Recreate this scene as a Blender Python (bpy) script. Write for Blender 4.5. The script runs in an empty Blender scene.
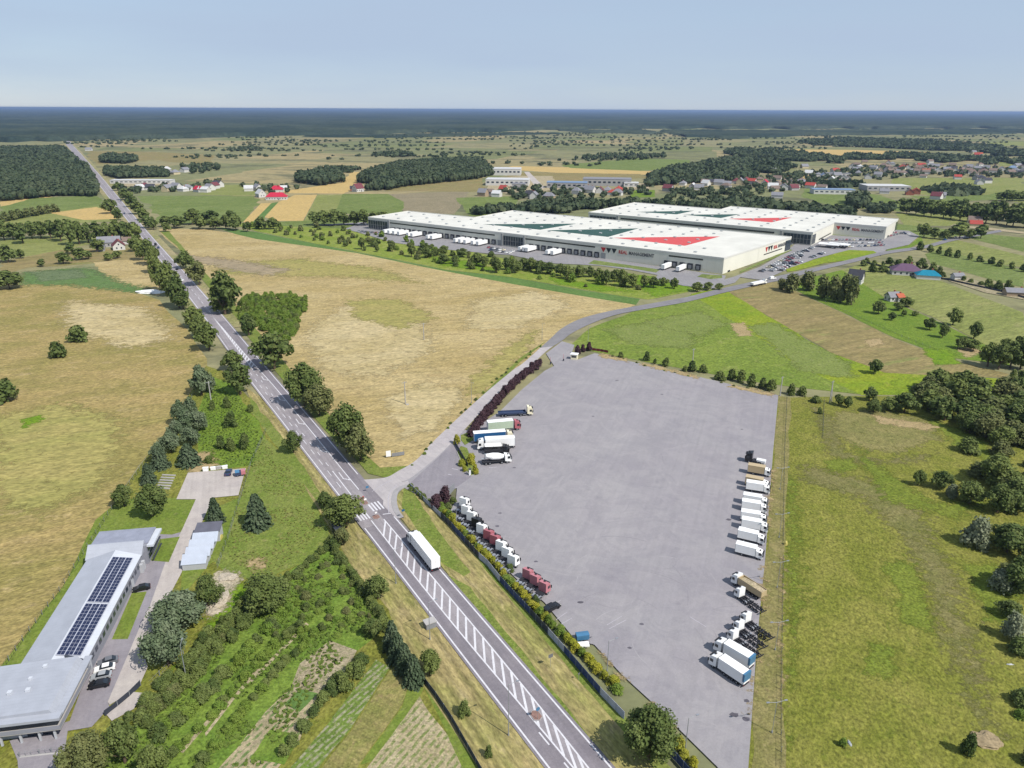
import bpy, bmesh, math, random
import numpy as np
from mathutils import Vector, Matrix, noise as mnoise
from mathutils.geometry import tessellate_polygon
R = math.radians
random.seed(7); rng = np.random.default_rng(7)
SC = bpy.context.scene
COL = SC.collection

# ---------------------------------------------------------------- camera
F, HY, ROLL, H = 735.0, 109.3, 0.27, 110.0
PITCH = math.atan((384 - HY) / F)
cam = bpy.data.cameras.new('camera'); cam.sensor_width = 36; cam.sensor_fit = 'HORIZONTAL'
cam.lens = F / 1024 * 36; cam.clip_start = 1; cam.clip_end = 120000
camo = bpy.data.objects.new('camera', cam); COL.objects.link(camo)
camo.matrix_world = (Matrix.Translation((0, 0, H)) @ Matrix.Rotation(math.pi / 2 - PITCH, 4, 'X')
                     @ Matrix.Rotation(R(ROLL), 4, 'Z'))
SC.camera = camo

# ---------------------------------------------------------------- light
SUN_AZ = R(-39)      # direction towards the sun, measured from +X
SUN_EL = R(49)
SC.world = bpy.data.worlds.new('World'); SC.world.use_nodes = True
wn = SC.world.node_tree; bg = wn.nodes['Background']
sky = wn.nodes.new('ShaderNodeTexSky'); sky.sky_type = 'NISHITA'; sky.sun_disc = False
sky.sun_elevation = SUN_EL; sky.sun_rotation = math.pi / 2 - SUN_AZ
sky.altitude = 100; sky.air_density = 1.0; sky.dust_density = 0.15; sky.ozone_density = 3.0
# thin high veil of cloud: most of the blue is paled to an even grey blue, with faint streaks
def _n(k): return wn.nodes.new('ShaderNode' + k)
tc = _n('TexCoord'); mp = _n('Mapping'); mp.inputs['Scale'].default_value = (1.2, 1.2, 9); ns = _n('TexNoise'); ns.inputs['Scale'].default_value = 1.4; ns.inputs['Detail'].default_value = 5
wn.links.new(tc.outputs['Generated'], mp.inputs[0]); wn.links.new(mp.outputs[0], ns.inputs['Vector'])
mr = _n('MapRange'); mr.inputs[1].default_value = .3; mr.inputs[2].default_value = .7; mr.inputs[3].default_value = .66; mr.inputs[4].default_value = .96; wn.links.new(ns.outputs[0], mr.inputs[0])
vm = _n('Mix'); vm.data_type = 'RGBA'; wn.links.new(mr.outputs[0], vm.inputs[0]); wn.links.new(sky.outputs[0], vm.inputs[6]); vm.inputs[7].default_value = (3.75, 4.65, 6.05, 1)
wn.links.new(vm.outputs[2], bg.inputs[0]); bg.inputs[1].default_value = 0.085
sl = bpy.data.lights.new('sun', 'SUN'); sl.energy = 4.2; sl.angle = R(0.5); sl.color = (1, .955, .89)
so = bpy.data.objects.new('sun', sl); COL.objects.link(so)
sd = Vector((math.cos(SUN_EL) * math.cos(SUN_AZ), math.cos(SUN_EL) * math.sin(SUN_AZ), math.sin(SUN_EL)))
so.rotation_euler = sd.to_track_quat('Z', 'Y').to_euler()
vs = SC.view_settings
vs.view_transform = 'Standard'; vs.look = 'None'; vs.gamma = 1; vs.use_curve_mapping = False
vs.exposure = 0.5
SC.render.engine = 'CYCLES'
SC.cycles.use_denoising = True
SC.cycles.max_bounces = 5; SC.cycles.diffuse_bounces = 2; SC.cycles.glossy_bounces = 2
SC.cycles.transparent_max_bounces = 12; SC.cycles.volume_bounces = 0; SC.cycles.transmission_bounces = 2
SC.cycles.use_adaptive_sampling = True

def haze_box():
    m = bpy.data.materials.new('haze'); m.use_nodes = True; t = m.node_tree; t.nodes.remove(t.nodes['Principled BSDF'])
    v = t.nodes.new('ShaderNodeVolumePrincipled'); v.inputs['Color'].default_value = (.33, .46, .71, 1); v.inputs['Density'].default_value = 5.5e-5; v.inputs['Anisotropy'].default_value = .2
    t.links.new(v.outputs[0], t.nodes['Material Output'].inputs['Volume'])
    bm = bmesh.new(); bmesh.ops.create_cube(bm, size=1)
    for q in bm.verts: q.co = Vector((q.co.x * 124000, q.co.y * 124000, -3 if q.co.z < 0 else 114))
    me = bpy.data.meshes.new('haze'); bm.to_mesh(me); bm.free(); me.materials.append(m)
    o = bpy.data.objects.new('haze', me); COL.objects.link(o); o['kind'] = 'stuff'; o['label'] = 'thin summer haze over the whole plain'
haze_box()

# ---------------------------------------------------------------- survey: photo measurements to metres
CR, SR = math.cos(R(ROLL)), math.sin(R(ROLL)); CP, SP = math.cos(PITCH), math.sin(PITCH)
def ray(u, v):
    a, b = u - 512, v - 384
    a, b = a * CR + b * SR, -a * SR + b * CR
    return a, F * CP - b * SP, -(b * CP + F * SP)
def G(u, v, z=0.0):
    x, y, d = ray(u, v); k = (z - H) / d
    return Vector((x * k, y * k, z))
def Zat(u, v, Y):
    x, y, d = ray(u, v); return H + d * Y / y
def mpp(u, v):                       # metres per photo pixel at a ground spot
    g = G(u, v); return math.sqrt(g.x ** 2 + g.y ** 2 + H * H) / math.sqrt(F * F + (u - 512) ** 2 + (v - 384) ** 2)
def inv(p):                          # world -> photo
    x, y, z = p[0], p[1], p[2] - H
    dep = y * CP - z * SP; up = y * SP + z * CP
    a, b = F * x / dep, -F * up / dep
    return 512 + a * CR - b * SR, 384 + a * SR + b * CR

# ---------------------------------------------------------------- materials
def lin(c):
    c /= 255.0
    return c / 12.92 if c <= .04045 else ((c + .055) / 1.055) ** 2.4
def A(r, g, b, k=1.62):
    return tuple(min(.82, lin(x) / k) for x in (r, g, b)) + (1,)
MATS = {}
def nt(name):
    m = bpy.data.materials.new(name); m.use_nodes = True
    t = m.node_tree; b = t.nodes['Principled BSDF']
    b.inputs['Specular IOR Level'].default_value = .25
    MATS[name] = m
    return m, t, b
def N(t, kind, **kw):
    n = t.nodes.new('ShaderNode' + kind)
    for k, v in kw.items():
        if k in n.inputs.keys(): n.inputs[k].default_value = v
        else: setattr(n, k, v)
    return n
def mixc(t, fac, a, b, mode='MIX'):
    n = t.nodes.new('ShaderNodeMix'); n.data_type = 'RGBA'; n.blend_type = mode
    for i, v in ((0, fac), (6, a), (7, b)):
        if hasattr(v, 'is_linked') or isinstance(v, bpy.types.NodeSocket): t.links.new(v, n.inputs[i])
        else: n.inputs[i].default_value = v
    return n.outputs[2]
def rmap(t, s, a, b, c=0., d=1.):
    n = N(t, 'MapRange'); t.links.new(s, n.inputs[0])
    for i, v in enumerate((a, b, c, d)): n.inputs[i + 1].default_value = v
    return n.outputs[0]
def mnoise_tex(t, vec, scale, detail=3, rough=.55, dist=0.):
    n = N(t, 'TexNoise', Scale=scale, Detail=detail, Roughness=rough, Distortion=dist)
    t.links.new(vec, n.inputs['Vector']); return n.outputs[0]
def wpos(t, rot=0., sx=1., sy=1.):
    g = N(t, 'NewGeometry'); mp = N(t, 'Mapping'); mp.vector_type = 'POINT'
    r = N(t, 'VectorRotate'); r.rotation_type = 'Z_AXIS'; r.inputs['Angle'].default_value = rot
    t.links.new(g.outputs['Position'], r.inputs['Vector']); t.links.new(r.outputs[0], mp.inputs['Vector'])
    mp.inputs['Scale'].default_value = (sx, sy, 1); return mp.outputs[0]
def field(name, c1, c2, c3=None, big=40., mid=7., fine=.8, rot=0., stretch=1., streak=0., streak_w=2.5, soft=False, fineamt=.35, rowgap=0., rowcol=None, rowamt=.6, bump=.5, k3=(.56, .7)):
    """cover of one field: two broad tones, scattered patches of a third, fine blades, optional mowing streaks or sown rows"""
    m, t, b = nt(name)
    P = wpos(t, rot, 1, 1 / stretch)
    n1 = mnoise_tex(t, P, 1 / big, 4, .6, .4); col = mixc(t, rmap(t, n1, .38, .62), A(*c1), A(*c2))
    if c3:
        n2 = mnoise_tex(t, P, 1 / mid, 5, .65, .6); col = mixc(t, rmap(t, n2, k3[0], k3[1], 0, .85), col, A(*c3))
    n4 = mnoise_tex(t, P, 1 / (mid * .45), 3, .6); col = mixc(t, 1.0, col, mixc(t, rmap(t, n4, .3, .7), (.78, .8, .78, 1), (1.2, 1.18, 1.15, 1)), 'MULTIPLY')
    if streak:
        P2 = wpos(t, rot, 1, .03)
        n5 = mnoise_tex(t, P2, 1 / streak_w, 3, .6)
        col = mixc(t, 1.0, col, mixc(t, rmap(t, n5, .35, .65), (1 - streak,) * 3 + (1,), (1 + streak,) * 3 + (1,)), 'MULTIPLY')
    if rowgap:
        P3 = wpos(t, rot)
        w = N(t, 'TexWave', Scale=1.0 / rowgap * .3183 * 3.14159 / 2 * .64, Distortion=1.2, Detail=2); w.inputs['Detail Scale'].default_value = 1.5
        t.links.new(P3, w.inputs['Vector'])
        mm_ = N(t, 'Math', operation='MULTIPLY'); t.links.new(rmap(t, w.outputs[1], .45, .65, 0, rowamt), mm_.inputs[0]); t.links.new(rmap(t, mnoise_tex(t, P3, 1 / 1.3, 4, .7), .42, .55), mm_.inputs[1])
        col = mixc(t, mm_.outputs[0], col, A(*rowcol))
    n3 = mnoise_tex(t, P, 1 / fine, 3, .7)
    col = mixc(t, 1.0, col, mixc(t, rmap(t, n3, .3, .7), (1 - fineamt,) * 3 + (1,), (1 + fineamt, 1 + fineamt, 1 + fineamt * .9, 1)), 'MULTIPLY')
    t.links.new(col, b.inputs['Base Color']); b.inputs['Roughness'].default_value = .95
    b.inputs['Specular IOR Level'].default_value = .1
    bp = N(t, 'Bump', Strength=bump, Distance=fine * .5); t.links.new(n3, bp.inputs['Height']); t.links.new(bp.outputs[0], b.inputs['Normal'])
    if soft:
        at = N(t, 'Attribute'); at.attribute_name = 'edge'
        a = N(t, 'Math', operation='ADD'); t.links.new(at.outputs['Fac'], a.inputs[0])
        Ps = wpos(t); ns = mnoise_tex(t, Ps, 1 / (fine * 5), 5, .75); t.links.new(rmap(t, ns, .25, .75, -.75, .75), a.inputs[1])
        fac = rmap(t, a.outputs[0], .35, .75)
        tr = N(t, 'BsdfTransparent'); mx = N(t, 'MixShader'); t.links.new(fac, mx.inputs[0])
        t.links.new(tr.outputs[0], mx.inputs[1]); t.links.new(b.outputs[0], mx.inputs[2])
        t.links.new(mx.outputs[0], t.nodes['Material Output'].inputs[0])
    return m
def flat(name, c, rough=.7, spec=.3, metal=0., var=.08, vs_=.5, bump=0., k=1.62, seam=0., axis=0, sdark=.82):
    """paint, metal, concrete: one colour with faint wear"""
    m, t, b = nt(name)
    g = N(t, 'TexCoord'); n = mnoise_tex(t, g.outputs['Object'], vs_, 4, .6)
    c = A(*c, k=k)
    lo = tuple(x * (1 - var) for x in c[:3]) + (1,); hi = tuple(min(.9, x * (1 + var)) for x in c[:3]) + (1,)
    col = mixc(t, rmap(t, n, .3, .7), lo, hi)
    if seam:      # sheet joints every few metres
        sx = N(t, 'SeparateXYZ'); t.links.new(g.outputs['Object'], sx.inputs[0])
        mo = N(t, 'Math', operation='PINGPONG'); t.links.new(sx.outputs[axis], mo.inputs[0]); mo.inputs[1].default_value = seam / 2
        col = mixc(t, 1., col, mixc(t, rmap(t, mo.outputs[0], 0, .12 if seam < 2 else .22), (sdark,) * 3 + (1,), (1, 1, 1, 1)), 'MULTIPLY')
    t.links.new(col, b.inputs['Base Color'])
    b.inputs['Roughness'].default_value = rough; b.inputs['Specular IOR Level'].default_value = spec; b.inputs['Metallic'].default_value = metal
    if bump:
        bp = N(t, 'Bump', Strength=bump, Distance=.1); t.links.new(n, bp.inputs['Height']); t.links.new(bp.outputs[0], b.inputs['Normal'])
    return m
def asphalt(name, c1, c2, c3, rot=0., big=30., streak=.05, fineamt=.07):
    m, t, b = nt(name)
    P = wpos(t, rot); n1 = mnoise_tex(t, P, 1 / big, 5, .65, 1.5); col = mixc(t, rmap(t, n1, .35, .65), A(*c1), A(*c2))
    n2 = mnoise_tex(t, P, 1 / 4., 5, .7, 1.); col = mixc(t, rmap(t, n2, .56, .72, 0, .5), col, A(*c3))
    P2 = wpos(t, rot, 1, .02); n5 = mnoise_tex(t, P2, .9, 2, .6)
    col = mixc(t, 1.0, col, mixc(t, rmap(t, n5, .35, .65), (1 - streak,) * 3 + (1,), (1 + streak,) * 3 + (1,)), 'MULTIPLY')
    n6 = mnoise_tex(t, P, 1 / 16., 5, .7, 3.5); col = mixc(t, 1.0, col, mixc(t, rmap(t, n6, .46, .54), (.955, .955, .96, 1), (1.03, 1.03, 1.02, 1)), 'MULTIPLY')
    n7 = mnoise_tex(t, P, 1 / 60., 3, .6, 2.); col = mixc(t, 1.0, col, mixc(t, rmap(t, n7, .35, .65), (.95, .945, .96, 1), (1.04, 1.045, 1.03, 1)), 'MULTIPLY')
    n3 = mnoise_tex(t, P, 2.2, 3, .7); col = mixc(t, 1.0, col, mixc(t, rmap(t, n3, .3, .7), (1 - fineamt,) * 3 + (1,), (1 + fineamt,) * 3 + (1,)), 'MULTIPLY')
    t.links.new(col, b.inputs['Base Color']); b.inputs['Roughness'].default_value = .9; b.inputs['Specular IOR Level'].default_value = .2
    return m

# ---------------------------------------------------------------- mesh and naming helpers
def link(o, parent=None):
    COL.objects.link(o)
    if parent is not None: o.parent = parent
    return o
def obj(name, bm, mat, parent=None, smooth=False):
    me = bm if isinstance(bm, bpy.types.Mesh) else bpy.data.meshes.new(name)
    if not isinstance(bm, bpy.types.Mesh):
        bm.to_mesh(me); bm.free()
        for mm in (mat if isinstance(mat, (list, tuple)) else [mat]): me.materials.append(mm)
        if smooth:
            for p in me.polygons: p.use_smooth = True
    return link(bpy.data.objects.new(name, me), parent)
def empty(name, loc=(0, 0, 0), rz=0., scale=None):
    o = bpy.data.objects.new(name, None); o.location = loc; o.rotation_euler = (0, 0, rz); o.empty_display_size = .5
    if scale: o.scale = scale
    return link(o)
def tag(o, label, cat, group=None, kind=None):
    if label: o['label'] = label
    if cat: o['category'] = cat
    if group: o['group'] = group
    if kind: o['kind'] = kind
    return o
def copy_tree(o, parent=None):
    c = o.copy(); COL.objects.link(c); c.parent = parent
    for ch in o.children: copy_tree(ch, c)
    return c
def npmesh(name, verts, faces, mat, uv=None):
    """verts (n,3) float, faces (m,k) int"""
    me = bpy.data.meshes.new(name); verts = np.asarray(verts, np.float32); faces = np.asarray(faces, np.int32)
    k = faces.shape[1]
    me.vertices.add(len(verts)); me.vertices.foreach_set('co', verts.ravel())
    me.loops.add(faces.size); me.loops.foreach_set('vertex_index', faces.ravel())
    me.polygons.add(len(faces)); me.polygons.foreach_set('loop_start', np.arange(0, faces.size, k, dtype=np.int32))
    me.polygons.foreach_set('loop_total', np.full(len(faces), k, np.int32))
    me.update(calc_edges=True); me.materials.append(mat); return me
def box(bm, x0, x1, y0, y1, z0, z1, mi=0, M=None):
    vs_ = [Vector((x, y, z)) for z in (z0, z1) for y in (y0, y1) for x in (x0, x1)]
    if M is not None: vs_ = [M @ v for v in vs_]
    v = [bm.verts.new(p) for p in vs_]
    for f in ((0, 2, 3, 1), (4, 5, 7, 6), (0, 1, 5, 4), (2, 6, 7, 3), (0, 4, 6, 2), (1, 3, 7, 5)):
        bm.faces.new([v[i] for i in f]).material_index = mi
def prism(bm, pts, z0, z1, mi=0, top=True):
    """vertical extrusion of a plan outline (list of xy); z1 may be a list per point"""
    n = len(pts); z1s = z1 if isinstance(z1, (list, tuple)) else [z1] * n
    area = sum(pts[i][0] * pts[(i + 1) % n][1] - pts[(i + 1) % n][0] * pts[i][1] for i in range(n))
    if area < 0: pts = pts[::-1]; z1s = z1s[::-1]
    a = [bm.verts.new((p[0], p[1], z0)) for p in pts]; b = [bm.verts.new((p[0], p[1], z)) for p, z in zip(pts, z1s)]
    for i in range(n):
        j = (i + 1) % n; bm.faces.new((a[i], a[j], b[j], b[i])).material_index = mi
    if top: bm.faces.new(b).material_index = mi
    bm.faces.new(a[::-1]).material_index = mi
def profile(bm, pts, x0, x1, mi=0, M=None, axis='X'):
    """extrude an outline given in (y,z) along x, or in (x,z) along y"""
    def mk(p, t):
        v = Vector((t, p[0], p[1])) if axis == 'X' else Vector((p[0], t, p[1]))
        return bm.verts.new(M @ v if M is not None else v)
    a = [mk(p, x0) for p in pts]; b = [mk(p, x1) for p in pts]; n = len(pts)
    fs = []
    for i in range(n):
        j = (i + 1) % n; fs.append(bm.faces.new((a[i], a[j], b[j], b[i])))
    fs.append(bm.faces.new(a[::-1])); fs.append(bm.faces.new(b))
    for f in fs: f.material_index = mi
    bmesh.ops.recalc_face_normals(bm, faces=fs)
def tube(bm, p, q, r0, r1=None, seg=8, mi=0):
    p, q = Vector(p), Vector(q); r1 = r0 if r1 is None else r1
    d = (q - p).normalized(); a = d.orthogonal().normalized(); b = d.cross(a)
    c0 = [bm.verts.new(p + (a * math.cos(t) + b * math.sin(t)) * r0) for t in [2 * math.pi * i / seg for i in range(seg)]]
    c1 = [bm.verts.new(q + (a * math.cos(t) + b * math.sin(t)) * r1) for t in [2 * math.pi * i / seg for i in range(seg)]]
    for i in range(seg):
        j = (i + 1) % seg; bm.faces.new((c0[i], c0[j], c1[j], c1[i])).material_index = mi
    bm.faces.new(c0[::-1]).material_index = mi; bm.faces.new(c1).material_index = mi
def ragged(pts, amp, step):
    out = []
    for i, p in enumerate(pts):
        q = pts[(i + 1) % len(pts)]; L = (q - p).length; n = max(1, min(60, int(L / step)))
        for k in range(n):
            s = p.lerp(q, k / n); nz = mnoise.noise_vector(Vector((s.x / (step * 2), s.y / (step * 2), 3.3)))
            out.append(Vector((s.x + nz.x * amp, s.y + nz.y * amp, 0)))
    return out
LAYER = [0]
def patch(name, mat, px, rag=0.06, z=None, world=False, soft=False):
    """one sheet of ground cover; the outline comes from surveyed corner points"""
    pts = [Vector((p[0], p[1], 0)) for p in px] if world else [G(u, v) for u, v in px]
    cx = sum((p for p in pts), Vector()) / len(pts); size = max((p - cx).length for p in pts)
    dist = cx.length
    LAYER[0] += 1
    zz = z if z is not None else .01 + LAYER[0] * .0016
    if rag: pts = ragged(pts, min(size * rag, dist * .012), max(2.0, size * .08))
    bm = bmesh.new()
    if soft:      # a fading sheet: a grid whose 'edge' value falls to 0 across the outline
        X = np.array([(p.x, p.y) for p in pts]); lo_, hi_ = X.min(0), X.max(0); ar = hi_ - lo_
        cell = max(.8, math.sqrt(ar[0] * ar[1]) / 30); mg = cell * 2.2
        nx, ny = int((ar[0] + 2 * mg) / cell) + 2, int((ar[1] + 2 * mg) / cell) + 2
        gx, gy = np.meshgrid(lo_[0] - mg + np.arange(nx) * cell, lo_[1] - mg + np.arange(ny) * cell, indexing='ij')
        sd_ = np.full(gx.shape, 1e9); ins = np.zeros(gx.shape, bool); n = len(X)
        for i in range(n):
            p, q = X[i], X[(i + 1) % n]; d = q - p; L2 = max(1e-9, d @ d)
            tt = np.clip(((gx - p[0]) * d[0] + (gy - p[1]) * d[1]) / L2, 0, 1)
            sd_ = np.minimum(sd_, np.hypot(gx - p[0] - tt * d[0], gy - p[1] - tt * d[1]))
            if p[1] != q[1]: ins ^= ((p[1] > gy) != (q[1] > gy)) & (gx < (q[0] - p[0]) * (gy - p[1]) / (q[1] - p[1]) + p[0])
        e = np.where(ins, sd_, -sd_) / mg * .5 + .35
        ids = np.arange(nx * ny).reshape(nx, ny); ok = e > -.4
        fc = np.stack([ids[:-1, :-1], ids[1:, :-1], ids[1:, 1:], ids[:-1, 1:]], -1)[ok[:-1, :-1] | ok[1:, :-1] | ok[1:, 1:] | ok[:-1, 1:]]
        me = npmesh(name, np.stack([gx, gy, np.full(gx.shape, zz)], -1).reshape(-1, 3), fc, mat)
        at = me.attributes.new('edge', 'FLOAT', 'POINT'); at.data.foreach_set('value', np.clip(e, -.5, 1.).astype(np.float32).ravel())
        bm.free(); o = obj(name, me, mat)
    else:
        v = [bm.verts.new((p.x, p.y, zz)) for p in pts]
        for tri in tessellate_polygon([[p for p in pts]]):
            try: bm.faces.new([v[i] for i in tri])
            except ValueError: pass
        bm.normal_update()
        for f in list(bm.faces):
            if f.normal.z < 0: f.normal_flip()
        o = obj(name, bm, mat)
    o['kind'] = 'structure'; return o
def ribbon(name, mat, left, right, z, kind='structure', parent=None):
    bm = bmesh.new(); a = [bm.verts.new((p.x, p.y, z)) for p in left]; b = [bm.verts.new((p.x, p.y, z)) for p in right]
    for i in range(len(a) - 1): bm.faces.new((a[i], b[i], b[i + 1], a[i + 1]))
    bm.normal_update()
    if sum(f.normal.z for f in bm.faces) < 0: bmesh.ops.reverse_faces(bm, faces=bm.faces)
    o = obj(name, bm, mat, parent)
    if kind: o['kind'] = kind
    return o
def catmull(pts, n=6):
    out = []; P = [pts[0] * 2 - pts[1]] + list(pts) + [pts[-1] * 2 - pts[-2]]
    for i in range(1, len(P) - 2):
        for k in range(n):
            t = k / n; a, b, c, d = P[i - 1], P[i], P[i + 1], P[i + 2]
            out.append(.5 * ((2 * b) + (c - a) * t + (2 * a - 5 * b + 4 * c - d) * t * t + (3 * b - a - 3 * c + d) * t ** 3))
    out.append(pts[-1].copy()); return out
def offset_line(c, w):
    """points of a centreline moved sideways by w (number or list); + is to the right of travel"""
    out = []
    for i, p in enumerate(c):
        a, b = c[max(0, i - 1)], c[min(len(c) - 1, i + 1)]; d = (b - a).normalized(); n = Vector((d.y, -d.x, 0))
        out.append(p + n * (w[i] if isinstance(w, (list, tuple)) else w))
    return out
# ================================================================ GROUND
def ground_material():
    m, t, b = nt('plain_cover')
    P = wpos(t, .25, .8, .45)
    v = N(t, 'TexVoronoi', Scale=1 / 170.); v.distance = 'CHEBYCHEV'; v.inputs['Randomness'].default_value = .8; t.links.new(P, v.inputs['Vector'])
    sp = N(t, 'SeparateColor'); t.links.new(v.outputs['Color'], sp.inputs[0])
    c = mixc(t, rmap(t, sp.outputs[0], .1, .9), A(160, 154, 118), A(138, 142, 104))
    c = mixc(t, rmap(t, sp.outputs[1], .6, .8, 0, .7), c, A(186, 168, 128))
    c = mixc(t, rmap(t, sp.outputs[2], .7, .85, 0, .7), c, A(130, 140, 92))
    n = mnoise_tex(t, wpos(t, .2, .5, 1), 1 / 90., 6, .7, 1.); c = mixc(t, rmap(t, n, .5, .6, 0, .8), c, A(112, 114, 92))
    n = mnoise_tex(t, wpos(t), 1 / 14., 5, .7); c = mixc(t, 1., c, mixc(t, rmap(t, n, .3, .7), (.78, .78, .78, 1), (1.2, 1.2, 1.18, 1)), 'MULTIPLY')
    t.links.new(c, b.inputs['Base Color']); b.inputs['Roughness'].default_value = 1; b.inputs['Specular IOR Level'].default_value = 0
    return m
bm = bmesh.new(); S = 60000.
for i in range(13):
    for j in range(13): bm.verts.new((-S + 2 * S * i / 12, -S + 2 * S * j / 12, 0))
bm.verts.ensure_lookup_table()
for i in range(12):
    for j in range(12): k = i * 13 + j; bm.faces.new((bm.verts[k], bm.verts[k + 13], bm.verts[k + 14], bm.verts[k + 1]))
o = obj('ground', bm, ground_material()); o['kind'] = 'structure'

RD = -R(30)   # bearing of the main road
f_dry_left = field('dry_grass_gold', (178, 157, 106), (155, 144, 88), (194, 172, 128), fineamt=.42, big=22, mid=4, fine=.6, rot=R(65), stretch=2.2, streak=.05)
f_dry_mid = field('dry_grass_straw', (200, 180, 134), (184, 164, 114), (172, 152, 110), fineamt=.4, big=30, mid=6, fine=.6, rot=R(75), stretch=2.6, streak=.05, k3=(.52, .68))
f_wheat = field('ripe_wheat', (214, 184, 122), (206, 178, 118), None, big=30, fine=1.5, rot=R(-30), streak=.03, fineamt=.12)
f_green = field('meadow_green', (128, 142, 82), (116, 132, 70), (146, 150, 98), big=30, mid=8, fine=1., rot=R(60), stretch=2, streak=.04)
f_lush = field('lush_green', (112, 138, 52), (124, 146, 56), (100, 124, 52), big=12, mid=4, fine=.7, fineamt=.4)
f_lushs = field('lush_green_soft', (112, 146, 38), (126, 154, 44), (96, 126, 42), big=12, mid=4, fine=.7, soft=True)
f_lushm = field('meadow_green_soft', (118, 132, 52), (128, 138, 58), (104, 118, 48), big=9, mid=3, fine=.6, fineamt=.5, soft=True)
f_stripe = field('clover_strip', (108, 138, 74), (100, 130, 68), None, big=30, mid=6, fine=.8, fineamt=.2)
f_yellowgreen = field('yellow_green_grass', (146, 160, 50), (128, 152, 46), (160, 160, 72), big=18, mid=5, fine=.8, rot=R(60), stretch=2)
f_brown = field('stubble_brown', (158, 142, 100), (146, 136, 90), (136, 148, 84), big=30, mid=10, fine=.8, rot=R(65), stretch=4, streak=.06)
f_hay = field('mown_hay', (148, 152, 92), (138, 146, 82), (164, 160, 108), big=26, mid=7, fine=.8, rot=R(62), stretch=4, streak=.07)
f_olive = field('rough_meadow', (126, 130, 56), (142, 140, 70), (110, 120, 46), big=9, mid=3, fine=.6, fineamt=.5, rot=R(20), stretch=1.4)
f_oliveT = field('rough_meadow_tan', (150, 142, 92), (134, 132, 80), (116, 120, 66), big=10, mid=4, fine=.6, fineamt=.45, soft=True)
f_oliveB = field('trodden_earth_grass', (136, 130, 84), (124, 124, 72), (150, 142, 98), big=8, mid=3, fine=.5, fineamt=.45, soft=True)
f_reed = field('grey_reeds', (120, 134, 98), (108, 124, 88), (130, 140, 110), big=10, mid=4, fine=.7, soft=True)
f_sage = field('sage_green', (112, 136, 84), (104, 132, 76), None, big=10, fine=.7, soft=True)
f_verge = field('mown_verge', (174, 158, 112), (152, 148, 90), (186, 170, 128), big=6, mid=2.4, fine=.5, rot=RD, stretch=3, streak=.24, streak_w=1.2)
f_vergeg = field('green_verge', (120, 138, 62), (134, 144, 74), (150, 148, 92), big=8, mid=3, fine=.5, fineamt=.35)
f_lawn = field('lawn', (118, 138, 58), (130, 144, 66), (140, 146, 84), big=10, mid=3, fine=.5, fineamt=.25)
f_soil = field('dry_soil', (188, 174, 148), (172, 158, 132), (120, 128, 80), big=5, mid=1.2, fine=.4, fineamt=.35, k3=(.5, .62))
f_sand = field('pale_soil', (196, 180, 152), (180, 166, 136), (132, 140, 88), big=6, mid=1.2, fine=.4, k3=(.55, .66))
f_garden = field('orchard_grass', (110, 138, 56), (126, 148, 64), (94, 118, 50), big=9, mid=3, fine=.6, fineamt=.4)
f_bare = field('bare_patch', (190, 168, 128), (176, 156, 116), (150, 144, 96), big=6, mid=2, fine=.5, soft=True)
f_plough = field('ploughed_grey', (158, 146, 120), (148, 138, 112), None, big=20, fine=1, rot=R(80), streak=.08)
f_rubble = field('rubble_ground', (196, 184, 162), (176, 164, 140), (140, 140, 100), big=5, mid=1.6, fine=.4, soft=True, fineamt=.5)

# ---- distance
patch('field', f_brown, [(88,151),(150,152),(215,155),(212,165),(150,160),(92,165)])
patch('field', f_wheat, [(0,199),(30,196.5),(52,197),(22,203),(0,207)])
patch('field', f_green, [(0,207),(35,198),(97,195.5),(106,206),(60,214),(0,220)])
patch('field', f_hay, [(0,222),(50,212),(107,205),(122,214),(118,221),(60,224),(0,227)])
patch('field', f_wheat, [(50,213),(96,207),(120,213),(116,219),(84,220)], .02)
patch('field', f_hay, [(0,239),(60,235),(108,233),(100,242),(40,255),(0,259)])
patch('field', f_brown, [(0,262),(60,250),(145,248),(154,262),(100,263),(30,268),(0,274)])
patch('field', f_dry_mid, [(95,262),(155,258),(168,285),(158,296),(110,284)])
patch('meadow', f_green, [(140,196),(250,196),(262,200),(244,222),(160,224),(150,210)])
patch('field', f_hay, [(196,186),(262,184),(262,196),(200,195)])
patch('field', f_wheat, [(278.7,202),(295,195),(317,194.7),(303,221),(277,221),(264,217)], 0)
patch('field', f_wheat, [(261,203.4),(271.6,202.9),(251.7,223),(243,222)], 0)
patch('field', f_stripe, [(271.6,203),(278.5,202),(265,216.5),(262,224),(252,223)], 0)
patch('field', f_hay, [(317.5,194.7),(345,194.5),(340,214),(303.5,222)], 0)
patch('field', f_green, [(343,194),(388,194),(405,202),(402,213),(334,214)], .02)
patch('field', f_plough, [(388,194),(470,191),(455,214),(402,214),(405,202)], .02)
patch('field', f_brown, [(384,191),(400,182),(482,177),(484,192)], .02)
patch('field', f_wheat, [(270,193),(340,183),(352,172),(372,172),(346,193.5)], .03)
patch('meadow', f_green, [(455,198),(520,196),(510,218),(470,216)], .03)
patch('field', f_wheat, [(512,166),(600,168),(660,172),(660,175),(560,173),(500,169)], .02)
patch('field', f_green, [(560,165),(640,158),(690,160),(690,168),(640,171),(570,168)], .03)
patch('field', f_brown, [(510,172),(640,174),(650,178),(560,182),(505,178)], .03)
patch('meadow', f_lush, [(635,190),(655,190),(655,197),(628,198)], .03)
patch('meadow', f_green, [(808,186),(880,195),(905,205),(905,212),(830,206),(800,196)], .03)
patch('field', f_wheat, [(785,176),(812,173),(800,187),(785,190)], .02)
patch('field', f_hay, [(895,178),(1024,178),(1024,203),(990,199),(940,197),(890,190)], .03)
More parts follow.
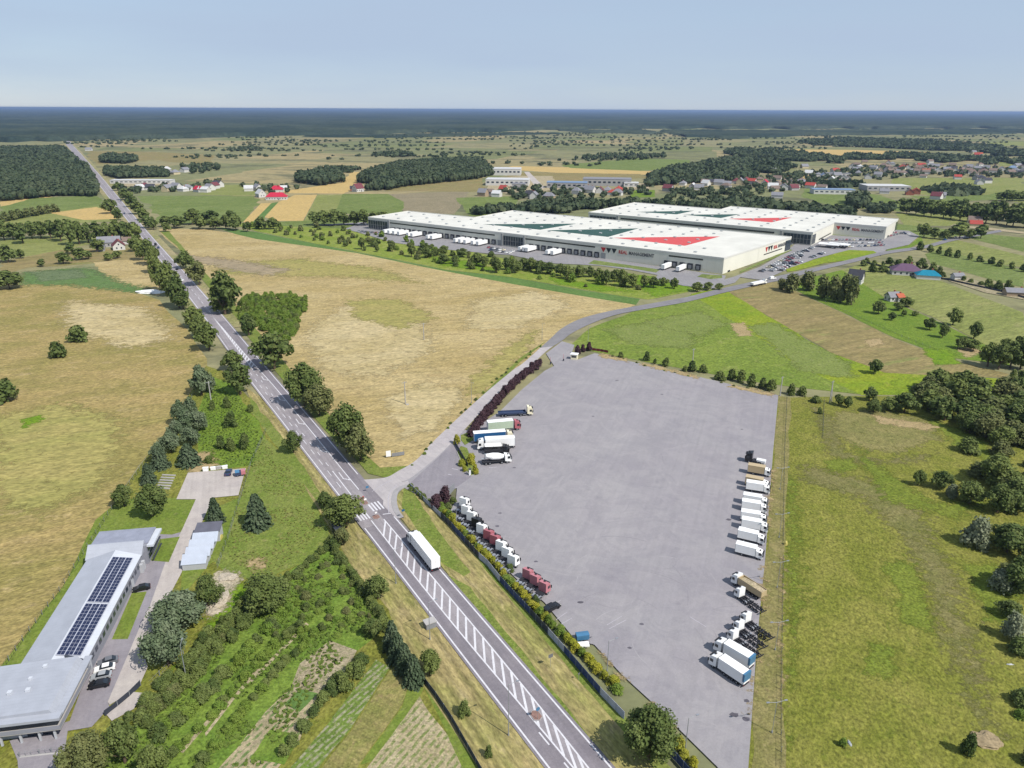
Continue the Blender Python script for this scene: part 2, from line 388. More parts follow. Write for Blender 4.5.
patch('field', f_green, [(910,196),(985,195),(1010,190),(1024,194),(1024,199),(990,200),(930,203)], .02)
patch('field', f_wheat, [(768,149),(860,150),(930,152),(928,154),(850,156),(768,158)], .02)
patch('field', f_hay, [(985,142),(1024,142),(1024,146),(990,146)], .02)
patch('field', f_hay, [(998,161),(1024,161),(1024,165),(1000,166)], .02)
patch('field', f_hay, [(895,213),(960,214),(975,220),(960,226),(905,226)], .02)
patch('field', f_green, [(880,222),(1024,238),(1024,252),(960,236),(905,238),(890,232)], .02)
patch('field', f_hay, [(905,238),(940,236),(1024,256),(1024,268),(950,256),(930,250)], .02)
patch('field', f_green, [(925,254),(940,250),(1024,270),(1024,288),(930,263)], .02)
# ---- between the road and the warehouses
patch('field', f_dry_mid, [(158,229),(200,229),(240,234),(256,238.5),(356,252.5),(431,268),(512,284),(575,294),(636,305),(600,318),(552,344),(520,370),(470,416),(430,455),(398,474),(372,472),(330,420),(280,360),(215,285)], .01)
for q in ([(300,330),(350,300),(420,310),(440,350),(380,380),(310,370)], [(470,300),(540,290),(575,305),(520,330),(460,330)], [(380,400),(430,380),(470,390),(440,430),(400,440)]):
    patch('field', field('straw_patch', (208, 190, 148), (194, 176, 130), (180, 162, 122), big=20, mid=6, fine=.9, rot=R(75), stretch=2.6, soft=True) if 'straw_patch' not in MATS else MATS['straw_patch'], q, .1, soft=True)
patch('field', field('olive_patch', (166, 160, 96), (176, 164, 104), None, big=14, mid=6, fine=.9, rot=R(75), stretch=2.6, soft=True), [(345,300),(400,298),(440,318),(400,330),(350,318)], .1, soft=True)
patch('field', MATS['olive_patch'], [(205,262),(300,258),(380,268),(430,285),(330,278),(220,275)], .1, soft=True)
patch('field', MATS['olive_patch'], [(460,385),(512,340),(545,325),(520,365),(478,405)], .1, soft=True)
patch('field', field('grey_patch', (164, 148, 124), (174, 158, 130), None, big=14, fine=.9, rot=R(75), stretch=4, soft=True), [(165,252),(260,262),(300,270),(262,276),(180,262)], .1, soft=True)
patch('meadow', f_stripe, [(215,227),(256,232),(306,242),(381,257),(446,270),(512,277.5),(580,290),(640,299),(636,305),(575,295),(512,284),(431,268.5),(356,253),(256,239),(235,234)], 0)
patch('meadow', field('scrub_grass', (134, 152, 62), (150, 160, 78), (176, 164, 112), big=14, mid=7, fine=.9), [(226,222),(262,224),(300,226),(345,228),(420,240),(520,262),(600,276),(660,288),(726,286),(690,292),(650,300),(580,289),(512,277),(446,269.5),(381,256.5),(306,241.5),(256,231.5)], .01)
for q in ([(425,255),(480,262),(500,272),(440,266)], [(545,276),(600,284),(640,292),(600,292),(555,284)], [(620,272),(690,281),(695,290),(655,298),(640,290)]):
    patch('meadow', f_lushs, q, .05, soft=True)
patch('meadow', f_green, [(225,224),(345,219),(372,216),(400,210),(372,225),(345,229),(262,225)], .01)
# ---- right side
f_fresh = field('fresh_meadow', (134, 150, 68), (120, 140, 60), (152, 156, 92), big=24, mid=6, fine=.9, rot=R(60), stretch=1.6, fineamt=.4)
patch('meadow', f_fresh, [(569,346),(590,328),(640,309),(700,293),(722,288),(760,312),(806,344),(870,382),(876,396),(800,388),(740,380),(640,361),(596,352)], .01)
patch('meadow', f_yellowgreen, [(690,294),(724,287.5),(768,316),(830,352),(885,372),(1024,379),(1024,402),(930,396),(862,396),(800,366),(740,326)], .02)
for q in ([(600,330),(660,318),(700,330),(690,350),(630,345)], [(640,322),(700,310),(730,325),(700,338)]):
    patch('meadow', field('pale_weeds', (138, 150, 82), (128, 142, 74), (150, 152, 104), big=8, mid=3, fine=.8, soft=True) if 'pale_weeds' not in MATS else MATS['pale_weeds'], q, .08, soft=True)
patch('meadow', MATS['pale_weeds'], [(745,325),(775,322),(850,362),(862,380),(800,372)], .08, soft=True)
patch('field', f_bare, [(728,324),(745,322),(754,336),(738,337)], .1, soft=True)
patch('field', f_brown, [(722,288),(752,283),(776,282),(803,295),(850,317),(895,339),(945,358),(1010,374),(1006,378),(960,377),(885,373),(830,352),(768,316)], .01)
patch('meadow', f_lush, [(780,283),(800,280),(842,270),(866,283),(884,298),(930,318),(985,345),(1004,353),(1010,366),(945,357),(895,338),(850,316),(803,294)], .01)
patch('field', f_hay, [(842,270),(870,261),(900,266),(1024,313),(1024,350),(985,345),(935,318),(884,297)], .01)
patch('field', f_bare, [(862,340),(880,338),(886,344),(868,348)], .1, soft=True)
patch('meadow', f_lushs, [(920,348),(950,350),(962,364),(935,366)], .1, soft=True)
patch('field', f_bare, [(955,348),(978,346),(985,354),(965,358)], .1, soft=True)
patch('meadow', f_olive, [(776,398),(870,396),(1030,400),(1040,780),(746,790)], 0)
patch('meadow', f_oliveT, [(832,412),(870,408),(930,420),(945,440),(900,455),(850,448),(826,432)], .1, soft=True)
patch('meadow', f_oliveB, [(798,462),(840,472),(900,488),(930,520),(975,620),(985,690),(1010,745),(985,735),(950,670),(925,600),(900,540),(860,500),(800,480)], .05, soft=True)
patch('meadow', f_oliveB, [(808,400),(835,420),(845,450),(880,460),(935,452),(925,462),(870,468),(825,455)], .05, soft=True)
for q in ([(822,460),(855,458),(862,470),(830,474)], [(880,560),(920,565),(940,640),(900,620)], [(780,470),(800,480),(806,600),(786,640)], [(960,560),(1024,570),(1024,640),(985,620)], [(850,440),(930,500),(1000,500),(960,520),(880,500)],
          [(920,415),(990,440),(1000,470),(960,450)], [(870,640),(900,650),(890,690),(860,670)], [(790,610),(800,620),(790,760),(784,740)]):
    patch('meadow', f_lushm, q, .1, soft=True)
patch('path', f_bare, [(870,415),(930,424),(945,428),(930,432),(880,424)], .05, soft=True)
patch('verge', field('dry_verge', (152, 142, 96), (136, 132, 80), (166, 152, 110), big=6, mid=3, fine=.5, fineamt=.35), [(779,396),(792,398),(784,540),(781,640),(783,790),(745,790)], .01)
patch('verge', f_bare, [(782,545),(784,560),(783,660),(779,720),(777,640)], .04, soft=True)
# ---- left side
patch('field', f_dry_left, [(-60,286),(0,284),(60,281),(90,283),(140,293),(160,300),(188,330),(205,358),(206,372),(175,420),(140,466),(110,510),(64,585),(0,668),(-40,712)], .01)
patch('meadow', f_sage, [(15,272),(90,267),(135,284),(152,290),(140,294),(88,289),(60,286),(16,286)], .05, soft=True)
patch('meadow', f_reed, [(28,272),(80,269),(90,278),(40,282)], .05, soft=True)
patch('field', MATS['olive_patch'], [(-20,420),(60,400),(130,420),(120,480),(40,520),(-20,500)], .1, soft=True)
patch('field', MATS['straw_patch'], [(60,300),(150,306),(180,340),(120,350),(60,330)], .1, soft=True)
patch('meadow', f_lushs, [(20,420),(40,414),(48,418),(24,430)], .1, soft=True)
patch('meadow', f_olive, [(206,366),(225,372),(262,412),(300,460),(335,520),(352,552),(400,620),(480,700),(540,790),(-60,790),(-40,712),(0,668),(64,585),(110,510),(140,466),(175,420)], .0)
patch('meadow', f_lush, [(212,376),(232,386),(258,420),(270,448),(250,468),(222,470),(205,462),(196,440),(200,408)], .03)
patch('meadow', f_vergeg, [(262,436),(290,462),(318,508),(330,540),(310,560),(262,582),(226,575),(216,560),(240,496),(250,468)], .02)
patch('meadow', f_bare, [(182,456),(212,450),(218,466),(190,478)], .1, soft=True)
patch('lawn', f_lawn, [(96,520),(120,500),(176,498),(196,500),(180,540),(158,590),(110,600),(60,650),(20,716),(-40,790),(-40,716),(0,668),(64,586)], .01)
patch('lawn', f_lawn, [(206,512),(240,498),(230,530),(222,556),(208,566),(180,600),(182,572),(200,540)], .01)
patch('meadow', f_garden, [(330,544),(352,566),(386,620),(372,640),(320,680),(260,790),(60,790),(120,740),(200,660),(262,590)], .0)
patch('meadow', f_lushs, [(222,588),(262,582),(256,606),(225,640),(190,668),(170,676),(196,640)], .05, soft=True)
patch('field', f_soil, [(330,641),(357,651),(342,680),(322,698),(290,690),(300,664)], .01)
patch('field', field('cabbage_rows', (190, 174, 144), (174, 160, 130), None, big=5, fine=.4, rot=R(28), rowgap=1.3, rowcol=(104, 132, 70), rowamt=.9), [(288,690),(318,696),(300,740),(262,790),(200,790),(240,745),(266,712)], .01)
patch('field', field('garden_strip', (118, 140, 66), (108, 130, 60), (170, 160, 130), big=4, mid=1.4, fine=.4, rot=R(33), rowgap=1.2, rowcol=(180, 172, 150), rowamt=.7), [(376,660),(390,668),(350,730),(300,790),(272,790),(330,722)], .01)
patch('field', field('tan_bed', (158, 146, 96), (140, 140, 80), (170, 150, 110), big=5, mid=2, fine=.4, rot=R(-58), streak=.15, streak_w=.8), [(392,668),(412,676),(402,706),(360,764),(345,790),(305,790),(352,730)], .01)
patch('field', field('carrot_rows', (190, 176, 146), (178, 164, 130), (150, 150, 104), big=5, mid=1.6, fine=.4, rot=R(30), rowgap=1.3, rowcol=(124, 140, 76), rowamt=.9), [(420,697),(428,712),(448,736),(464,765),(476,790),(350,790),(372,762)], .01)
patch('meadow', f_lawn, [(412,676),(424,690),(420,697),(372,762),(360,766),(402,708)], .02)
patch('lawn', f_lawn, [(424,688),(436,700),(480,770),(486,790),(472,790),(446,732)], .01)
patch('verge', f_verge, [(246,388),(262,398),(320,472),(360,528),(394,564),(470,664),(548,770),(560,800),(500,800),(434,700),(405,660),(388,610),(352,566),(332,534),(300,478),(262,424)], .006)
patch('verge', f_vergeg, [(250,396),(300,462),(330,508),(322,512),(290,466),(252,412)], .02)
patch('field', f_rubble, [(210,575),(232,568),(244,580),(226,612),(208,620),(206,600)], .1, soft=True)
patch('field', f_bare, [(242,560),(262,556),(270,566),(250,574)], .1, soft=True)
patch('meadow', f_vergeg, [(404,488),(412,494),(440,536),(462,560),(448,566),(420,532),(400,506)], .01)
patch('verge', f_verge, [(404,488),(426,500),(460,534),(500,584),(560,648),(620,712),(680,790),(622,790),(600,768),(517,660),(446,572),(412,533),(396,512),(395,498)], .004)
patch('verge', f_vergeg, [(404,487),(412,490),(436,528),(470,573),(464,577),(436,560),(414,524),(402,508)], .02)
patch('verge', f_vergeg, [(446,574),(470,588),(520,650),(560,700),(632,790),(622,792),(600,768),(517,660)], .01)
patch('verge', f_vergeg, [(480,552),(520,598),(600,690),(690,790),(672,790),(585,688),(505,594),(474,556)], .01)
patch('verge', f_vergeg, [(344,446),(368,474),(394,480),(404,474),(440,448),(474,412),(520,362),(548,340),(520,358),(474,404),(436,444),(410,466),(380,468),(356,446)], .003)
patch('verge', f_vergeg, [(160,232),(176,246),(250,340),(330,436),(344,446),(356,448),(334,420),(262,336),(190,256),(168,231)], .003)

for q in ([(236,693),(205,734),(206,737),(239,694)], [(306,623),(250,681),(252,683),(309,625)], [(258,668),(220,712),(223,713),(261,670)], [(225,700),(180,752),(183,754),(228,702)], [(262,596),(240,618),(243,620),(266,598)]):
    patch('path', f_sand, q, .0)
patch('field', f_stripe, [(300,690),(318,694),(300,712),(284,705)], .05); patch('field', f_garden, [(270,730),(300,735),(285,765),(250,760)], .1)
# ================================================================ ROADS, PAVING, MARKINGS
RO = G(549, 726).xy; RTH = R(29.3)
P0 = math.atan((384 - 107.3) / F); CP0, SP0 = math.cos(P0), math.sin(P0)      # the road was paced out with an earlier levelling of the camera
_a, _b = 549 - 512, 726 - 384; _a, _b = _a * CR + _b * SR, -_a * SR + _b * CR; _k = H / (_b * CP0 + F * SP0); SX, SY = _a * _k, (F * CP0 - _b * SP0) * _k
def ST(s, t, z=0.):
    """metres along and across the main road"""
    x, y = SX + (-s * math.sin(RTH) + t * math.cos(RTH)), SY + (s * math.cos(RTH) + t * math.sin(RTH))
    dep = y * CP0 + H * SP0; up = y * SP0 - H * CP0; a, b = F * x / dep, -F * up / dep
    g = G(512 + a * CR - b * SR, 384 + a * SR + b * CR); g.z = z; return g
def interp(tab, s):
    for (a, x), (b, y) in zip(tab, tab[1:]):
        if s <= b: return x + (y - x) * max(0, (s - a)) / (b - a)
    return tab[-1][1]
ER = [(-60,6),(-13,4.5),(20,3.4),(55,2.3),(86,1.3),(111,.5),(145,-.4),(170,-1),(207,-2.5),(255,-3.8),(283,-4.5),(338,-6),(391,-7.7),(457,-9.9),(513,-12.5),(584,-15.4),(734,-20.5),(1012,-28.5),(1426,-41),(2531,-79),(2900,-90)]
EL = [(-60,-3.6),(-8,-5.1),(20,-6),(60,-7.2),(86,-8.1),(106,-8.8),(136,-9.8),(162,-10.6),(196,-11.8),(226,-12.8),(274,-13.7),(311,-14.3),(367,-15.8),(429,-17.5),(513,-20),(602,-23.5),(683,-26.2),(849,-33.3),(1065,-40.5),(1430,-53),(2531,-94),(2900,-106)]
def sm(tab, s):  # smoothed lookup
    w = 18 if s < 500 else 120
    return sum(interp(tab, s + k * w / 3) for k in range(-3, 4)) / 7
m_road = asphalt('road_asphalt', (170, 163, 166), (160, 153, 157), (180, 173, 175), rot=-RTH, big=20, streak=.09, fineamt=.1)
m_road2 = asphalt('road_asphalt_new', (150, 143, 148), (140, 134, 140), (160, 154, 158), rot=-RTH, big=20, streak=.09, fineamt=.1)
m_side = asphalt('side_road_asphalt', (200, 192, 192), (190, 183, 184), (208, 202, 202), rot=-R(35), big=14)
m_side2 = asphalt('side_road_dark', (150, 147, 150), (142, 139, 142), (160, 157, 160), rot=R(60), big=14)
m_lot = asphalt('lot_asphalt', (172, 167, 170), (164, 160, 164), (152, 148, 153), rot=R(20), big=26, streak=.03, fineamt=.06)
m_yard = asphalt('yard_asphalt', (164, 161, 162), (156, 153, 155), (172, 169, 170), big=20)
m_paving = asphalt('paving_blocks', (206, 197, 190), (197, 187, 181), (188, 178, 173), rot=-R(20), big=9)
m_paving2 = asphalt('paving_blocks_grey', (164, 158, 164), (156, 150, 156), (172, 166, 170), rot=-R(20), big=9)
m_concrete = flat('concrete', (196, 192, 188), .85, .2, var=.12)
m_kerb = flat('kerb_stone', (178, 174, 174), .85, .2, var=.1)
m_mark = flat('road_paint', (236, 234, 238), .7, .2, var=.1, vs_=1.5)
m_markw = flat('worn_road_paint', (196, 191, 198), .8, .2, var=.14, vs_=1.2)
m_brick = flat('red_paving', (158, 126, 116), .9, .1, var=.2, vs_=2)
ZR = .29; dz = .004
ss = [-60 + i * 8 for i in range(75)] + [545 + i * 30 for i in range(79)]
ss = [s for s in ss if s < 2880]
road = ribbon('main_road', m_road, [ST(s, sm(EL, s) - .7) for s in ss], [ST(s, sm(ER, s) + .7) for s in ss], ZR)
fs_ = [s for s in ss if s > 300]
ribbon('verge', field('far_verge', (178, 164, 128), (150, 150, 100), (190, 176, 140), big=30, mid=8), [ST(s, sm(EL, s) - 6) for s in fs_], [ST(s, sm(ER, s) + 6) for s in fs_], ZR - dz)
sh = [s for s in ss if s < 330]
MR = [(-60,1.2),(-11,1.0),(10,.8),(24,.4),(46,-.3),(62,-1),(86,-1.6),(106,-2.7),(130,-3.1),(145,-3.5),(167,-4.1),(215,-5.4),(244,-7.3),(318,-10.1),(340,-11.2)]
ML = [(-60,.6),(-11,-1.2),(10,-2.4),(23,-3.1),(46,-4.2),(70,-4.7),(87,-5.1),(106,-5.6),(140,-6.5),(167,-7.4),(215,-8.6),(244,-9.1),(318,-10.4),(340,-11.2)]
ribbon('road_lane', m_road2, [ST(s, sm(MR, s)) for s in sh], [ST(s, sm(ER, s) + .68) for s in sh], ZR + dz)
ribbon('road_lane', m_road2, [ST(s, sm(EL, s) - .66) for s in sh if s < 92], [ST(s, sm(ML, s)) for s in sh if s < 92], ZR + dz)
zm = ZR + 3 * dz
def stripe(bmm, pts, w, z=None):
    """painted line through world points"""
    n = len(pts); L = offset_line(pts, -w / 2); Rr = offset_line(pts, w / 2); z = zm if z is None else z
    for i in range(n - 1):
        q = [bmm.verts.new((p.x, p.y, z)) for p in (L[i], Rr[i], Rr[i + 1], L[i + 1])]; bmm.faces.new(q)
def line_on(bmm, fn, s0, s1, w, dash=None, step=6):
    s = s0
    while s < s1:
        e = min(s1, s + (dash[0] if dash else step)); stripe(bmm, [ST(s, fn(s)), ST((s + e) / 2, fn((s + e) / 2)), ST(e, fn(e))], w)
        s = e + (dash[1] if dash else 0)
bm = bmesh.new()
line_on(bm, lambda s: sm(EL, s), -58, 84, .34); line_on(bm, lambda s: sm(EL, s), 96, 330, .3)
line_on(bm, lambda s: sm(ER, s), -58, 86, .34); line_on(bm, lambda s: sm(ER, s), 116, 330, .3)
line_on(bm, lambda s: sm(EL, s), 330, 2400, .4, step=30); line_on(bm, lambda s: sm(ER, s), 330, 2400, .4, step=30)
line_on(bm, lambda s: sm(MR, s), -58, 86, .32); line_on(bm, lambda s: sm(ML, s), -58, 87, .32)
line_on(bm, lambda s: sm(MR, s), 106, 335, .3); line_on(bm, lambda s: sm(ML, s), 104, 122, .28); line_on(bm, lambda s: sm(ML, s), 232, 335, .3)
line_on(bm, lambda s: sm(EL, s) + 2.0, 110, 232, .2, dash=(4, 5)); line_on(bm, lambda s: sm(ML, s), 126, 232, .22, dash=(3, 6))
line_on(bm, lambda s: (sm(EL, s) + sm(ER, s)) / 2, 345, 1500, .26, dash=(6, 6))
s = -56.
while s < 84:      # hatched median: slanting bars from the right line down to the left line
    a, b = sm(MR, s + 7), sm(ML, s)
    if a - b > .5 and s < 79: stripe(bm, [ST(s + 7, a - .05), ST(s, b + .05)], .46, zm - .002)
    s += 4.05
s = 240.
while s < 318:
    a, b = sm(MR, s + 1.5), sm(ML, s - 1.5)
    if a - b > .3: stripe(bm, [ST(s + 2.6, a), ST(s - 2.2, b)], .6, zm - .002)
    s += 4.4
for k in range(4): stripe(bm, [ST(91.5, .9 - 1.0 * k - .6), ST(96.5, .7 - 1.0 * k - .6)], .5)     # crossing bars
for k in range(4): stripe(bm, [ST(88.2, -7.6 + .85 * k), ST(93.2, -7.8 + .85 * k)], .45)
stripe(bm, [ST(88.6, -1.1), ST(88.0, 1.2)], .35)
def arrow(bmm, s0, t0, turn):
    stripe(bmm, [ST(s0 + 5, t0), ST(s0, t0)], .3)
    if turn:
        stripe(bmm, [ST(s0, t0 + .1), ST(s0 - .8, t0 + 1.1)], .4)
    q = [bmm.verts.new(ST(s0 + .2 - (0 if not turn else .9), t0 + d + (1.1 if turn else 0), zm)) for d in (-.6, .6)] + [bmm.verts.new(ST(s0 - 1.9, t0 + (1.5 if turn else 0), zm))]
    bmm.faces.new(q)
for s0 in (115, 138, 165, 192, 219): arrow(bm, s0, (sm(ML, s0) + sm(MR, s0)) / 2 - .2, True)
for s0 in (-20., -12., -4.): stripe(bm, [ST(s0, sm(ML, s0) - .8), ST(s0 + 3.4, sm(ML, s0 + 3) - .8)], .3)
bm.normal_update(); bmesh.ops.recalc_face_normals(bm, faces=bm.faces)
for f in bm.faces:
    if f.normal.z < 0: f.normal_flip()
o = obj('road_markings', bm, m_mark); o['kind'] = 'structure'

# ---- side road
def W(l): return [G(u, v) for u, v in l]
up = W([(363.8,480.6),(385.6,478.3),(398,472),(416.9,460.3),(435.6,440),(481,397.5),(512,371.5),(524.5,362.5),(549.5,340),(562,328.7),(582,318.7),(612,311),(652,303.7),(687,297.3),(712,291),(747,283.2),(775,277),(808,269.5),(853,259),(885,251.5),(923,246),(953,238.2),(1000,230)])
lo = W([(397,516),(386.4,503),(388,492),(396,484.5),(414,476.5),(452,443.5),(502,390),(522,375),(546,352),(562,341.2),(572,333.7),(592,323.7),(617,315),(652,308.5),(687,302.3),(724.5,293),(764.5,284),(790,278.5),(812,272.5),(856,262),(887,254.2),(925,248.6),(955,240.8),(1002,232)])
def resample(line, n):
    c = catmull(line, 8); d = [0.]
    for a, b in zip(c, c[1:]): d.append(d[-1] + (b - a).length)
    out = []; j = 0
    for k in range(n):
        t = d[-1] * k / (n - 1)
        while j < len(d) - 2 and d[j + 1] < t: j += 1
        out.append(c[j].lerp(c[j + 1], min(1, (t - d[j]) / max(1e-6, d[j + 1] - d[j]))))
    return out
U, L = up[:], lo[:]
def strip(name, mat, a, b, z):
    pts = [p for p in a] + [p for p in reversed(b)]
    bm = bmesh.new(); v = [bm.verts.new((p.x, p.y, z)) for p in pts]
    for tri in tessellate_polygon([[Vector((p.x, p.y, 0)) for p in pts]]):
        bm.faces.new([v[i] for i in tri])
    bm.normal_update()
    for f in bm.faces:
        if f.normal.z < 0: f.normal_flip()
    o = obj(name, bm, mat); o['kind'] = 'structure'; return o
cu, cl = catmull(U, 5), catmull(L, 5)
strip('side_road', m_side2, cu, cl, ZR + 7 * dz)
strip('side_road_near', m_side, [p for p in cu if p.y < 352] , [p for p in cl if p.y < 350], ZR + 8 * dz)
bm = bmesh.new()
pts = W([(372,492.5),(385,484),(400,478)]); stripe(bm, pts, .18, ZR + 10 * dz)
stripe(bm, catmull(W([(389,514.5),(388.2,503),(390,493),(397,486)]), 4), .25, ZR + 10 * dz)
bm.normal_update()
for f in bm.faces:
    if f.normal.z < 0: f.normal_flip()
o = obj('side_road_marking', bm, m_markw); o['kind'] = 'structure'
# kerbed splitter of the junction corner
def slab(name, mat, pts, h, z0=0., kind='structure'):
    bm = bmesh.new(); prism(bm, [(p.x, p.y) for p in pts], z0, h)
    o = obj(name, bm, mat)
    if kind: o['kind'] = kind
    return o
strip('side_road_corner', m_side, W([(383,506),(384,493),(392,484.5),(408,481.5),(409.5,484.5),(402,487.8),(395.5,492.5),(393,501),(395,510.5),(400.5,519.5),(396,519)]), [], ZR + 8.5 * dz)
corner = catmull(W([(398.5,519.5),(393.4,511),(391.5,501),(394,491.5),(402,486.5),(408,485.2)]), 5)
bm = bmesh.new(); a = offset_line(corner, -.0); b = offset_line(corner, 1.6)
for i in range(len(a) - 1):
    box_v = [(a[i], ZR + .1), (b[i], ZR + .1), (b[i + 1], ZR + .1), (a[i + 1], ZR + .1)]
    bm.faces.new([bm.verts.new((p.x, p.y, z)) for p, z in box_v])
    bm.faces.new([bm.verts.new((p.x, p.y, z)) for p, z in ((a[i], ZR - .1), (a[i], ZR + .1), (a[i + 1], ZR + .1), (a[i + 1], ZR - .1))])
    bm.faces.new([bm.verts.new((p.x, p.y, z)) for p, z in ((b[i], ZR - .5), (b[i], ZR + .1), (b[i + 1], ZR + .1), (b[i + 1], ZR - .5))])
o = obj('pavement', bm, m_kerb); o['kind'] = 'structure'
# ---- lot
lotp = [(400,486.5),(413,474),(448,443),(462,431),(470,430.5),(477.5,427),(500,412),(522,390),(544.5,371.5),(554,366.5),(546,354),(562,341.8),(574.5,345.5),(571,356),(578,360),(594.5,353.8),(612,357.8),(662,369),(712,380.5),(778.3,396),(773,452),(765,560),(757,640),(748,770),(747,800),(740,800),(717,768),(674.5,726),(652,703.5),(622,676),(594.5,646),(574.5,640),(544.5,603.5),(520,583),(503,567),(475,538.6),(458.8,527),(449.4,514),(456,500),(457,489),(448,491),(437,506),(428,501)]
ZL = ZR + 6 * dz
strip('parking_lot', m_lot, W(lotp), [], ZL)
bm = bmesh.new()
for q in ([(609,630),(626,621)], [(607,626),(622,617)], [(690,618),(706,628)], [(556,621),(567,613)], [(560,626),(572,619)], [(556,604.5),(561,601)]):
    stripe(bm, W(q), .14, ZL + dz)
for q in ([(452,469.5),(458,470.5)], [(489,468.5),(497,468)], [(448,475),(452,476)]): stripe(bm, W(q), .35, ZL + dz)
bm.normal_update()
for f in bm.faces:
    if f.normal.z < 0: f.normal_flip()
o = obj('parking_lot_markings', bm, m_markw); o['kind'] = 'structure'
# small dark stains and manholes
m_stain = flat('oil_stain', (104, 100, 108), .8, .3, var=.2)
for u, v in ((641.5,625),(629.5,649),(728.5,520.5),(580.5,603.5),(536,562.5),(514.5,468.5),(507,462),(500,514),(497,527),(746.5,702),(734,716),(745.5,720),(662,395),(617,381),(742,430),(593,417)):
    c = G(u, v); bm = bmesh.new(); rr = random.uniform(.35, .6)
    bm.faces.new([bm.verts.new((c.x + rr * 1.5 * math.cos(a) * random.uniform(.7, 1.2), c.y + rr * math.sin(a) * random.uniform(.7, 1.2), ZL + dz)) for a in [k * math.pi / 5 for k in range(10)]])
    o = obj('tar_patch', bm, m_stain); o['kind'] = 'structure'
strip('lot_apron', asphalt('apron_asphalt', (158, 152, 158), (152, 147, 153), (164, 159, 163)), W([(410.5,483.5),(424,471),(452,445.5),(458,441),(464,455),(471,478),(457,488),(448,490.5),(437,505.5),(428,500.5)]), [], ZL + dz * .5)
# worn arcs and scrapes left by turning lorries, dust drifted over the edges
m_arc = asphalt('scraped_asphalt', (184, 180, 182), (178, 174, 176), (168, 164, 168)); m_arcd = asphalt('rubber_marks', (156, 151, 156), (162, 157, 162), (166, 162, 166))
ra = random.Random(8)
for i in range(46):
    u, v = ra.choice([(660, 620), (640, 650), (690, 600), (560, 420), (600, 480), (700, 660), (520, 470), (720, 480), (620, 600), (580, 520)]); u += ra.uniform(-45, 45); v += ra.uniform(-30, 30)
    c = G(u, v); a0 = ra.uniform(0, 6.28); rr = ra.uniform(9, 26); ln = ra.uniform(.25, .8); bm = bmesh.new()
    ends = [inv(Vector((c.x + rr * math.cos(a0 + q * ln), c.y + rr * math.sin(a0 + q * ln), 0))) for q in (0, .5, 1)]
    if any(not (400 < e[1] < 700 and e[0] < 760 - (e[1] - 540) * .08 and e[0] > 545 + max(0, e[1] - 560) * .75) for e in ends): continue
    stripe(bm, [Vector((c.x + rr * math.cos(a0 + k * ln / 8), c.y + rr * math.sin(a0 + k * ln / 8), 0)) for k in range(9)], ra.uniform(.12, .3), ZL + dz * (1 + i * .02)); bm.normal_update()
    for f in bm.faces:
        if f.normal.z < 0: f.normal_flip()
    o = obj('tyre_mark', bm, m_arc if ra.random() < .6 else m_arcd); o['kind'] = 'structure'
for q in ([(769,470),(774,470),(770,530),(765,528)], [(762,566),(767,566),(764,610),(758,608)], [(754,650),(759,650),(752,720),(748,718)], [(640,362),(700,376),(698,380),(640,366)], [(730,384),(776,394),(772,398),(728,388)], [(598,353),(630,359),(628,363),(598,358)], [(600,650),(628,680),(622,682),(596,652)], [(650,700),(690,745),(684,748),(645,706)]):
    patch('path', f_bare, q, .05, z=ZL + dz * 3, soft=True)
# ---- warehouse yards
P6 = lambda x, y: (740 + x / 5.69, 180 + y / 5.69)
strip('warehouse_yard', m_yard, W([(345,229),(362,223),(384,228),(726,276),(722,285),(690,283),(661,276),(632,270.5),(600,266),(582.5,265),(550,263.5),(509,255),(496,254.5),(438,249),(394,243)]), [], ZR)
strip('warehouse_road', m_yard, W([(660,272),(683,281),(712,283),(734,277),(760,267),P6(250,420),P6(330,350),P6(500,310),P6(830,330),P6(880,285),P6(960,290),P6(1020,320),P6(960,370),P6(830,398),P6(800,435),(885,252),(880,254.5),(868,256),P6(720,440),P6(700,415),P6(600,405),P6(540,420),P6(420,452),P6(250,520),P6(130,572),P6(0,555),(735,283),(712,289),(683,286),(655,279)]), [], ZR + dz)
patch('grass_island', f_green, [(588,264),(594,260.5),(640,267),(660,270),(656,273),(630,268.5)], 0, z=ZR + 6 * dz)
patch('grass_island', f_green, [(697,277),(702,274.5),(722,275.8),(722,278.5),(710,279.5)], 0, z=ZR + 6 * dz)
patch('grass_island', f_yellowgreen, [P6(260,510),P6(420,455),P6(560,415),P6(620,400),P6(760,405),P6(790,425),P6(700,438),P6(600,460),P6(480,475),P6(330,515),P6(270,525)], 0, z=ZR + 6 * dz)
patch('grass_island', f_lawn, [P6(400,335),P6(520,306),P6(800,328),P6(790,336),P6(520,314),P6(410,345)], 0, z=ZR + 6 * dz)
patch('grass_island', f_green, [P6(0,520),P6(280,395),P6(300,400),P6(0,532)], 0, z=ZR + 6 * dz)
patch('verge', f_lush, [P6(830,400),P6(960,372),P6(1030,325),P6(1040,350),P6(960,392),P6(850,412)], 0, z=ZR + 6 * dz)
patch('path', m_yard, [(312,225.3),(360,222.6),(372,222),(372,223.3),(330,226)], 0, z=ZR)
patch('path', m_side, [(820,250),(838,244),(840,245),(822,251)], 0, z=ZR)
patch('path', f_sand, [(956,224),(1024,232),(1024,234),(950,226)], 0, z=.31)
patch('yard', f_bare if False else f_soil, [P6(10,10) if False else (948,281),(968,278),(1005,290),(1024,297),(1024,300),(985,293)], 0, z=.31)
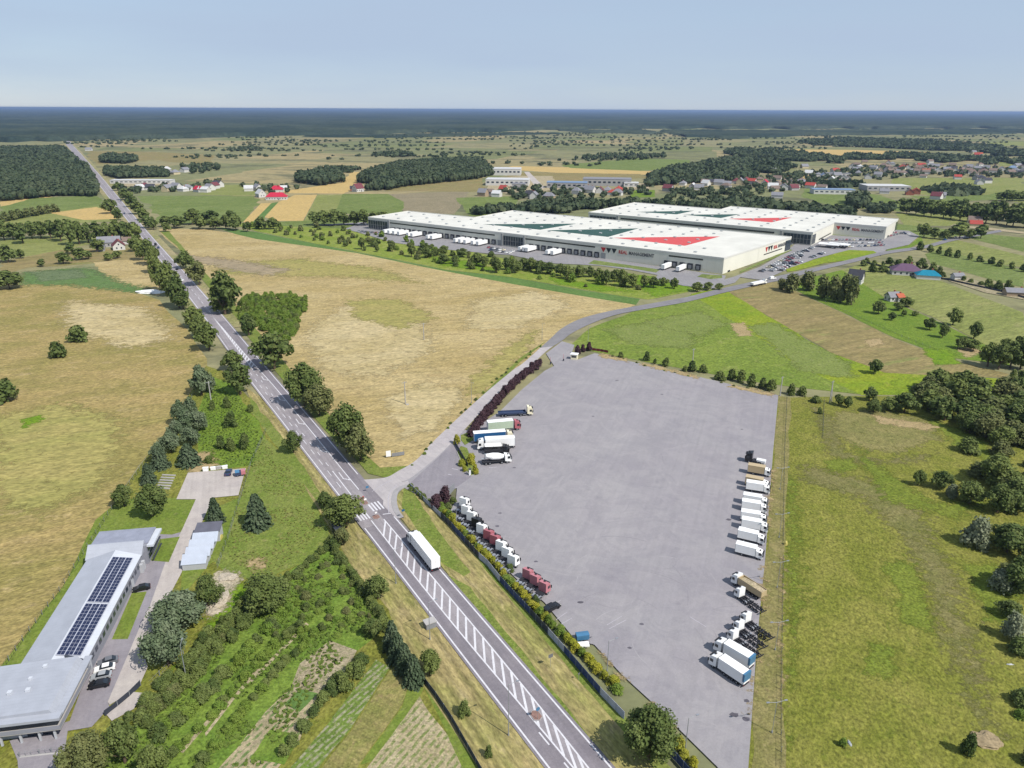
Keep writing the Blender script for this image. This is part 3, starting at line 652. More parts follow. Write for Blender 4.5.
# far industrial yards
patch('yard', f_sand, [(486,180),(520,176),(552,176),(560,190),(512,194),(488,192)], .02, z=.31)
patch('path', m_paving, [(524,172),(529,172),(545,188),(538,190)], 0, z=.32)
patch('yard', f_sand, [(117,180),(172,179),(176,185),(120,187)], .02, z=.31)
patch('yard', f_sand, [(626,182),(648,184),(650,190),(622,190)], .02, z=.31)
# ---- factory paving
strip('factory_drive', m_paving, W([(176.5,500),(188,473.5),(246,469),(238.5,496),(213,498.5),(200,528),(190,545),(182,573),(172,592),(152,636),(146,662),(148,668),(139,688),(110,706),(108,703),(142.6,622),(150,607),(166,562),(182,531),(196,500)]), [], ZR)
strip('factory_yard', m_paving2, W([(158,535),(172,535.5),(181,533),(166,562),(150,607),(142.6,622),(108,703),(110,708),(92,728),(68,732),(64,760),(60,800),(20,800),(18,762),(10,742),(70,722),(96,650),(140,575),(146,560)]), [], ZR - dz)
patch('lawn', f_lawn, [(160,540),(180,537.5),(169,563),(151,561.5)], 0, z=ZR + 2 * dz)
patch('lawn', f_lawn, [(132,594),(147,592.5),(128,640),(112,640.5)], 0, z=ZR + 2 * dz)
patch('pavement', m_concrete, [(20,757),(62,753),(62,754.5),(20,759)], 0, z=ZR + 2 * dz)
strip('gate_paving', m_paving, W([(134,693),(143,694),(134,710),(112,722),(107,716),(118,706)]), [], ZR + dz)
# ================================================================ BUILDINGS
ORD = 'first second third fourth fifth sixth seventh eighth ninth tenth eleventh twelfth thirteenth fourteenth fifteenth sixteenth seventeenth eighteenth nineteenth twentieth'.split()
m_panel = flat('pale_cladding', (240, 237, 222), .6, .3, var=.05, vs_=.05, k=1.4, seam=6., sdark=.9)
m_panelw = flat('white_cladding', (240, 238, 230), .6, .3, var=.03, vs_=.05)
m_roofw = flat('white_roof_membrane', (240, 238, 228), .8, .2, var=.09, vs_=.06, seam=8., sdark=.93)
m_edge = flat('grey_trim', (176, 178, 176), .6, .3, var=.05)
m_dglass = flat('dark_glazing', (54, 68, 76), .15, .6, var=.2, vs_=.3)
m_slot = flat('strip_window', (66, 66, 60), .25, .5, var=.2, vs_=.3)
m_dock = flat('dock_shelter', (52, 54, 60), .8, .2, var=.2)
m_dockdoor = flat('dock_door', (150, 152, 156), .6, .3)
m_tgreen = flat('green_roof_paint', (62, 96, 88), .8, .2, var=.1, vs_=.05)
m_tred = flat('red_roof_paint', (226, 96, 96), .8, .2, var=.06, vs_=.05)
m_vent = flat('roof_dome', (186, 190, 190), .5, .4, var=.1)
m_signred = flat('sign_red', (206, 60, 56), .6, .3); m_signblk = flat('sign_charcoal', (48, 54, 56), .6, .3)
m_signgry = flat('sign_grey', (104, 104, 106), .6, .3)
WO = G(724, 258.75, 11); _wl = G(366.5, 217.5, 11); _wd = WO - _wl; WO.z = 0; WA = math.atan2(_wd.y, _wd.x); WS = _wd.length / 349.
WM = Matrix.Translation(WO) @ Matrix.Rotation(WA, 4, 'Z') @ Matrix.Diagonal((WS, WS, 1, 1))
def text_mesh(body, size):
    c = bpy.data.curves.new('lettering', 'FONT'); c.body = body; c.size = size; c.extrude = .05; c.space_character = 1.05
    c.resolution_u = 3; c.offset = size * .03
    o = bpy.data.objects.new('lettering', c); COL.objects.link(o)
    dg = bpy.context.evaluated_depsgraph_get(); me = bpy.data.meshes.new_from_object(o.evaluated_get(dg))
    bpy.data.objects.remove(o); bpy.data.curves.remove(c); return me
def company_sign(parent, x0, y, z, width, face='front'):
    """three wedge marks and the two words, on a wall facing -y (front) or +x (side)"""
    s = width / 44.
    Mf = Matrix.Translation((x0, y, z)) @ (Matrix.Rotation(math.pi / 2, 4, 'Z') if face == 'side' else Matrix.Identity(4))
    if face == 'side': Mf = Matrix.Rotation(-math.atan2(12.5, 123), 4, 'Z') @ Mf
    board = empty('sign_board', Mf.translation, Mf.to_euler().z); board.parent = parent
    for k in range(3):
        bm = bmesh.new(); a = k * 4.6 * s; profile(bm, [(a, 0), (a + 4.4 * s, 0), (a + 3.4 * s, -2.2 * s), (a + 2.3 * s, -3.9 * s)][:4], -.12, -.03, axis='Y')
        obj('emblem_wedge', bm, m_signred if k == 0 else m_signblk, board)
    x = 15.5 * s
    for word, mm, w in (('REAL', m_signred, 7.2 * s), ('MANAGEMENT', m_signgry, 20.5 * s)):
        me = text_mesh(word, 3.6 * s); co = np.empty(len(me.vertices) * 3, np.float32); me.vertices.foreach_get('co', co); co = co.reshape(-1, 3)
        co[:, 0] = (co[:, 0] - co[:, 0].min()) / (co[:, 0].max() - co[:, 0].min()) * w
        co[:, :] = np.stack([co[:, 0] + x, -.09 - co[:, 2], co[:, 1] - 3.2 * s], 1); me.vertices.foreach_set('co', co.ravel()); me.materials.clear(); me.materials.append(mm); me.update()
        obj('lettering', me, mm, board); x += w + 1.3 * s
    return board
def roof_tri(parent, pts, z, mat):
    bm = bmesh.new(); prism(bm, pts, z, z + .03); obj('roof_emblem', bm, mat, parent)
def skylights(parent, outline, z, dx, dy, skip=None):
    me = None
    def inside(x, y, pad=4):
        c = False; n = len(outline)
        for i in range(n):
            (a, b), (p, q) = outline[i], outline[(i + 1) % n]
            if (b > y) != (q > y) and x < (p - a) * (y - b) / (q - b) + a: c = not c
        return c
    xs = [p[0] for p in outline]; ys = [p[1] for p in outline]; n = 0
    x = min(xs) + dx * .5
    while x < max(xs):
        y = min(ys) + dy * .6
        while y < max(ys):
            if all(inside(x + a, y + b) for a in (-4, 4) for b in (-4, 4)) and n < 98:
                if me is None:
                    bm = bmesh.new(); box(bm, -1.1, 1.1, -1.1, 1.1, 0, .5); profile(bm, [(-1., .5), (1., .5), (.6, .9), (-.6, .9)], -1., 1.)
                    o = obj('skylight', bm, m_vent, parent); me = o.data
                else: o = link(bpy.data.objects.new('skylight', me), parent)
                o.location = (x, y, z); n += 1
            y += dy
        x += dx
def warehouse(name, outline, h, label):
    t = empty(name, WO, WA, (WS, WS, 1)); tag(t, label, 'warehouse')
    bm = bmesh.new(); prism(bm, outline, -.3, h); obj('wall', bm, m_panel, t)
    bm = bmesh.new(); prism(bm, outline, h, h + .25)
    obj('roof', bm, m_roofw, t)
    bm = bmesh.new(); n = len(outline)                      # raised edge
    for i in range(n):
        a, b = Vector(outline[i] + (0,)), Vector(outline[(i + 1) % n] + (0,)); d = (b - a).normalized(); o_ = Vector((d.y, -d.x, 0))
        q = [a + o_ * .12 - d * .12, b + o_ * .12 + d * .12, b - o_ * .5 - d * .5, a - o_ * .5 + d * .5]
        vb = [bm.verts.new((p.x, p.y, h - .5)) for p in q]; vt = [bm.verts.new((p.x, p.y, h + .75)) for p in q]
        bm.faces.new(vt)
        for k in range(4): bm.faces.new((vb[k], vb[(k + 1) % 4], vt[(k + 1) % 4], vt[k]))
    obj('parapet', bm, m_panelw, t)
    return t
OL1 = [(-347, 0), (0, 0), (12.5, 123), (-265, 123), (-265, 60), (-347, 56)]
w1 = warehouse('warehouse', OL1, 11, 'long white warehouse with a row of loading docks, nearer the grass fields')
skylights(w1, OL1, 11.2, 19.5, 18)
for p, mm in (([(-233, 30), (-174, 33), (-167, 83)], m_tgreen), ([(-168, 34), (-109, 34), (-109, 91)], m_tgreen), ([(-104, 33), (-42, 32), (-36, 91)], m_tred)):
    roof_tri(w1, p, 11.25, mm)
def fbox(parent, name, mat, x0, x1, y0, y1, z0, z1):
    bm = bmesh.new(); box(bm, x0, x1, y0, y1, z0, z1); return obj(name, bm, mat, parent)
for a, b in ((-319, -198), (-168, -102), (-41, -15)):
    f = fbox(w1, 'window_band', m_slot, a, b, -.12, .1, 8.0, 9.1)
def glazed(parent, x0, x1, y, z0, z1, side=None):
    g = fbox(parent, 'glass_front', m_dglass, x0, x1, y - .3, y + .2, z0, z1)
    bm = bmesh.new(); k = x0
    while k <= x1 + .01: box(bm, k - .1, k + .1, y - .42, y - .3, z0, z1); k += (x1 - x0) / 8
    for z in (z0, (z0 + z1) / 2, z1): box(bm, x0, x1, y - .46, y - .42, z - .1, z + .1)
    obj('glazing_frame', bm, m_edge, g)
glazed(w1, -346.5, -322, 0, 1, 9.2); glazed(w1, -189, -169, 0, 1.2, 9.2)
fbox(w1, 'pilaster', m_edge, -321, -319, -.9, .1, 0, 10.9); fbox(w1, 'pilaster', m_edge, -191, -189.3, -.9, .1, 0, 10.9); fbox(w1, 'pilaster', m_edge, -168.6, -167, -.9, .1, 0, 10.9)
dockx = [-314 + i * 6.4 for i in range(19)] + [-161 + i * 6.1 for i in range(11)] + [-42, -36, -30, -24, -18]
for x in dockx:
    if -195 < x < -188: continue
    d = fbox(w1, 'dock_shelter', m_dock, x - 1.9, x + 1.9, -1.1, .05, .9, 4.9); fbox(w1 if False else d, 'dock_door', m_dockdoor, x - 1.2, x + 1.2, -1.15, -1.1, 1.2, 4.)
for x in (-317.5, -193, -94.5): fbox(w1, 'drive_in_door', m_edge, x - 2, x + 2, -.12, .1, 0, 4.8)
company_sign(w1, -97, 0, 9.0, 44)
SK = Matrix.Rotation(-math.atan2(12.5, 123), 4, 'Z')
def skewed(o): o.rotation_euler.z = -math.atan2(12.5, 123); return o
company_sign(w1, .02, 72, 9.4, 46, 'side')
skewed(fbox(w1, 'side_door', m_dock, -.05, .12, 8, 12, 0, 1.2)); skewed(fbox(w1, 'glass_front', m_dglass, -.1, .3, 112, 123.2, 1, 9.5)); skewed(fbox(w1, 'side_window', m_slot, -.05, .12, 70, 106, 3.6, 4.4))
OL2 = [(-196, 157), (21, 157), (22, 230), (66, 230), (66, 293), (-97, 293), (-97, 262), (-196, 262)]
w2 = warehouse('warehouse', OL2, 11, 'white warehouse behind the other one, with car park at its corner')
skylights(w2, OL2, 11.2, 20, 19)
for p, mm in (([(-159, 191), (-119, 197), (-116, 235)], m_tgreen), ([(-113, 199), (-74, 198), (-69, 236)], m_tgreen), ([(-67, 198), (-26, 198), (-20, 243)], m_tred)):
    roof_tri(w2, p, 11.25, mm)
glazed(w2, -3, 20, 157, 1, 9.3); glazed(w2, -194, -165, 157, 1, 9)
fbox(w2, 'glass_front', m_dglass, 20.9, 21.3, 157.5, 168, 1, 9.3)
fbox(w2, 'window_band', m_slot, -160, -11, 156.85, 157.1, 7.6, 9.0)
fbox(w2, 'pilaster', m_edge, -164, -162, 156, 157.1, 0, 10.8); fbox(w2, 'pilaster', m_edge, -6, -4, 156, 157.1, 0, 10.8)
fbox(w2, 'glass_front', m_dglass, 65.9, 66.3, 282, 292.5, 1, 9.5)
fbox(w2, 'side_window', m_slot, 21.9, 22.2, 180, 222, 2.4, 3.2)
company_sign(w2, 24, 230, 8.6, 40)

# ---------------------------------------------------------------- the factory by the road
m_gal = flat('grey_and_shaded_sheet', (188, 192, 202), .55, .35, var=.08, vs_=.3, seam=.9, axis=1, sdark=.93)
m_galw = flat('white_and_sunlit_sheet', (224, 228, 236), .55, .35, var=.07, vs_=.3, seam=.9, axis=1, sdark=.94)
m_wallg = flat('grey_sandwich_wall', (160, 162, 172), .6, .3, var=.05, vs_=.2)
m_walll = flat('light_render', (206, 208, 212), .7, .2, var=.05, vs_=.2)
m_pv = flat('solar_cells', (36, 44, 80), .12, .6, var=.15, vs_=.3)
m_pvf = flat('solar_frame', (196, 200, 214), .5, .4)
m_dark = flat('dark_band', (70, 74, 84), .5, .4)
m_win = flat('window_glass', (60, 70, 84), .1, .6, var=.3)
FA = math.atan2(.175, .985); FO = G(84.8, 661.4, 4.2); FO.z = 0
fac = empty('factory_building', FO, FA); tag(fac, 'long low grey factory with solar panels on its roof, beside the dry meadow', 'factory')
def fp(u, v, z):   # photo point at height z in the factory's own frame
    return fac_inv @ G(u, v, z)
fac_inv = (Matrix.Translation(FO) @ Matrix.Rotation(FA, 4, 'Z')).inverted()
W_, L_ = 12.2, 40.5; eh, rh = 4.2, 5.3
bm = bmesh.new(); profile(bm, [(-W_, 0), (0, 0), (0, eh - .1), (-W_ / 2, rh - .1), (-W_, eh - .1)], -1, L_, axis='Y'); obj('wall', bm, m_wallg, fac)
bm = bmesh.new(); profile(bm, [(-W_ - .25, eh - .05), (-W_ / 2, rh - .02), (-W_ / 2, rh + .1), (-W_ - .25, eh + .1)], -1, L_, axis='Y'); obj('roof_slope', bm, m_gal, fac)  # slope away from the sun: its shade is put into the greyer colour
bm = bmesh.new(); profile(bm, [(.25, eh - .05), (-W_ / 2 + .003, rh - .02), (-W_ / 2 + .003, rh + .12), (.25, eh + .1)], -1, L_, axis='Y'); obj('roof_slope', bm, m_galw, fac)  # sunward slope of the same roof: sunlight painted in as a whiter colour
sl_a = math.atan2(rh - eh, W_ / 2)
PM = Matrix.Translation((-W_ / 2 + .45, 0, rh + .12)) @ Matrix.Rotation(sl_a, 4, 'Y') @ Matrix.Diagonal((.93, 1, 1, 1))
PVG = 18.2
for (y0, y1) in ((1.4, PVG), (PVG + .7, 36.8)):
    bm = bmesh.new(); box(bm, -.1, 4.95, y0 - .1, y1 + .1, .06, .14, 0, PM); arr = obj('solar_array', bm, m_pvf, fac)
    n = int((y1 - y0) / 1.15); step = (y1 - y0) / n
    me = None
    for c in range(3):
        for r in range(n):
            if me is None:
                bm = bmesh.new(); box(bm, .05, .74, .05, step - .06, .14, .17); box(bm, .8, 1.5, .05, step - .06, .14, .17); pnl = obj('solar_panel', bm, m_pv, arr); me = pnl.data
            else: pnl = link(bpy.data.objects.new('solar_panel', me), arr)
            pnl.matrix_local = PM @ Matrix.Translation((c * 1.66, y0 + r * step, 0))
for i in range(15):
    y = 3 + i * 2.3; w = fbox(fac, 'window', m_win, .0, .06, y, y + 1.3, 2.0, 3.1)
fbox(fac, 'side_door', m_walll, 0, .08, 1.2, 2.4, 0, 2.5); fbox(fac, 'side_door', m_walll, 0, .08, 30, 31.4, 0, 2.6)
for y in (36.5, 38): fbox(fac, 'wall_unit', m_walll, 0, .7, y, y + .9, .3, 2.6)
# north head: flat roofed block with raised parapet
a, b, c_, d = (fp(94.5, 540.6, 6.6), fp(141.4, 537.5, 6.6), fp(158, 522.7, 6.6), fp(106, 526.6, 6.6))
hx0, hx1, hy0, hy1 = -13.6, .3, L_ , L_ + 9
hx1b = .3
hd = fbox(fac, 'north_block', m_wallg, -12.4, .9, L_ + .01, L_ + 8.5, -.2, 5.6)
bm = bmesh.new(); box(bm, -12.7, 1.2, L_ + 1.2, L_ + 8.8, 5.6, 5.85); obj('roof', bm, flat('weathered_flat_roof', (160, 164, 180), .7, .3, var=.14, vs_=.35), hd)
bm = bmesh.new(); profile(bm, [(L_ - 2.0, eh), (L_ + 1.1, 6.5), (L_ + 1.5, 6.5), (L_ + 1.5, 4), (L_ - 2, 4)], -12.9, .35, axis='X'); obj('parapet', bm, m_gal, hd)
bm = bmesh.new(); box(bm, .95, 2.6, L_ + .6, L_ + 8.6, 4.9, 5.5); obj('canopy', bm, m_galw, hd)
for z in (1.2, 3.3):
    g = fbox(hd, 'window', m_win, .9, .98, L_ + 1, L_ + 8.2, z, z + 1.4)
bm = bmesh.new()
for k in range(9): tube(bm, (1.9, L_ + 1 + k * .9, 1.2), (1.9, L_ + 1 + k * .9, 3.2), .05, seg=5)
box(bm, 1.7, 2.1, L_ + .8, L_ + 8.4, 3.1, 3.25); box(bm, 1.7, 2.1, L_ + .8, L_ + 8.4, .9, 1.1); obj('railing', bm, m_dark, hd)
# south head: two-storey block with balcony
sb = fbox(fac, 'office_block', m_walll, -15.2, -1.2, -14.6, -1.01, -.2, 5.7)
bm = bmesh.new(); profile(bm, [(-16.2, 6.0), (-.6, 6.5), (.2, 5.3), (.2, 5.1), (-16.2, 5.7)], -15.4, -1.02, axis='Y')
obj('roof', bm, m_gal, sb)
bm = bmesh.new(); box(bm, -16.3, 1.6, -17.0, -15.41, 5.2, 5.75); box(bm, .21, 1.6, -15.4, .2, 5.1, 5.4); obj('canopy', bm, m_gal, sb)
bm = bmesh.new(); profile(bm, [(-3.0, 5.0), (.1, 5.0), (.1, 5.3), (-3.0, 6.9)], -1.01, -.5, axis='Y'); obj('gable_end', bm, m_dark, sb)
for (x, y, s) in ((-9.5, -9.5, .8), (-6.4, -9.3, .8), (-7.2, -6.2, .6), (-5.8, -3, .7)):
    bm = bmesh.new(); box(bm, x - s / 2, x + s / 2, y - s / 2, y + s / 2, 5.8, 6.75); obj('roof_vent', bm, m_galw, sb)
bm = bmesh.new(); box(bm, -15.8, 1.2, -16.6, -14.61, 2.7, 2.95); box(bm, -1.19, 1.2, -14.6, -.6, 2.7, 2.95); bal = obj('balcony', bm, m_concrete, sb)
bm = bmesh.new(); box(bm, -15.8, 1.2, -16.66, -16.61, 2.95, 3.8); box(bm, 1.15, 1.2, -16.6, -.6, 2.95, 3.8); obj('railing', bm, m_wallg, bal)
for x in (-15, -12.5, -9.3, -6, -2.8, -.2): 
    bm = bmesh.new(); box(bm, x - .18, x + .18, -16.2, -15.9, 0, 2.7); obj('pillar', bm, m_walll, sb)
for x in (-13.5, -7.6, -4.6): fbox(sb, 'window', m_win, x, x + 2.4, -14.66, -14.6, 3.2, 5.0)
for x in (-14.5, -5.6, -3): fbox(sb, 'window', m_win, x, x + 2, -14.66, -14.6, .3, 2.4)
for y in (-13, -9.8, -6.6, -3.4): fbox(sb, 'window', m_win, -1.2, -1.12, y, y + 2.4, 3.2, 4.9); fbox(sb, 'window', m_win, -1.2, -1.12, y, y + 2.4, .4, 2.4)

# open shed of stepped lean-to roofs beside the drive
m_shed = flat('shed_white_roof', (200, 208, 222), .6, .3, var=.06, vs_=.6); m_shedd = flat('shed_slate_roof', (110, 110, 122), .7, .3, var=.12)
SA = math.atan2(.175, .985); s0 = G(194.5, 570.5, 0); shd = empty('storage_shed', s0, SA - .02); tag(shd, 'narrow storage shed with stepped white roofs and a dark end beside the drive', 'shed')
prv = None
for k in range(4):
    y0 = k * 3.2; h = 2.7 + .12 * k
    bm = bmesh.new(); box(bm, -2.8, 2.8, y0 + .1, y0 + 2.6, 0, h - .95); wl = obj('wall', bm, m_walll, shd)
    bm = bmesh.new(); profile(bm, [(y0 + .0, h - .95), (y0 + 2.7, h + .5), (y0 + 2.7, h + .62), (y0 + .0, h - .83)], -3.1 + .1 * k, 3.0 + .25 * k, axis='X'); obj('roof', bm, m_shed, shd)
bm = bmesh.new(); box(bm, -2.4, 3.6, 12.95, 17.0, 0, 2.9); obj('wall', bm, m_walll, shd)
bm = bmesh.new(); profile(bm, [(12.9, 3.2), (17.3, 3.7), (17.3, 3.85), (12.9, 3.35)], -2.8, 3.9, axis='X'); obj('roof', bm, m_shedd, shd)

# ---------------------------------------------------------------- houses
ROOFC = {'red': (188, 84, 74), 'crimson': (206, 52, 78), 'maroon': (128, 72, 78), 'grey': (150, 150, 156), 'dark': (78, 78, 86), 'white': (222, 222, 222),
         'purple': (118, 92, 116), 'turquoise': (30, 140, 170), 'brown': (142, 124, 114), 'blue': (134, 158, 190), 'orange': (200, 110, 78)}
WALLC = {'white': (232, 230, 224), 'cream': (222, 208, 170), 'yellow': (224, 208, 130), 'grey': (188, 186, 184), 'brick': (180, 116, 96), 'tan': (190, 168, 140)}
MR_ = {k: flat('roof_' + k, c, .8, .2, var=.1, vs_=.5) for k, c in ROOFC.items()}
MW_ = {k: flat('wall_' + k, c, .85, .15, var=.05, vs_=.3) for k, c in WALLC.items()}
HN = {}
def house(u, v, w, d, h, rise, rot, roof, wall, label, cat='house', name='house', hip=False, windows=False, group=None, chimney=True):
    c = G(u, v); t = empty(name, c, R(rot)); tag(t, label, cat, group)
    bm = bmesh.new()
    if hip or rise == 0: box(bm, -w / 2, w / 2, -d / 2, d / 2, -.2, h)
    else: profile(bm, [(-d / 2, -.2), (d / 2, -.2), (d / 2, h), (0, h + rise * .97), (-d / 2, h)], -w / 2, w / 2)
    wo = obj('wall', bm, MW_[wall], t)
    bm = bmesh.new(); e = .5
    if rise == 0: box(bm, -w / 2 - .3, w / 2 + .3, -d / 2 - .3, d / 2 + .3, h, h + .4)
    elif hip:
        r = max(.5, (w - d) / 2 + .5); k = h - .1
        b = [bm.verts.new(p) for p in ((-w/2-e, -d/2-e, k), (w/2+e, -d/2-e, k), (w/2+e, d/2+e, k), (-w/2-e, d/2+e, k))]; a = bm.verts.new((-r, 0, h + rise)); c2 = bm.verts.new((r, 0, h + rise))
        for f in ((b[0], b[1], c2, a), (b[1], b[2], c2), (b[2], b[3], a, c2), (b[3], b[0], a), (b[3], b[2], b[1], b[0])): bm.faces.new(f)
    else:
        dy = .25 + rise * .0; sl = rise / (d / 2)
        profile(bm, [(-d/2-e, h - e * sl), (0, h + rise), (d/2+e, h - e * sl), (d/2+e, h - e * sl + .25), (0, h + rise + .25), (-d/2-e, h - e * sl + .25)], -w/2-e, w/2+e)
    ro = obj('roof', bm, MR_[roof], t)
    if chimney and rise > 0:
        bm = bmesh.new(); box(bm, w * .15, w * .15 + .8, .5, 1.3, h + rise * .3, h + rise + 1.0); obj('chimney', bm, MW_['brick'], ro)
    if windows:
        nx = max(2, int(w / 3.2))
        for s in (-1, 1):
            for i in range(nx):
                x = -w / 2 + (i + .5) * w / nx
                f = fbox(t, 'window', m_win, x - .6, x + .6, *sorted((s * d / 2, s * (d / 2 + .05))), h * .3, h * .3 + 1.4)
            for y in (-1.7, 1.7): fbox(t, 'window', m_win, *sorted((s * w / 2, s * (w / 2 + .05))), y - .5, y + .5, h * .3, h * .3 + 1.4)
            fbox(t, 'window', m_win, *sorted((s * w / 2, s * (w / 2 + .05))), -.5, .5, h + .5, h + 1.7)
        fbox(t, 'door', MR_['dark'], w * .1, w * .1 + 1.1, -d / 2 - .06, -d / 2, 0, 2.1)
    return t
# the ones one can make out well
house(855, 283, 9, 9, 4.2, 5.0, -35, 'dark', 'white', 'white two-storey house with dark gable roof behind a clump of tall trees', windows=True)
house(905, 274, 19, 13, 3.4, 4.2, -18, 'purple', 'white', 'wide white house under a purple hipped roof beside the turquoise-roofed one', hip=True, windows=True)
house(927, 278.5, 15, 9, 3.0, 3.0, -18, 'turquoise', 'white', 'low outbuilding with a bright turquoise roof', 'outbuilding', 'outbuilding', hip=True)
house(892, 300.5, 7, 6, 3, 2.4, 10, 'grey', 'white', 'small ruined farmhouse with grey roof on the bright green plot', windows=True)
house(898.5, 301, 4, 5, 3, 1.6, 10, 'orange', 'white', 'little white shed with orange roof against the small ruined farmhouse', 'shed', 'shed')
house(957, 279, 7, 5, 2.6, 1.6, 5, 'grey', 'white', 'small white garage on the fenced yard past the turquoise roof', 'garage', 'garage')
house(1016, 295.5, 14, 7, 2.8, 2, -10, 'grey', 'tan', 'grey roofed sheds at the far end of the fenced yard', 'shed', 'shed')
house(975, 226.5, 11, 8, 3.2, 3, -20, 'red', 'cream', 'pale bungalow with red roof standing among bushes by the country road')
house(936, 226.5, 11, 9, 3.5, 3.4, -15, 'maroon', 'white', 'maroon roofed white house at the edge of the dark tree belt') if False else None
house(110, 246, 17, 11, 4, 4, 20, 'grey', 'grey', 'broad farmhouse with pale grey roof by the main road bend', windows=True)
house(119, 249, 12, 9, 3.6, 4, -60, 'maroon', 'white', 'white gabled farmhouse with maroon roof by the main road', windows=True)
house(128, 243.5, 10, 7, 3, 2.6, 20, 'brown', 'white', 'brown roofed barn behind the two farmhouses by the main road', 'barn', 'barn')
house(101, 251, 6, 5, 2.6, 1.6, 20, 'grey', 'grey', 'low grey shed at the farmyard hedge by the main road', 'shed', 'shed')
house(89, 150.6, 16, 12, 4, 4, 10, 'grey', 'white', 'lone pale house near the far end of the straight road', chimney=False)
house(277, 199.5, 26, 12, 4, 5, 8, 'crimson', 'white', 'wide crimson roofed white farmhouse next to the wheat field', hip=True, windows=True)
house(277, 192.5, 17, 11, 4.5, 5, 8, 'crimson', 'white', 'second crimson roof behind the wide farmhouse by the wheat', hip=True)
house(261, 197, 12, 10, 5, 5, -50, 'white', 'white', 'tall white gabled house beside the crimson roofs', windows=True)
house(258, 190.5, 14, 10, 5, 4, -50, 'grey', 'white', 'white house with pale grey roof behind the tall gabled one')
house(249, 191, 12, 8, 4, 4, 15, 'white', 'white', 'pale roofed white house at the end of the crimson roofed farm')
house(284, 190.5, 9, 8, 4, 3, 15, 'white', 'white', 'small white house just behind the crimson roofs')
house(358, 191.5, 13, 11, 5, 6, 50, 'maroon', 'white', 'solitary white house with dark maroon roof near the pine wood', windows=True)
house(353.5, 190.5, 9, 8, 3.4, 3, 10, 'dark', 'brick', 'dark roofed brick barn beside the solitary house near the pine wood', 'barn', 'barn')
# industrial
def shed_at(u, v, w, d, h, rot, roof, wall, label, rise=0, name='industrial_hall'):
    t = house(u, v, w, d, h, rise, rot, roof, wall, label, 'industrial hall', name, chimney=False)
    k = int(w / 7)
    for i in range(k):
        x = -w / 2 + (i + .5) * w / k; fbox(t, 'window', m_win, x - 2, x + 2, -d / 2 - .15, -d / 2, h * .45, h * .7)
    return t
shed_at(501, 174.5, 72, 40, 11, -3, 'white', 'white', 'tall white factory hall with dark glazed end beyond the ploughed field')
shed_at(508, 184.8, 66, 34, 9, -5, 'white', 'white', 'white factory hall in front of the tallest one')
shed_at(519, 187.5, 20, 20, 6, -5, 'grey', 'grey', 'small grey annex beside the front white factory hall')
shed_at(567, 187.5, 60, 26, 8, -6, 'blue', 'grey', 'blue-grey hall between the white factories and the long grey hall')
shed_at(607, 185, 74, 36, 10, -8, 'grey', 'grey', 'long grey hall with dark window band beside the red house')
shed_at(631, 186.5, 22, 20, 6, -8, 'white', 'white', 'bright white annex at the end of the long grey hall')
shed_at(832, 193.5, 56, 22, 6, -6, 'blue', 'white', 'long pale blue roofed hall behind the second warehouse')
shed_at(884, 190, 62, 34, 7, -4, 'white', 'grey', 'broad hall with nearly white roof beyond the dark hedge')
shed_at(143, 183.2, 92, 18, 5, 2, 'white', 'white', 'long low white hall beside the main road trees')
shed_at(836, 176.5, 44, 18, 6, -6, 'grey', 'white', 'grey roofed hall amid the village trees')
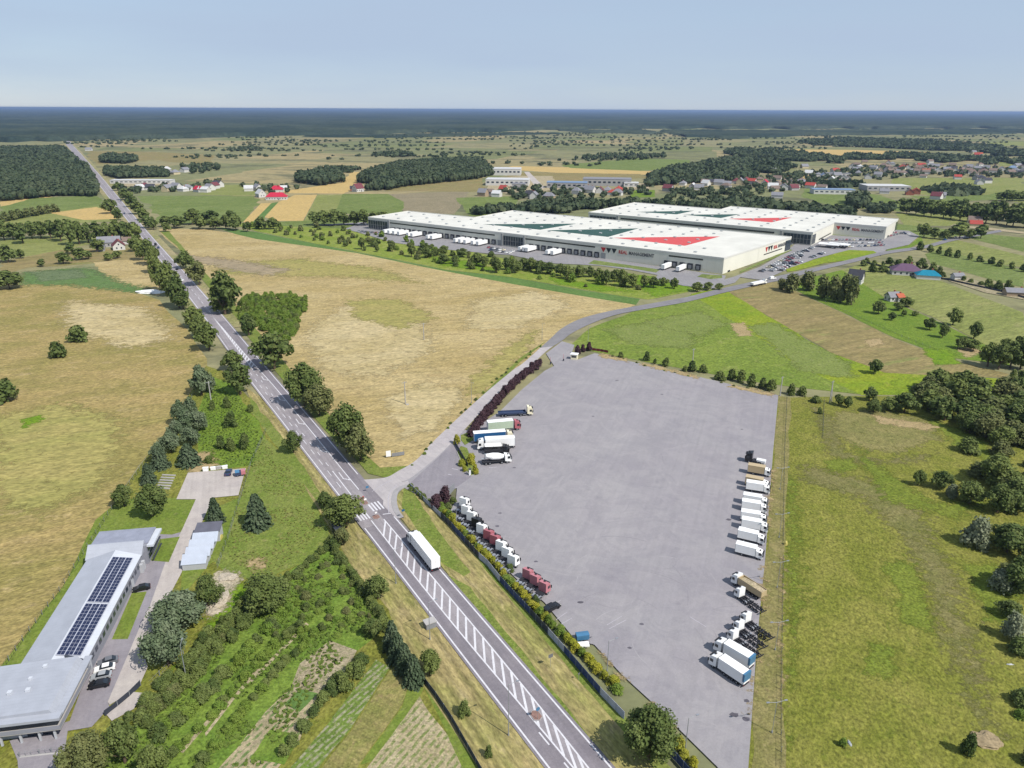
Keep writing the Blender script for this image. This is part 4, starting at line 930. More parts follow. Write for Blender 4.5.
# village houses by cluster: name, [(u, v, roof, wall)]
Z6 = lambda x, y: (660 + x / 5.69, 150 + y / 5.69); Z8 = lambda x, y: (840 + x / 5.565, 140 + y / 5.565); Z1 = lambda x, y: (60 + x / 6.4, 130 + y / 6.4); Z4 = lambda x, y: (470 + x / 5.39, 150 + y / 5.39)
CL = [
 ('the street behind the nearer warehouse', [(Z6, 45,235,'maroon','grey'), (Z6,130,200,'grey','white'), (Z6,185,217,'white','grey'), (Z6,222,226,'grey','white'), (Z6,260,202,'white','white'), (Z6,305,195,'dark','cream'), (Z6,335,200,'grey','white'), (Z6,380,206,'grey','white'), (Z6,432,190,'maroon','white'), (Z6,455,194,'grey','cream'), (Z6,488,186,'maroon','white'), (Z6,522,194,'red','white'), (Z6,595,198,'crimson','white'), (Z6,640,222,'white','white'), (Z6,705,227,'grey','white'), (Z6,757,228,'maroon','grey'), (Z6,855,218,'red','white'), (Z6,665,272,'grey','white'), (Z6,800,200,'grey','grey'), (Z6,560,178,'brown','white')]),
 ('the gardens north of the warehouses', [(Z6,640,130,'white','cream'), (Z6,445,125,'grey','cream'), (Z6,820,103,'grey','cream'), (Z6,845,142,'white','white'), (Z6,900,152,'grey','white'), (Z6,930,160,'blue','white'), (Z6,730,50,'orange','white'), (Z6,803,52,'red','white'), (Z6,915,58,'orange','white'), (Z6,995,130,'red','white'), (Z6,975,182,'white','white'), (Z6,1005,160,'grey','white')]),
 ('the far village', [(Z8,20,225,'grey','white'), (Z8,60,160,'grey','white'), (Z8,90,172,'grey','white'), (Z8,110,158,'white','cream'), (Z8,100,192,'grey','grey'), (Z8,155,216,'grey','white'), (Z8,185,162,'grey','white'), (Z8,210,206,'grey','white'), (Z8,222,172,'grey','cream'), (Z8,240,152,'brown','white'), (Z8,268,136,'red','white'), (Z8,290,140,'grey','white'), (Z8,255,180,'grey','grey'), (Z8,300,172,'dark','white'), (Z8,320,190,'grey','white'), (Z8,345,162,'red','white'), (Z8,375,158,'orange','white'), (Z8,395,182,'grey','white'), (Z8,438,165,'red','white'), (Z8,450,150,'red','cream'), (Z8,476,184,'orange','white'), (Z8,500,152,'grey','white'), (Z8,530,158,'grey','white'), (Z8,548,180,'white','white'), (Z8,592,176,'grey','white'), (Z8,630,165,'dark','white'), (Z8,640,178,'grey','white'), (Z8,690,168,'grey','white'), (Z8,715,180,'brown','cream'), (Z8,718,160,'grey','white'), (Z8,765,166,'grey','grey'), (Z8,800,180,'maroon','white'), (Z8,812,168,'grey','white'), (Z8,848,182,'brown','white'), (Z8,862,160,'maroon','white'), (Z8,900,172,'grey','white'), (Z8,958,168,'blue','white'), (Z8,975,182,'grey','white'), (Z8,1010,196,'dark','white'), (Z8,1015,180,'grey','white')]),
 ('the far village meadows', [(Z8,652,218,'red','white'), (Z8,765,222,'dark','grey'), (Z8,815,240,'dark','white'), (Z8,772,247,'grey','white'), (Z8,790,228,'dark','white'), (Z8,422,300,'red','brick'), (Z8,385,305,'brown','brick'), (Z8,535,330,'maroon','white'), (Z8,552,322,'grey','white'), (Z8,245,298,'grey','white'), (Z8,745,465,'brown','cream')]),
 ('the far woods', [(Z8,760,92,'red','white'), (Z8,742,76,'grey','cream'), (Z8,775,84,'orange','white'), (Z8,985,152,'grey','white')]),
 ('the hamlet west of the wheat fields', [(Z1,510,385,'white','white'), (Z1,545,378,'maroon','white'), (Z1,580,382,'dark','white'), (Z1,690,392,'grey','cream'), (Z1,745,378,'grey','white'), (Z1,790,392,'white','white'), (Z1,815,388,'grey','white'), (Z1,890,396,'crimson','white'), (Z1,925,398,'white','white'), (Z1,960,385,'grey','white'), (Z1,990,375,'maroon','white'), (Z1,1012,365,'dark','white'), (Z1,655,285,'grey','yellow'), (Z1,688,268,'white','white'), (Z1,738,284,'grey','cream'), (Z1,800,270,'grey','white'), (Z1,510,278,'red','white')]),
 ('the industrial yards beyond the warehouses', [(Z4,182,222,'red','cream'), (Z4,70,248,'grey','tan'), (Z4,105,244,'brown','grey'), (Z4,145,252,'white','white'), (Z4,325,256,'dark','white'), (Z4,345,262,'grey','white'), (Z4,425,264,'grey','tan'), (Z4,575,238,'grey','white'), (Z4,648,232,'grey','white'), (Z4,700,232,'maroon','white'), (Z4,740,228,'grey','white'), (Z4,800,222,'red','brick'), (Z4,768,242,'red','white'), (Z4,795,244,'grey','white'), (Z4,628,215,'grey','white')]),
]
hr = random.Random(5)
for place, hs in CL:
    cnt = {}; hs = sorted(hs, key=lambda q: q[0](q[1], q[2])[0])
    tot = {}
    for q in hs: tot[(q[3], q[4])] = tot.get((q[3], q[4]), 0) + 1
    for zf, x, y, rf, wl in hs:
        u, v = zf(x, y); k = (rf, wl); i = cnt.get(k, 0); cnt[k] = i + 1
        o_ = '' if tot[k] == 1 else (ORD[i] if i < 20 else 'last') + ' '
        tail = '' if tot[k] == 1 else ', counting from the west'
        lab = f"{o_}{rf} roofed {wl} house in {place}{tail.replace(', counting', '')}"
        wd = hr.uniform(11, 15)
        house(u, v, wd, hr.uniform(9, 11), hr.uniform(3.6, 5.4), hr.uniform(3, 4.8), hr.choice([-25, -20, 65, 70, 10, -40]) + hr.uniform(-8, 8), rf, wl, lab, group='houses in ' + place, hip=hr.random() < .25, chimney=hr.random() < .6)
ex = random.Random(21)
for i in range(62):
    u = ex.uniform(850, 1030) if i % 3 else ex.uniform(690, 860); v = ex.gauss(171, 3.2) if i % 3 else ex.gauss(184, 4)
    if u > 870 and v > 178 or v > 192 or (u < 745 and v < 180): continue
    house(u, v, ex.uniform(10, 14), ex.uniform(8, 11), ex.uniform(3.2, 5), ex.uniform(2.6, 4.2), ex.choice([-25, 65, 10, -40]) + ex.uniform(-10, 10), 'brown', ex.choice(['white', 'cream', 'grey', 'white']),
          'one of the small brown roofed houses strewn among the village gardens', group='small brown roofed village houses', hip=ex.random() < .3, chimney=False)
fr = [(560,125.5),(564,126),(569,125.5),(585,126.5),(592,125.8),(598,126.2),(606,126.5),(613,126),(645,127),(668,127.5),(706,127.2),(780,126.6),(795,127),(806,128),(822,127.5),(838,127),(1005,126.5),(758,127),(536,125.8),(528,126.4),(470,130),(476,131.5)]
for i, (u, v) in enumerate(sorted(fr)):
    place = 'at the foot of the far forest'
    house(u, v, hr.uniform(30, 60), 20, 8, 4, hr.uniform(-10, 10), 'white' if i % 3 else 'grey', 'white', f'{ORD[i] if i < 20 else "next to last" if i == 20 else "last"} pale building {place}, counting from the west', 'building', 'distant_building', group='pale buildings ' + place, chimney=False)
# ================================================================ VEGETATION
def leafmat(name, c1, c2, c3, attr=False, sc=.35):
    """foliage: varies from plant to plant and in clumps"""
    m, t, b = nt(name)
    if attr:
        r = N(t, 'Attribute'); r.attribute_name = 'tint'; rs = r.outputs['Fac']
    else:
        r = N(t, 'ObjectInfo'); rs = r.outputs['Random']
    c = mixc(t, rs, A(*c1), A(*c2))
    n = mnoise_tex(t, wpos(t), sc, 3, .6); c = mixc(t, rmap(t, n, .45, .7, 0, .8), c, A(*c3))
    n = mnoise_tex(t, wpos(t), 1.7, 2, .6); c = mixc(t, 1., c, mixc(t, rmap(t, n, .3, .7), (.8, .8, .8, 1), (1.22, 1.2, 1.15, 1)), 'MULTIPLY')
    t.links.new(c, b.inputs['Base Color']); b.inputs['Roughness'].default_value = .75; b.inputs['Specular IOR Level'].default_value = .2
    tr = N(t, 'BsdfTranslucent'); t.links.new(c, tr.inputs[0]); mx = N(t, 'MixShader', Fac=.22)
    t.links.new(b.outputs[0], mx.inputs[1]); t.links.new(tr.outputs[0], mx.inputs[2]); t.links.new(mx.outputs[0], t.nodes['Material Output'].inputs[0])
    return m
M_DEC = leafmat('foliage_green', (88, 108, 56), (130, 144, 76), (140, 152, 88))
M_LIME = leafmat('foliage_fresh', (116, 146, 58), (130, 154, 62), (150, 168, 80))
M_OLV = leafmat('foliage_olive', (112, 124, 72), (126, 132, 80), (146, 148, 96))
M_CON = leafmat('foliage_spruce', (88, 108, 78), (104, 122, 92), (128, 142, 112))
M_PINE = leafmat('foliage_pine', (108, 128, 92), (124, 140, 106), (150, 162, 130))
M_PUR = leafmat('foliage_purple', (80, 58, 66), (92, 66, 74), (110, 84, 92))
M_GOLD = leafmat('foliage_golden', (190, 186, 56), (158, 166, 58), (204, 196, 90))
M_SILV = leafmat('foliage_silver', (140, 150, 116), (148, 156, 124), (170, 176, 148))
M_WOOD = leafmat('foliage_wood', (68, 86, 60), (94, 108, 76), (110, 120, 88), True, .05)
M_BARK = flat('bark', (112, 96, 80), .95, .1, var=.2, vs_=2)
def cube_sphere(n):
    V = {}; F_ = []
    def vid(p):
        k = tuple(round(c, 5) for c in p)
        if k not in V: V[k] = len(V)
        return V[k]
    for ax in range(3):
        for s in (-1, 1):
            for i in range(n):
                for j in range(n):
                    q = []
                    for di, dj in ((0, 0), (1, 0), (1, 1), (0, 1)):
                        p = [0, 0, 0]; p[ax] = s; p[(ax + 1) % 3] = -1 + 2 * (i + di) / n; p[(ax + 2) % 3] = -1 + 2 * (j + dj) / n; q.append(vid(p))
                    F_.append(q if s > 0 else q[::-1])
    P = np.array(list(V.keys()), float); return P / np.linalg.norm(P, axis=1, keepdims=True), np.array(F_)
CS2, CS3, CS4 = cube_sphere(2), cube_sphere(3), cube_sphere(4)
def unit(v): return v / np.maximum(1e-9, np.linalg.norm(v, axis=-1, keepdims=True))
def leaves(P, Nn, size, r):
    """irregular four-cornered sprays at P facing roughly Nn"""
    n = len(P); Nn = unit(Nn + r.normal(0, .55, (n, 3))); a = unit(np.cross(Nn, r.normal(0, 1, (n, 3)))); b = np.cross(Nn, a)
    s = size * r.uniform(.6, 1.35, (n, 1)); q = []
    for (x, y) in ((-1, -.7), (.8, -1), (1, .8), (-.7, 1)):
        q.append(P + a * s * x * r.uniform(.5, .75, (n, 1)) + b * s * y * r.uniform(.5, .75, (n, 1)) + Nn * s * r.uniform(-.2, .2, (n, 1)))
    V = np.stack(q, 1).reshape(-1, 3); return V, np.arange(n * 4).reshape(n, 4)
def merge(parts):
    Vs, Fs, k = [], [], 0
    for V, Fc in parts: Vs.append(V); Fs.append(Fc + k); k += len(V)
    return np.concatenate(Vs), np.concatenate(Fs)
def crown(seed, lobes, nleaf, lsize, shape='round'):
    """unit crown: about 1 wide, standing from z=0 to z=1"""
    r = np.random.default_rng(seed); parts = []; C, Rr = [], []
    for i in range(lobes):
        th = r.uniform(0, 6.283); h = (i + .5) / lobes
        if shape == 'round': prof = math.sqrt(max(.05, 1 - (1.9 * h - .75) ** 2)) * .5
        elif shape == 'column': prof = .3 if h < .8 else .2
        elif shape == 'bush': prof = .42 * math.sqrt(max(.1, 1 - h * .8))
        else: prof = .3
        lr = r.uniform(.12, .23) if shape != 'column' else r.uniform(.16, .24)
        rad = max(0, prof - lr * .7) * r.uniform(.6, 1.25)
        C.append((rad * math.cos(th), rad * math.sin(th), .14 + h * .68)); Rr.append(lr)
    C.append((0, 0, .5)); Rr.append(.27)
    C = np.array(C); Rr = np.array(Rr); zs = 1.0 if shape != 'column' else 1.1
    for c, q in zip(C, Rr):
        S, Fc = CS3; V = S * q * .64 * r.uniform(.75, 1.15, (len(S), 1)) + c; parts.append((V, Fc))
    k = r.integers(0, len(C), nleaf); d = unit(r.normal(0, 1, (nleaf, 3)) + np.array([0, 0, .35]))
    P = C[k] + d * (Rr[k] * r.uniform(.66, 1.36, nleaf))[:, None]
    out = (P - np.array([0, 0, .5])); keep = r.random(nleaf) < np.clip(np.linalg.norm(out, axis=1) * 3.2, .1, 1)
    V, Fc = leaves(P[keep], d[keep] + np.array([0, 0, .3]), lsize, r); parts.append((V, Fc))
    V, Fc = merge(parts); V[:, 2] = np.clip(V[:, 2], .0, 1.03); return V, Fc
def conifer(seed, tiers, per, lsize, blunt=.68):
    r = np.random.default_rng(seed); P, Nn = [], []
    for i in range(tiers):
        t = i / tiers; R0 = .5 * (1 - t) ** blunt + .03; nb = max(5, int(per * (1 - t * .6)))
        for b in range(nb):
            th = 6.283 * (b + r.random() * .7) / nb; RR = R0 * r.uniform(.78, 1.12)
            for f in np.linspace(.35, 1, 6):
                for w in (-1, 0, 1):
                    a = th + w * .16 * (1.2 - f); P.append((math.cos(a) * RR * f, math.sin(a) * RR * f, .03 + t * .93 - .06 * f * (1 - t) + r.normal(0, .006))); Nn.append((math.cos(a) * .5, math.sin(a) * .5, .9))
    P = np.array(P); Nn = np.array(Nn); V, Fc = leaves(P, Nn, lsize, r)
    S, F2 = CS3; base = S * np.array([.3, .3, .5]) + np.array([0, 0, .46]); base[:, :2] *= (1.15 - base[:, 2:3]) * 1.0
    return merge([(V, Fc), (base, F2)])
def trunk_mesh(name, forks=4):
    r = random.Random(3); bm = bmesh.new(); tube(bm, (0, 0, -.02), (0.01, 0, .34), .03, .02, 7)
    for i in range(forks):
        a = i * 6.283 / forks + .4; tube(bm, (.01, 0, .16 + i * .04), (.2 * math.cos(a), .2 * math.sin(a), .42 + i * .05), .014, .007, 5)
    me = bpy.data.meshes.new(name); bm.to_mesh(me); bm.free(); me.materials.append(M_BARK); return me
TR = trunk_mesh('trunk'); TRC = trunk_mesh('conifer_trunk', 0)
CROWNS = {}
def crown_me(kind, lod, var, mat):
    key = (kind, lod, var, mat.name)
    if key not in CROWNS:
        n, ls, lb = {0: (6000, .034, 24), 1: (3000, .048, 20), 2: (1100, .075, 15), 3: (360, .12, 9)}[lod]
        if kind == 'spruce': V, Fc = conifer(var + 40, {0: 24, 1: 18, 2: 12, 3: 8}[lod], {0: 22, 1: 16, 2: 11, 3: 8}[lod], {0: .045, 1: .06, 2: .09, 3: .14}[lod])
        elif kind == 'pine': V, Fc = crown(var + 60, lb + 3, n, ls * 1.05, 'round')
        elif kind == 'column': V, Fc = crown(var + 80, lb, n, ls, 'column')
        elif kind == 'bush': V, Fc = crown(var + 100, lb, int(n * .7), ls * 1.2, 'bush')
        else: V, Fc = crown(var * 7 + 1, lb, n, ls, 'round')
        CROWNS[key] = npmesh('crown', V, Fc, mat)
    return CROWNS[key]
PLANTED = []
COUNT = {}
def plant(x, y, w, h, kind='tree', mat=None, label=None, name=None, cat=None, group=None, clear=None):
    """one tree or shrub standing at (x, y), w wide and h tall in metres"""
    d = math.hypot(x, y); lod = 0 if (d < 190 and w > 6) else 1 if d < 300 else 2 if d < 620 else 3
    mat = mat or {'tree': M_DEC, 'spruce': M_CON, 'pine': M_PINE, 'column': M_DEC, 'bush': M_DEC}[kind]
    name = name or {'tree': 'deciduous_tree', 'spruce': 'spruce_tree', 'pine': 'pine_tree', 'column': 'slim_tree', 'bush': 'shrub'}[kind]
    COUNT[name] = COUNT.get(name, 0) + 1
    cme = crown_me(kind, lod, random.randrange(4), mat); rz = random.uniform(0, 6.28)
    cl = clear if clear is not None else (0 if kind == 'bush' else .17 * h if kind not in ('spruce', 'column') else .04 * h)
    if kind == 'bush' and clear is None:
        o = bpy.data.objects.new(name, cme); o.location = (x, y, -.05); o.scale = (w, w, h); o.rotation_euler = (0, 0, rz); link(o)
        tag(o, label, cat or 'shrub', group); return o
    t = empty(name, (x, y, 0), rz); tag(t, label, cat or 'tree', group)
    c = link(bpy.data.objects.new('crown', cme), t); c.location = (0, 0, cl); c.scale = (w, w, h - cl)
    tr = link(bpy.data.objects.new('trunk', TRC if kind == 'spruce' else TR), t); tr.scale = (h * 1.1, h * 1.1, h)
    PLANTED.append((x, y, w, h)); return t
def fit(x0, x1, y0, y1, kind='tree'):
    """size and spot of a plant from its outline in the photograph"""
    u, v = (x0 + x1) / 2, (y0 + y1) / 2; m = mpp(u, v); w = (x1 - x0) * m; hp = (y1 - y0) * m
    x, y, dd = ray(u, v); L = math.sqrt(x * x + y * y + dd * dd); st, ct = -dd / L, math.sqrt(x * x + y * y) / L
    vh = hp * hp - (w * st * .85) ** 2; vh = math.sqrt(vh) / ct if vh > 0 else 0
    ch = max(vh * (.82 if kind in ('tree', 'pine', 'column') else 1), w * (.62 if kind != 'bush' else .5)); cl = .16 * ch if kind != 'bush' else 0; h = ch + cl
    g = G(u, v, cl + ch * .5); m2 = m * (H - g.z * 0 - (cl + ch * .5)) / H
    return g.x, g.y, w * .98 * m2 / m, h * m2 / m
def PB(zx, zy, k, bxs):    # boxes read off an enlarged crop
    return [(zx + a / k, zx + b / k, zy + c / k, zy + d / k) for a, b, c, d in bxs]
def named(boxes, kind, mat, labels, group, name=None, cat=None):
    for i, b in enumerate(boxes):
        x, y, w, h = fit(*b, kind=kind); plant(x, y, w, h, kind, mat, labels[i] if isinstance(labels, list) else labels, name, cat, group)
def ordl(n, what, where): return [f'{ORD[i]} {what} {where}' for i in range(n)]

# ---- roadside, this side of the road (west verge), from the junction outwards
named([(326,364,489,527)], 'tree', M_DEC, 'large leafy tree overhanging the road edge at the pedestrian crossing', 'trees at the road junction')
named([(315,334,489,509)], 'tree', M_DEC, 'smaller leafy tree next to the large one at the pedestrian crossing', 'trees at the road junction')
named([(334,350,526,545)], 'tree', M_OLV, 'thin greyish tree right below the large tree at the crossing', 'trees at the road junction')
named([(284,301,428,452)], 'tree', M_DEC, 'small lone tree at the verge where the turning arrows begin', 'trees at the road junction')
named([(222,241,347,369),(226,250,357,392)], 'tree', M_DEC, ['upper of the two trees where the hatched road wedge ends', 'lower of the two trees where the hatched road wedge ends'], 'trees on the west verge')
wb = [(183,203,303,326),(189,207,312,337),(196,218,318,348),(173,190,287,308),(166,186,268,304),(158,178,255,292),(150,164,250,287),(146,158,240,270),(140,156,234,262),(133,149,236,258),(128,142,232,250)]
named(wb, 'tree', M_DEC, ordl(len(wb), 'tree up the west verge', 'from the hatched wedge towards the farmhouses'), 'trees on the west verge')
named([(102,117,197,212),(112,122,205,219)], 'tree', M_DEC, ['bigger round tree alone on the far west verge', 'slimmer tree beside the round one on the far west verge'], 'trees on the west verge')
# ---- east verge
named([(343,375,417,458)], 'tree', M_OLV, 'rounded tree nearest the junction on the field side of the road', 'trees on the east verge')
named([(328,362,396,448)], 'tree', M_DEC, 'tall tree next to the rounded one nearest the junction, field side', 'trees on the east verge')
named([(303,332,380,414)], 'tree', M_OLV, 'third tree from the junction along the dry field', 'trees on the east verge')
named([(285,320,356,402)], 'tree', M_DEC, 'broad tree fourth from the junction along the dry field', 'trees on the east verge')
named([(254,290,326,366)], 'tree', M_DEC, 'dark broad tree at the lower tip of the bright green thicket', 'trees on the east verge')
named([(240,255,310,334)], 'tree', M_DEC, 'small tree between the road and the bright green thicket', 'trees on the east verge')
named([(205,238,263,309)], 'tree', M_DEC, 'tallest tree by the road, upper end of the bright green thicket', 'trees on the east verge')
named([(211,235,294,312)], 'tree', M_DEC, 'low dark tree in front of the tallest roadside tree', 'trees on the east verge')
named([(188,207,256,283)], 'tree', M_OLV, 'reddish olive tree just past the tallest roadside tree', 'trees on the east verge')
named([(176,193,248,267)], 'tree', M_DEC, 'flat topped little tree last in the row beside the dry field', 'trees on the east verge')
eb = [(140,154,213,227),(137,148,206,219),(130,143,199,213),(124,137,193,206),(118,131,187,199),(112,122,181,190),(148,158,218,229)]
named(eb, 'tree', M_DEC, 'one of the rounded trees hugging the far east verge by the hamlet', 'trees hugging the far east verge')
# ---- the bright thicket
rt = random.Random(11)
def in_poly(p, poly):
    c = False; n = len(poly)
    for i in range(n):
        a, b = poly[i], poly[(i + 1) % n]
        if (a[1] > p[1]) != (b[1] > p[1]) and p[0] < (b[0] - a[0]) * (p[1] - a[1]) / (b[1] - a[1]) + a[0]: c = not c
    return c
def scatter(pxpoly, spacing, r=None):
    r = r or rt; W_ = [G(u, v).xy for u, v in pxpoly]; xs = [p.x for p in W_]; ys = [p.y for p in W_]; out = []
    x = min(xs)
    while x < max(xs):
        y = min(ys)
        while y < max(ys):
            p = (x + r.uniform(-.45, .45) * spacing, y + r.uniform(-.45, .45) * spacing)
            if in_poly(p, W_): out.append(p)
            y += spacing
        x += spacing
    return out
for p in scatter([(238,306),(250,296),(290,296),(306,300),(303,318),(294,338),(286,346),(262,330),(240,322)], 3.35):
    plant(p[0], p[1], rt.uniform(3.4, 4.8), rt.uniform(2.2, 4.2), 'bush', M_LIME if rt.random() < .8 else M_DEC, 'one of the fresh green young trees packed in the thicket beside the road', 'young_tree', 'tree', 'young trees in the bright green thicket')
# ---- rows and clumps west of the road
named([(66,88,324,342)], 'bush', M_DEC, 'upper of the two dark bushes out in the dry meadow', 'bushes in the west meadow')
named([(47,66,341,358)], 'bush', M_DEC, 'lower of the two dark bushes out in the dry meadow', 'bushes in the west meadow')
named([(-8,17,378,402)], 'bush', M_DEC, 'dark bush farthest west in the dry meadow', 'bushes in the west meadow')
fb = [(190,208,360,393),(196,212,365,390),(183,197,393,420),(172,186,396,424),(176,196,406,430),(168,182,417,440),(160,178,428,452),(150,166,440,462),(190,206,408,430),(180,198,425,445),(205,215,372,392)]
named(fb, 'pine', M_PINE, 'one of the grey-green young pines massed along the meadow fence above the factory', 'young pines along the meadow fence')
named([(112,132,482,506)], 'tree', M_DEC, 'dark tree on the fence line above the flat roof', 'trees around the factory')
named([(134,164,480,515)], 'tree', M_DEC, 'broad dark tree between the flat roof and the stored timber', 'trees around the factory')
named([(139,155,461,481),(149,168,444,465),(175,199,441,462)], 'spruce', M_CON, ['lowest of three spruces above the timber stacks', 'middle of three spruces above the timber stacks', 'widest of three spruces above the timber stacks'], 'spruces above the factory')
named([(205,223,495,519)], 'spruce', M_CON, 'small spruce beside the paved factory turning area', 'spruces above the factory')
named([(242,269,490,522)], 'spruce', M_CON, 'large single blue-green spruce in the mown grass past the fence', 'spruces above the factory')
sb_ = [(222,231,396,408),(223,237,411,427),(238,250,432,449),(215,226,435,449),(225,236,437,451),(203,214,455,463),(246,254,404,412),(208,216,400,410)]
named(sb_, 'bush', M_DEC, 'one of the little round bushes dotting the vivid green plot by the road', 'little bushes on the vivid green plot')
named([(191,221,572,607)], 'tree', M_DEC, 'dark round tree between the shed roofs and the rubble heaps', 'trees around the factory')
named([(156,202,586,628)], 'pine', M_PINE, 'upper of the two big grey-green pines beside the factory drive', 'pines beside the drive')
named([(144,184,614,664)], 'pine', M_PINE, 'lower of the two big grey-green pines beside the factory drive', 'pines beside the drive')
named([(243,287,569,612)], 'tree', M_DEC, 'big round dark tree standing alone above the orchard hedge', 'trees around the factory')
named([(365,389,573,599)], 'tree', M_DEC, 'round tree alone on the dry verge below the junction', 'trees on the near verge')
named([(381,402,618,645),(386,409,630,657),(394,416,641,668),(402,425,652,680)], 'spruce', M_CON, ordl(4, 'blue spruce in the tight row of four', 'below the orchard'), 'blue spruces in a tight row')
named([(419,440,647,675)], 'tree', M_DEC, 'dark tree touching the low end of the blue spruce row', 'trees on the near verge')
named([(363,381,617,637)], 'tree', M_DEC, 'bushy tree just above the blue spruce row', 'trees on the near verge')
named([(457,471,700,716)], 'bush', M_DEC, 'small lone bush on the dry verge beside the dark fence', 'bushes on the near verge')
named([(484,493,745,757)], 'bush', M_DEC, 'tiny bush lowest on the dry verge', 'bushes on the near verge')
named([(60,104,728,778)], 'tree', M_OLV, 'pale olive tree at the bottom by the factory entrance', 'trees at the factory entrance')
named([(104,136,716,762)], 'tree', M_DEC, 'dark tree at the bottom beside the factory gate', 'trees at the factory entrance')
named([(137,168,741,782)], 'tree', M_DEC, 'round tree at the very bottom between gate and garden', 'trees at the factory entrance')
named([(96,116,690,716)] if False else [(300,312,590,600)], 'bush', M_OLV, 'olive bush inside the upper orchard', 'bushes in the orchard')
def row(px, step, wpx, hpx, kind, mat, label, group, name=None, cat=None, jit=.25, drop=0.):
    """plants set along a surveyed line"""
    L = catmull([G(u, v) for u, v in px], 6); acc = 0.; nxt = 0.
    for a, b in zip(L, L[1:]):
        seg = (b - a).length
        while nxt <= acc + seg:
            p = a.lerp(b, (nxt - acc) / max(seg, 1e-6)); u, v = inv(p); m = mpp(u, v); w = wpx * rt.uniform(.75, 1.25); h = hpx * rt.uniform(.75, 1.25)
            if rt.random() >= drop: plant(p.x + rt.gauss(0, jit), p.y + rt.gauss(0, jit), w, h, kind, rt.choice(mat) if isinstance(mat, list) else mat, label, name, cat, group)
            nxt += step * rt.uniform(.8, 1.2)
        acc += seg
for off in ((0, 0), (6, 4), (-5, -4)):
    row([(262+off[0],602+off[1]),(238+off[0],622+off[1]),(205+off[0],655+off[1]),(170+off[0],692+off[1]),(134+off[0],726+off[1])], 2.1, 3.2, 2.9, 'bush', [M_DEC, M_DEC, M_DEC, M_OLV], 'one of the dense dark shrubs in the thick garden hedge', 'shrubs of the thick garden hedge', jit=.5)
row([(331,547),(289,581),(262,603),(240,620)], 2.2, 2.8, 2.4, 'bush', M_DEC, 'one of the low shrubs hedging the orchard top', 'low shrubs hedging the orchard top')
row([(331,545),(356,582),(378,613),(391,634)], 2.4, 3.0, 2.6, 'bush', M_DEC, 'one of the shrubs along the orchard side facing the road', 'shrubs along the orchard roadside')
row([(320,630),(290,660),(256,697),(215,745),(195,775)], 2.1, 2.3, 1.8, 'bush', [M_DEC, M_LIME], 'one of the currant bushes in the row left of the soil bed', 'currant bushes left of the soil bed', drop=.15)
row([(298,628),(280,642),(236,690),(190,740),(160,770)], 2.0, 2.6, 2.0, 'bush', [M_DEC, M_LIME], 'one of the currant bushes in the middle garden row', 'currant bushes in the middle row', drop=.2)
row([(288,612),(262,640),(215,688),(170,728),(140,758)], 1.9, 3.4, 2.6, 'bush', [M_DEC, M_LIME], 'one of the leafy bushes in the row beside the thick hedge', 'leafy bushes beside the thick hedge', drop=.2)
row([(362,664),(342,682),(322,702),(314,716),(296,740),(280,762)], 3.1, 3.2, 2.8, 'bush', M_DEC, 'one of the dark bushes between the two planted beds', 'dark bushes between the beds', drop=.1)
for p in scatter([(332,556),(352,572),(378,618),(366,640),(330,636),(300,640),(270,640),(262,612),(290,588)], 3.2):
    plant(p[0], p[1], rt.uniform(1.2, 2.8), rt.uniform(.9, 2.0), 'bush', rt.choice([M_DEC, M_LIME, M_OLV]), 'one of the small fruit bushes scattered through the upper orchard', 'fruit_bush', 'bush', 'fruit bushes in the upper orchard')
named([(349,368,659,677),(335,353,672,692)], 'bush', M_DEC, ['topmost round bush between the two planted beds', 'second big bush between the two planted beds'], 'big bushes between the beds')
# ---- the west fields
hb = [(i * 9.4 - 6, i * 9.4 + 9, 216 + rt.uniform(-2, 3) + abs(i - 8) * .2, 239 + rt.uniform(-3, 3)) for i in range(15)]
named(hb, 'tree', M_DEC, 'one of the trees in the thick hedgerow above the farmhouses', 'trees in the hedgerow above the farmhouses')
hb = [(i * 7, i * 7 + 10, 211 - i * 1.1, 221 - i * 1.3) for i in range(-1, 8)]
named(hb, 'bush', M_OLV, 'one of the bushes in the thin slanting hedge below the green field', 'bushes in the thin slanting hedge')
fa = [(-2,14,242,261),(15,24,248,258),(88,104,237,251),(54,70,250,263),(65,76,240,253),(72,88,246,259),(112,122,250,258),(103,112,252,260),(-6,20,270,285),(37,46,258,266),(84,92,250,258)]
named(fa, 'tree', M_DEC, 'one of the scattered trees around the two farmhouses by the main road', 'trees around the two farmhouses')
# ---- hedge and copses east of the road, far
hh = [(182,200,206,223),(200,220,208,223),(157,172,214,226),(168,184,214,227),(190,206,213,228),(207,222,214,228),(218,232,213,228),(228,242,214,229),(222,238,209,222),(160,170,221,231)]
named(hh, 'tree', M_DEC, 'one of the dense trees in the hedge at the top of the dry field', 'trees at the top edge of the dry field')
hh = [(254,268,215,228),(266,279,216,228),(242,252,220,231)] + [(306 + i * 10, 321 + i * 10, 210 - (i % 3) * 1.5, 224) for i in range(8)]
named(hh, 'tree', M_DEC, 'one of the dark trees below the wheat fields', 'trees below the wheat fields')
sc = PB(350,190,6.83, [(45,105,310,400),(120,200,320,380),(165,200,375,420),(265,310,335,415),(385,450,350,450),(475,560,350,430),(495,560,390,460),(560,610,400,450),(600,680,370,440),(600,680,430,500),(725,810,390,450),(820,910,415,510),(965,1024,440,550),(690,740,440,500)])
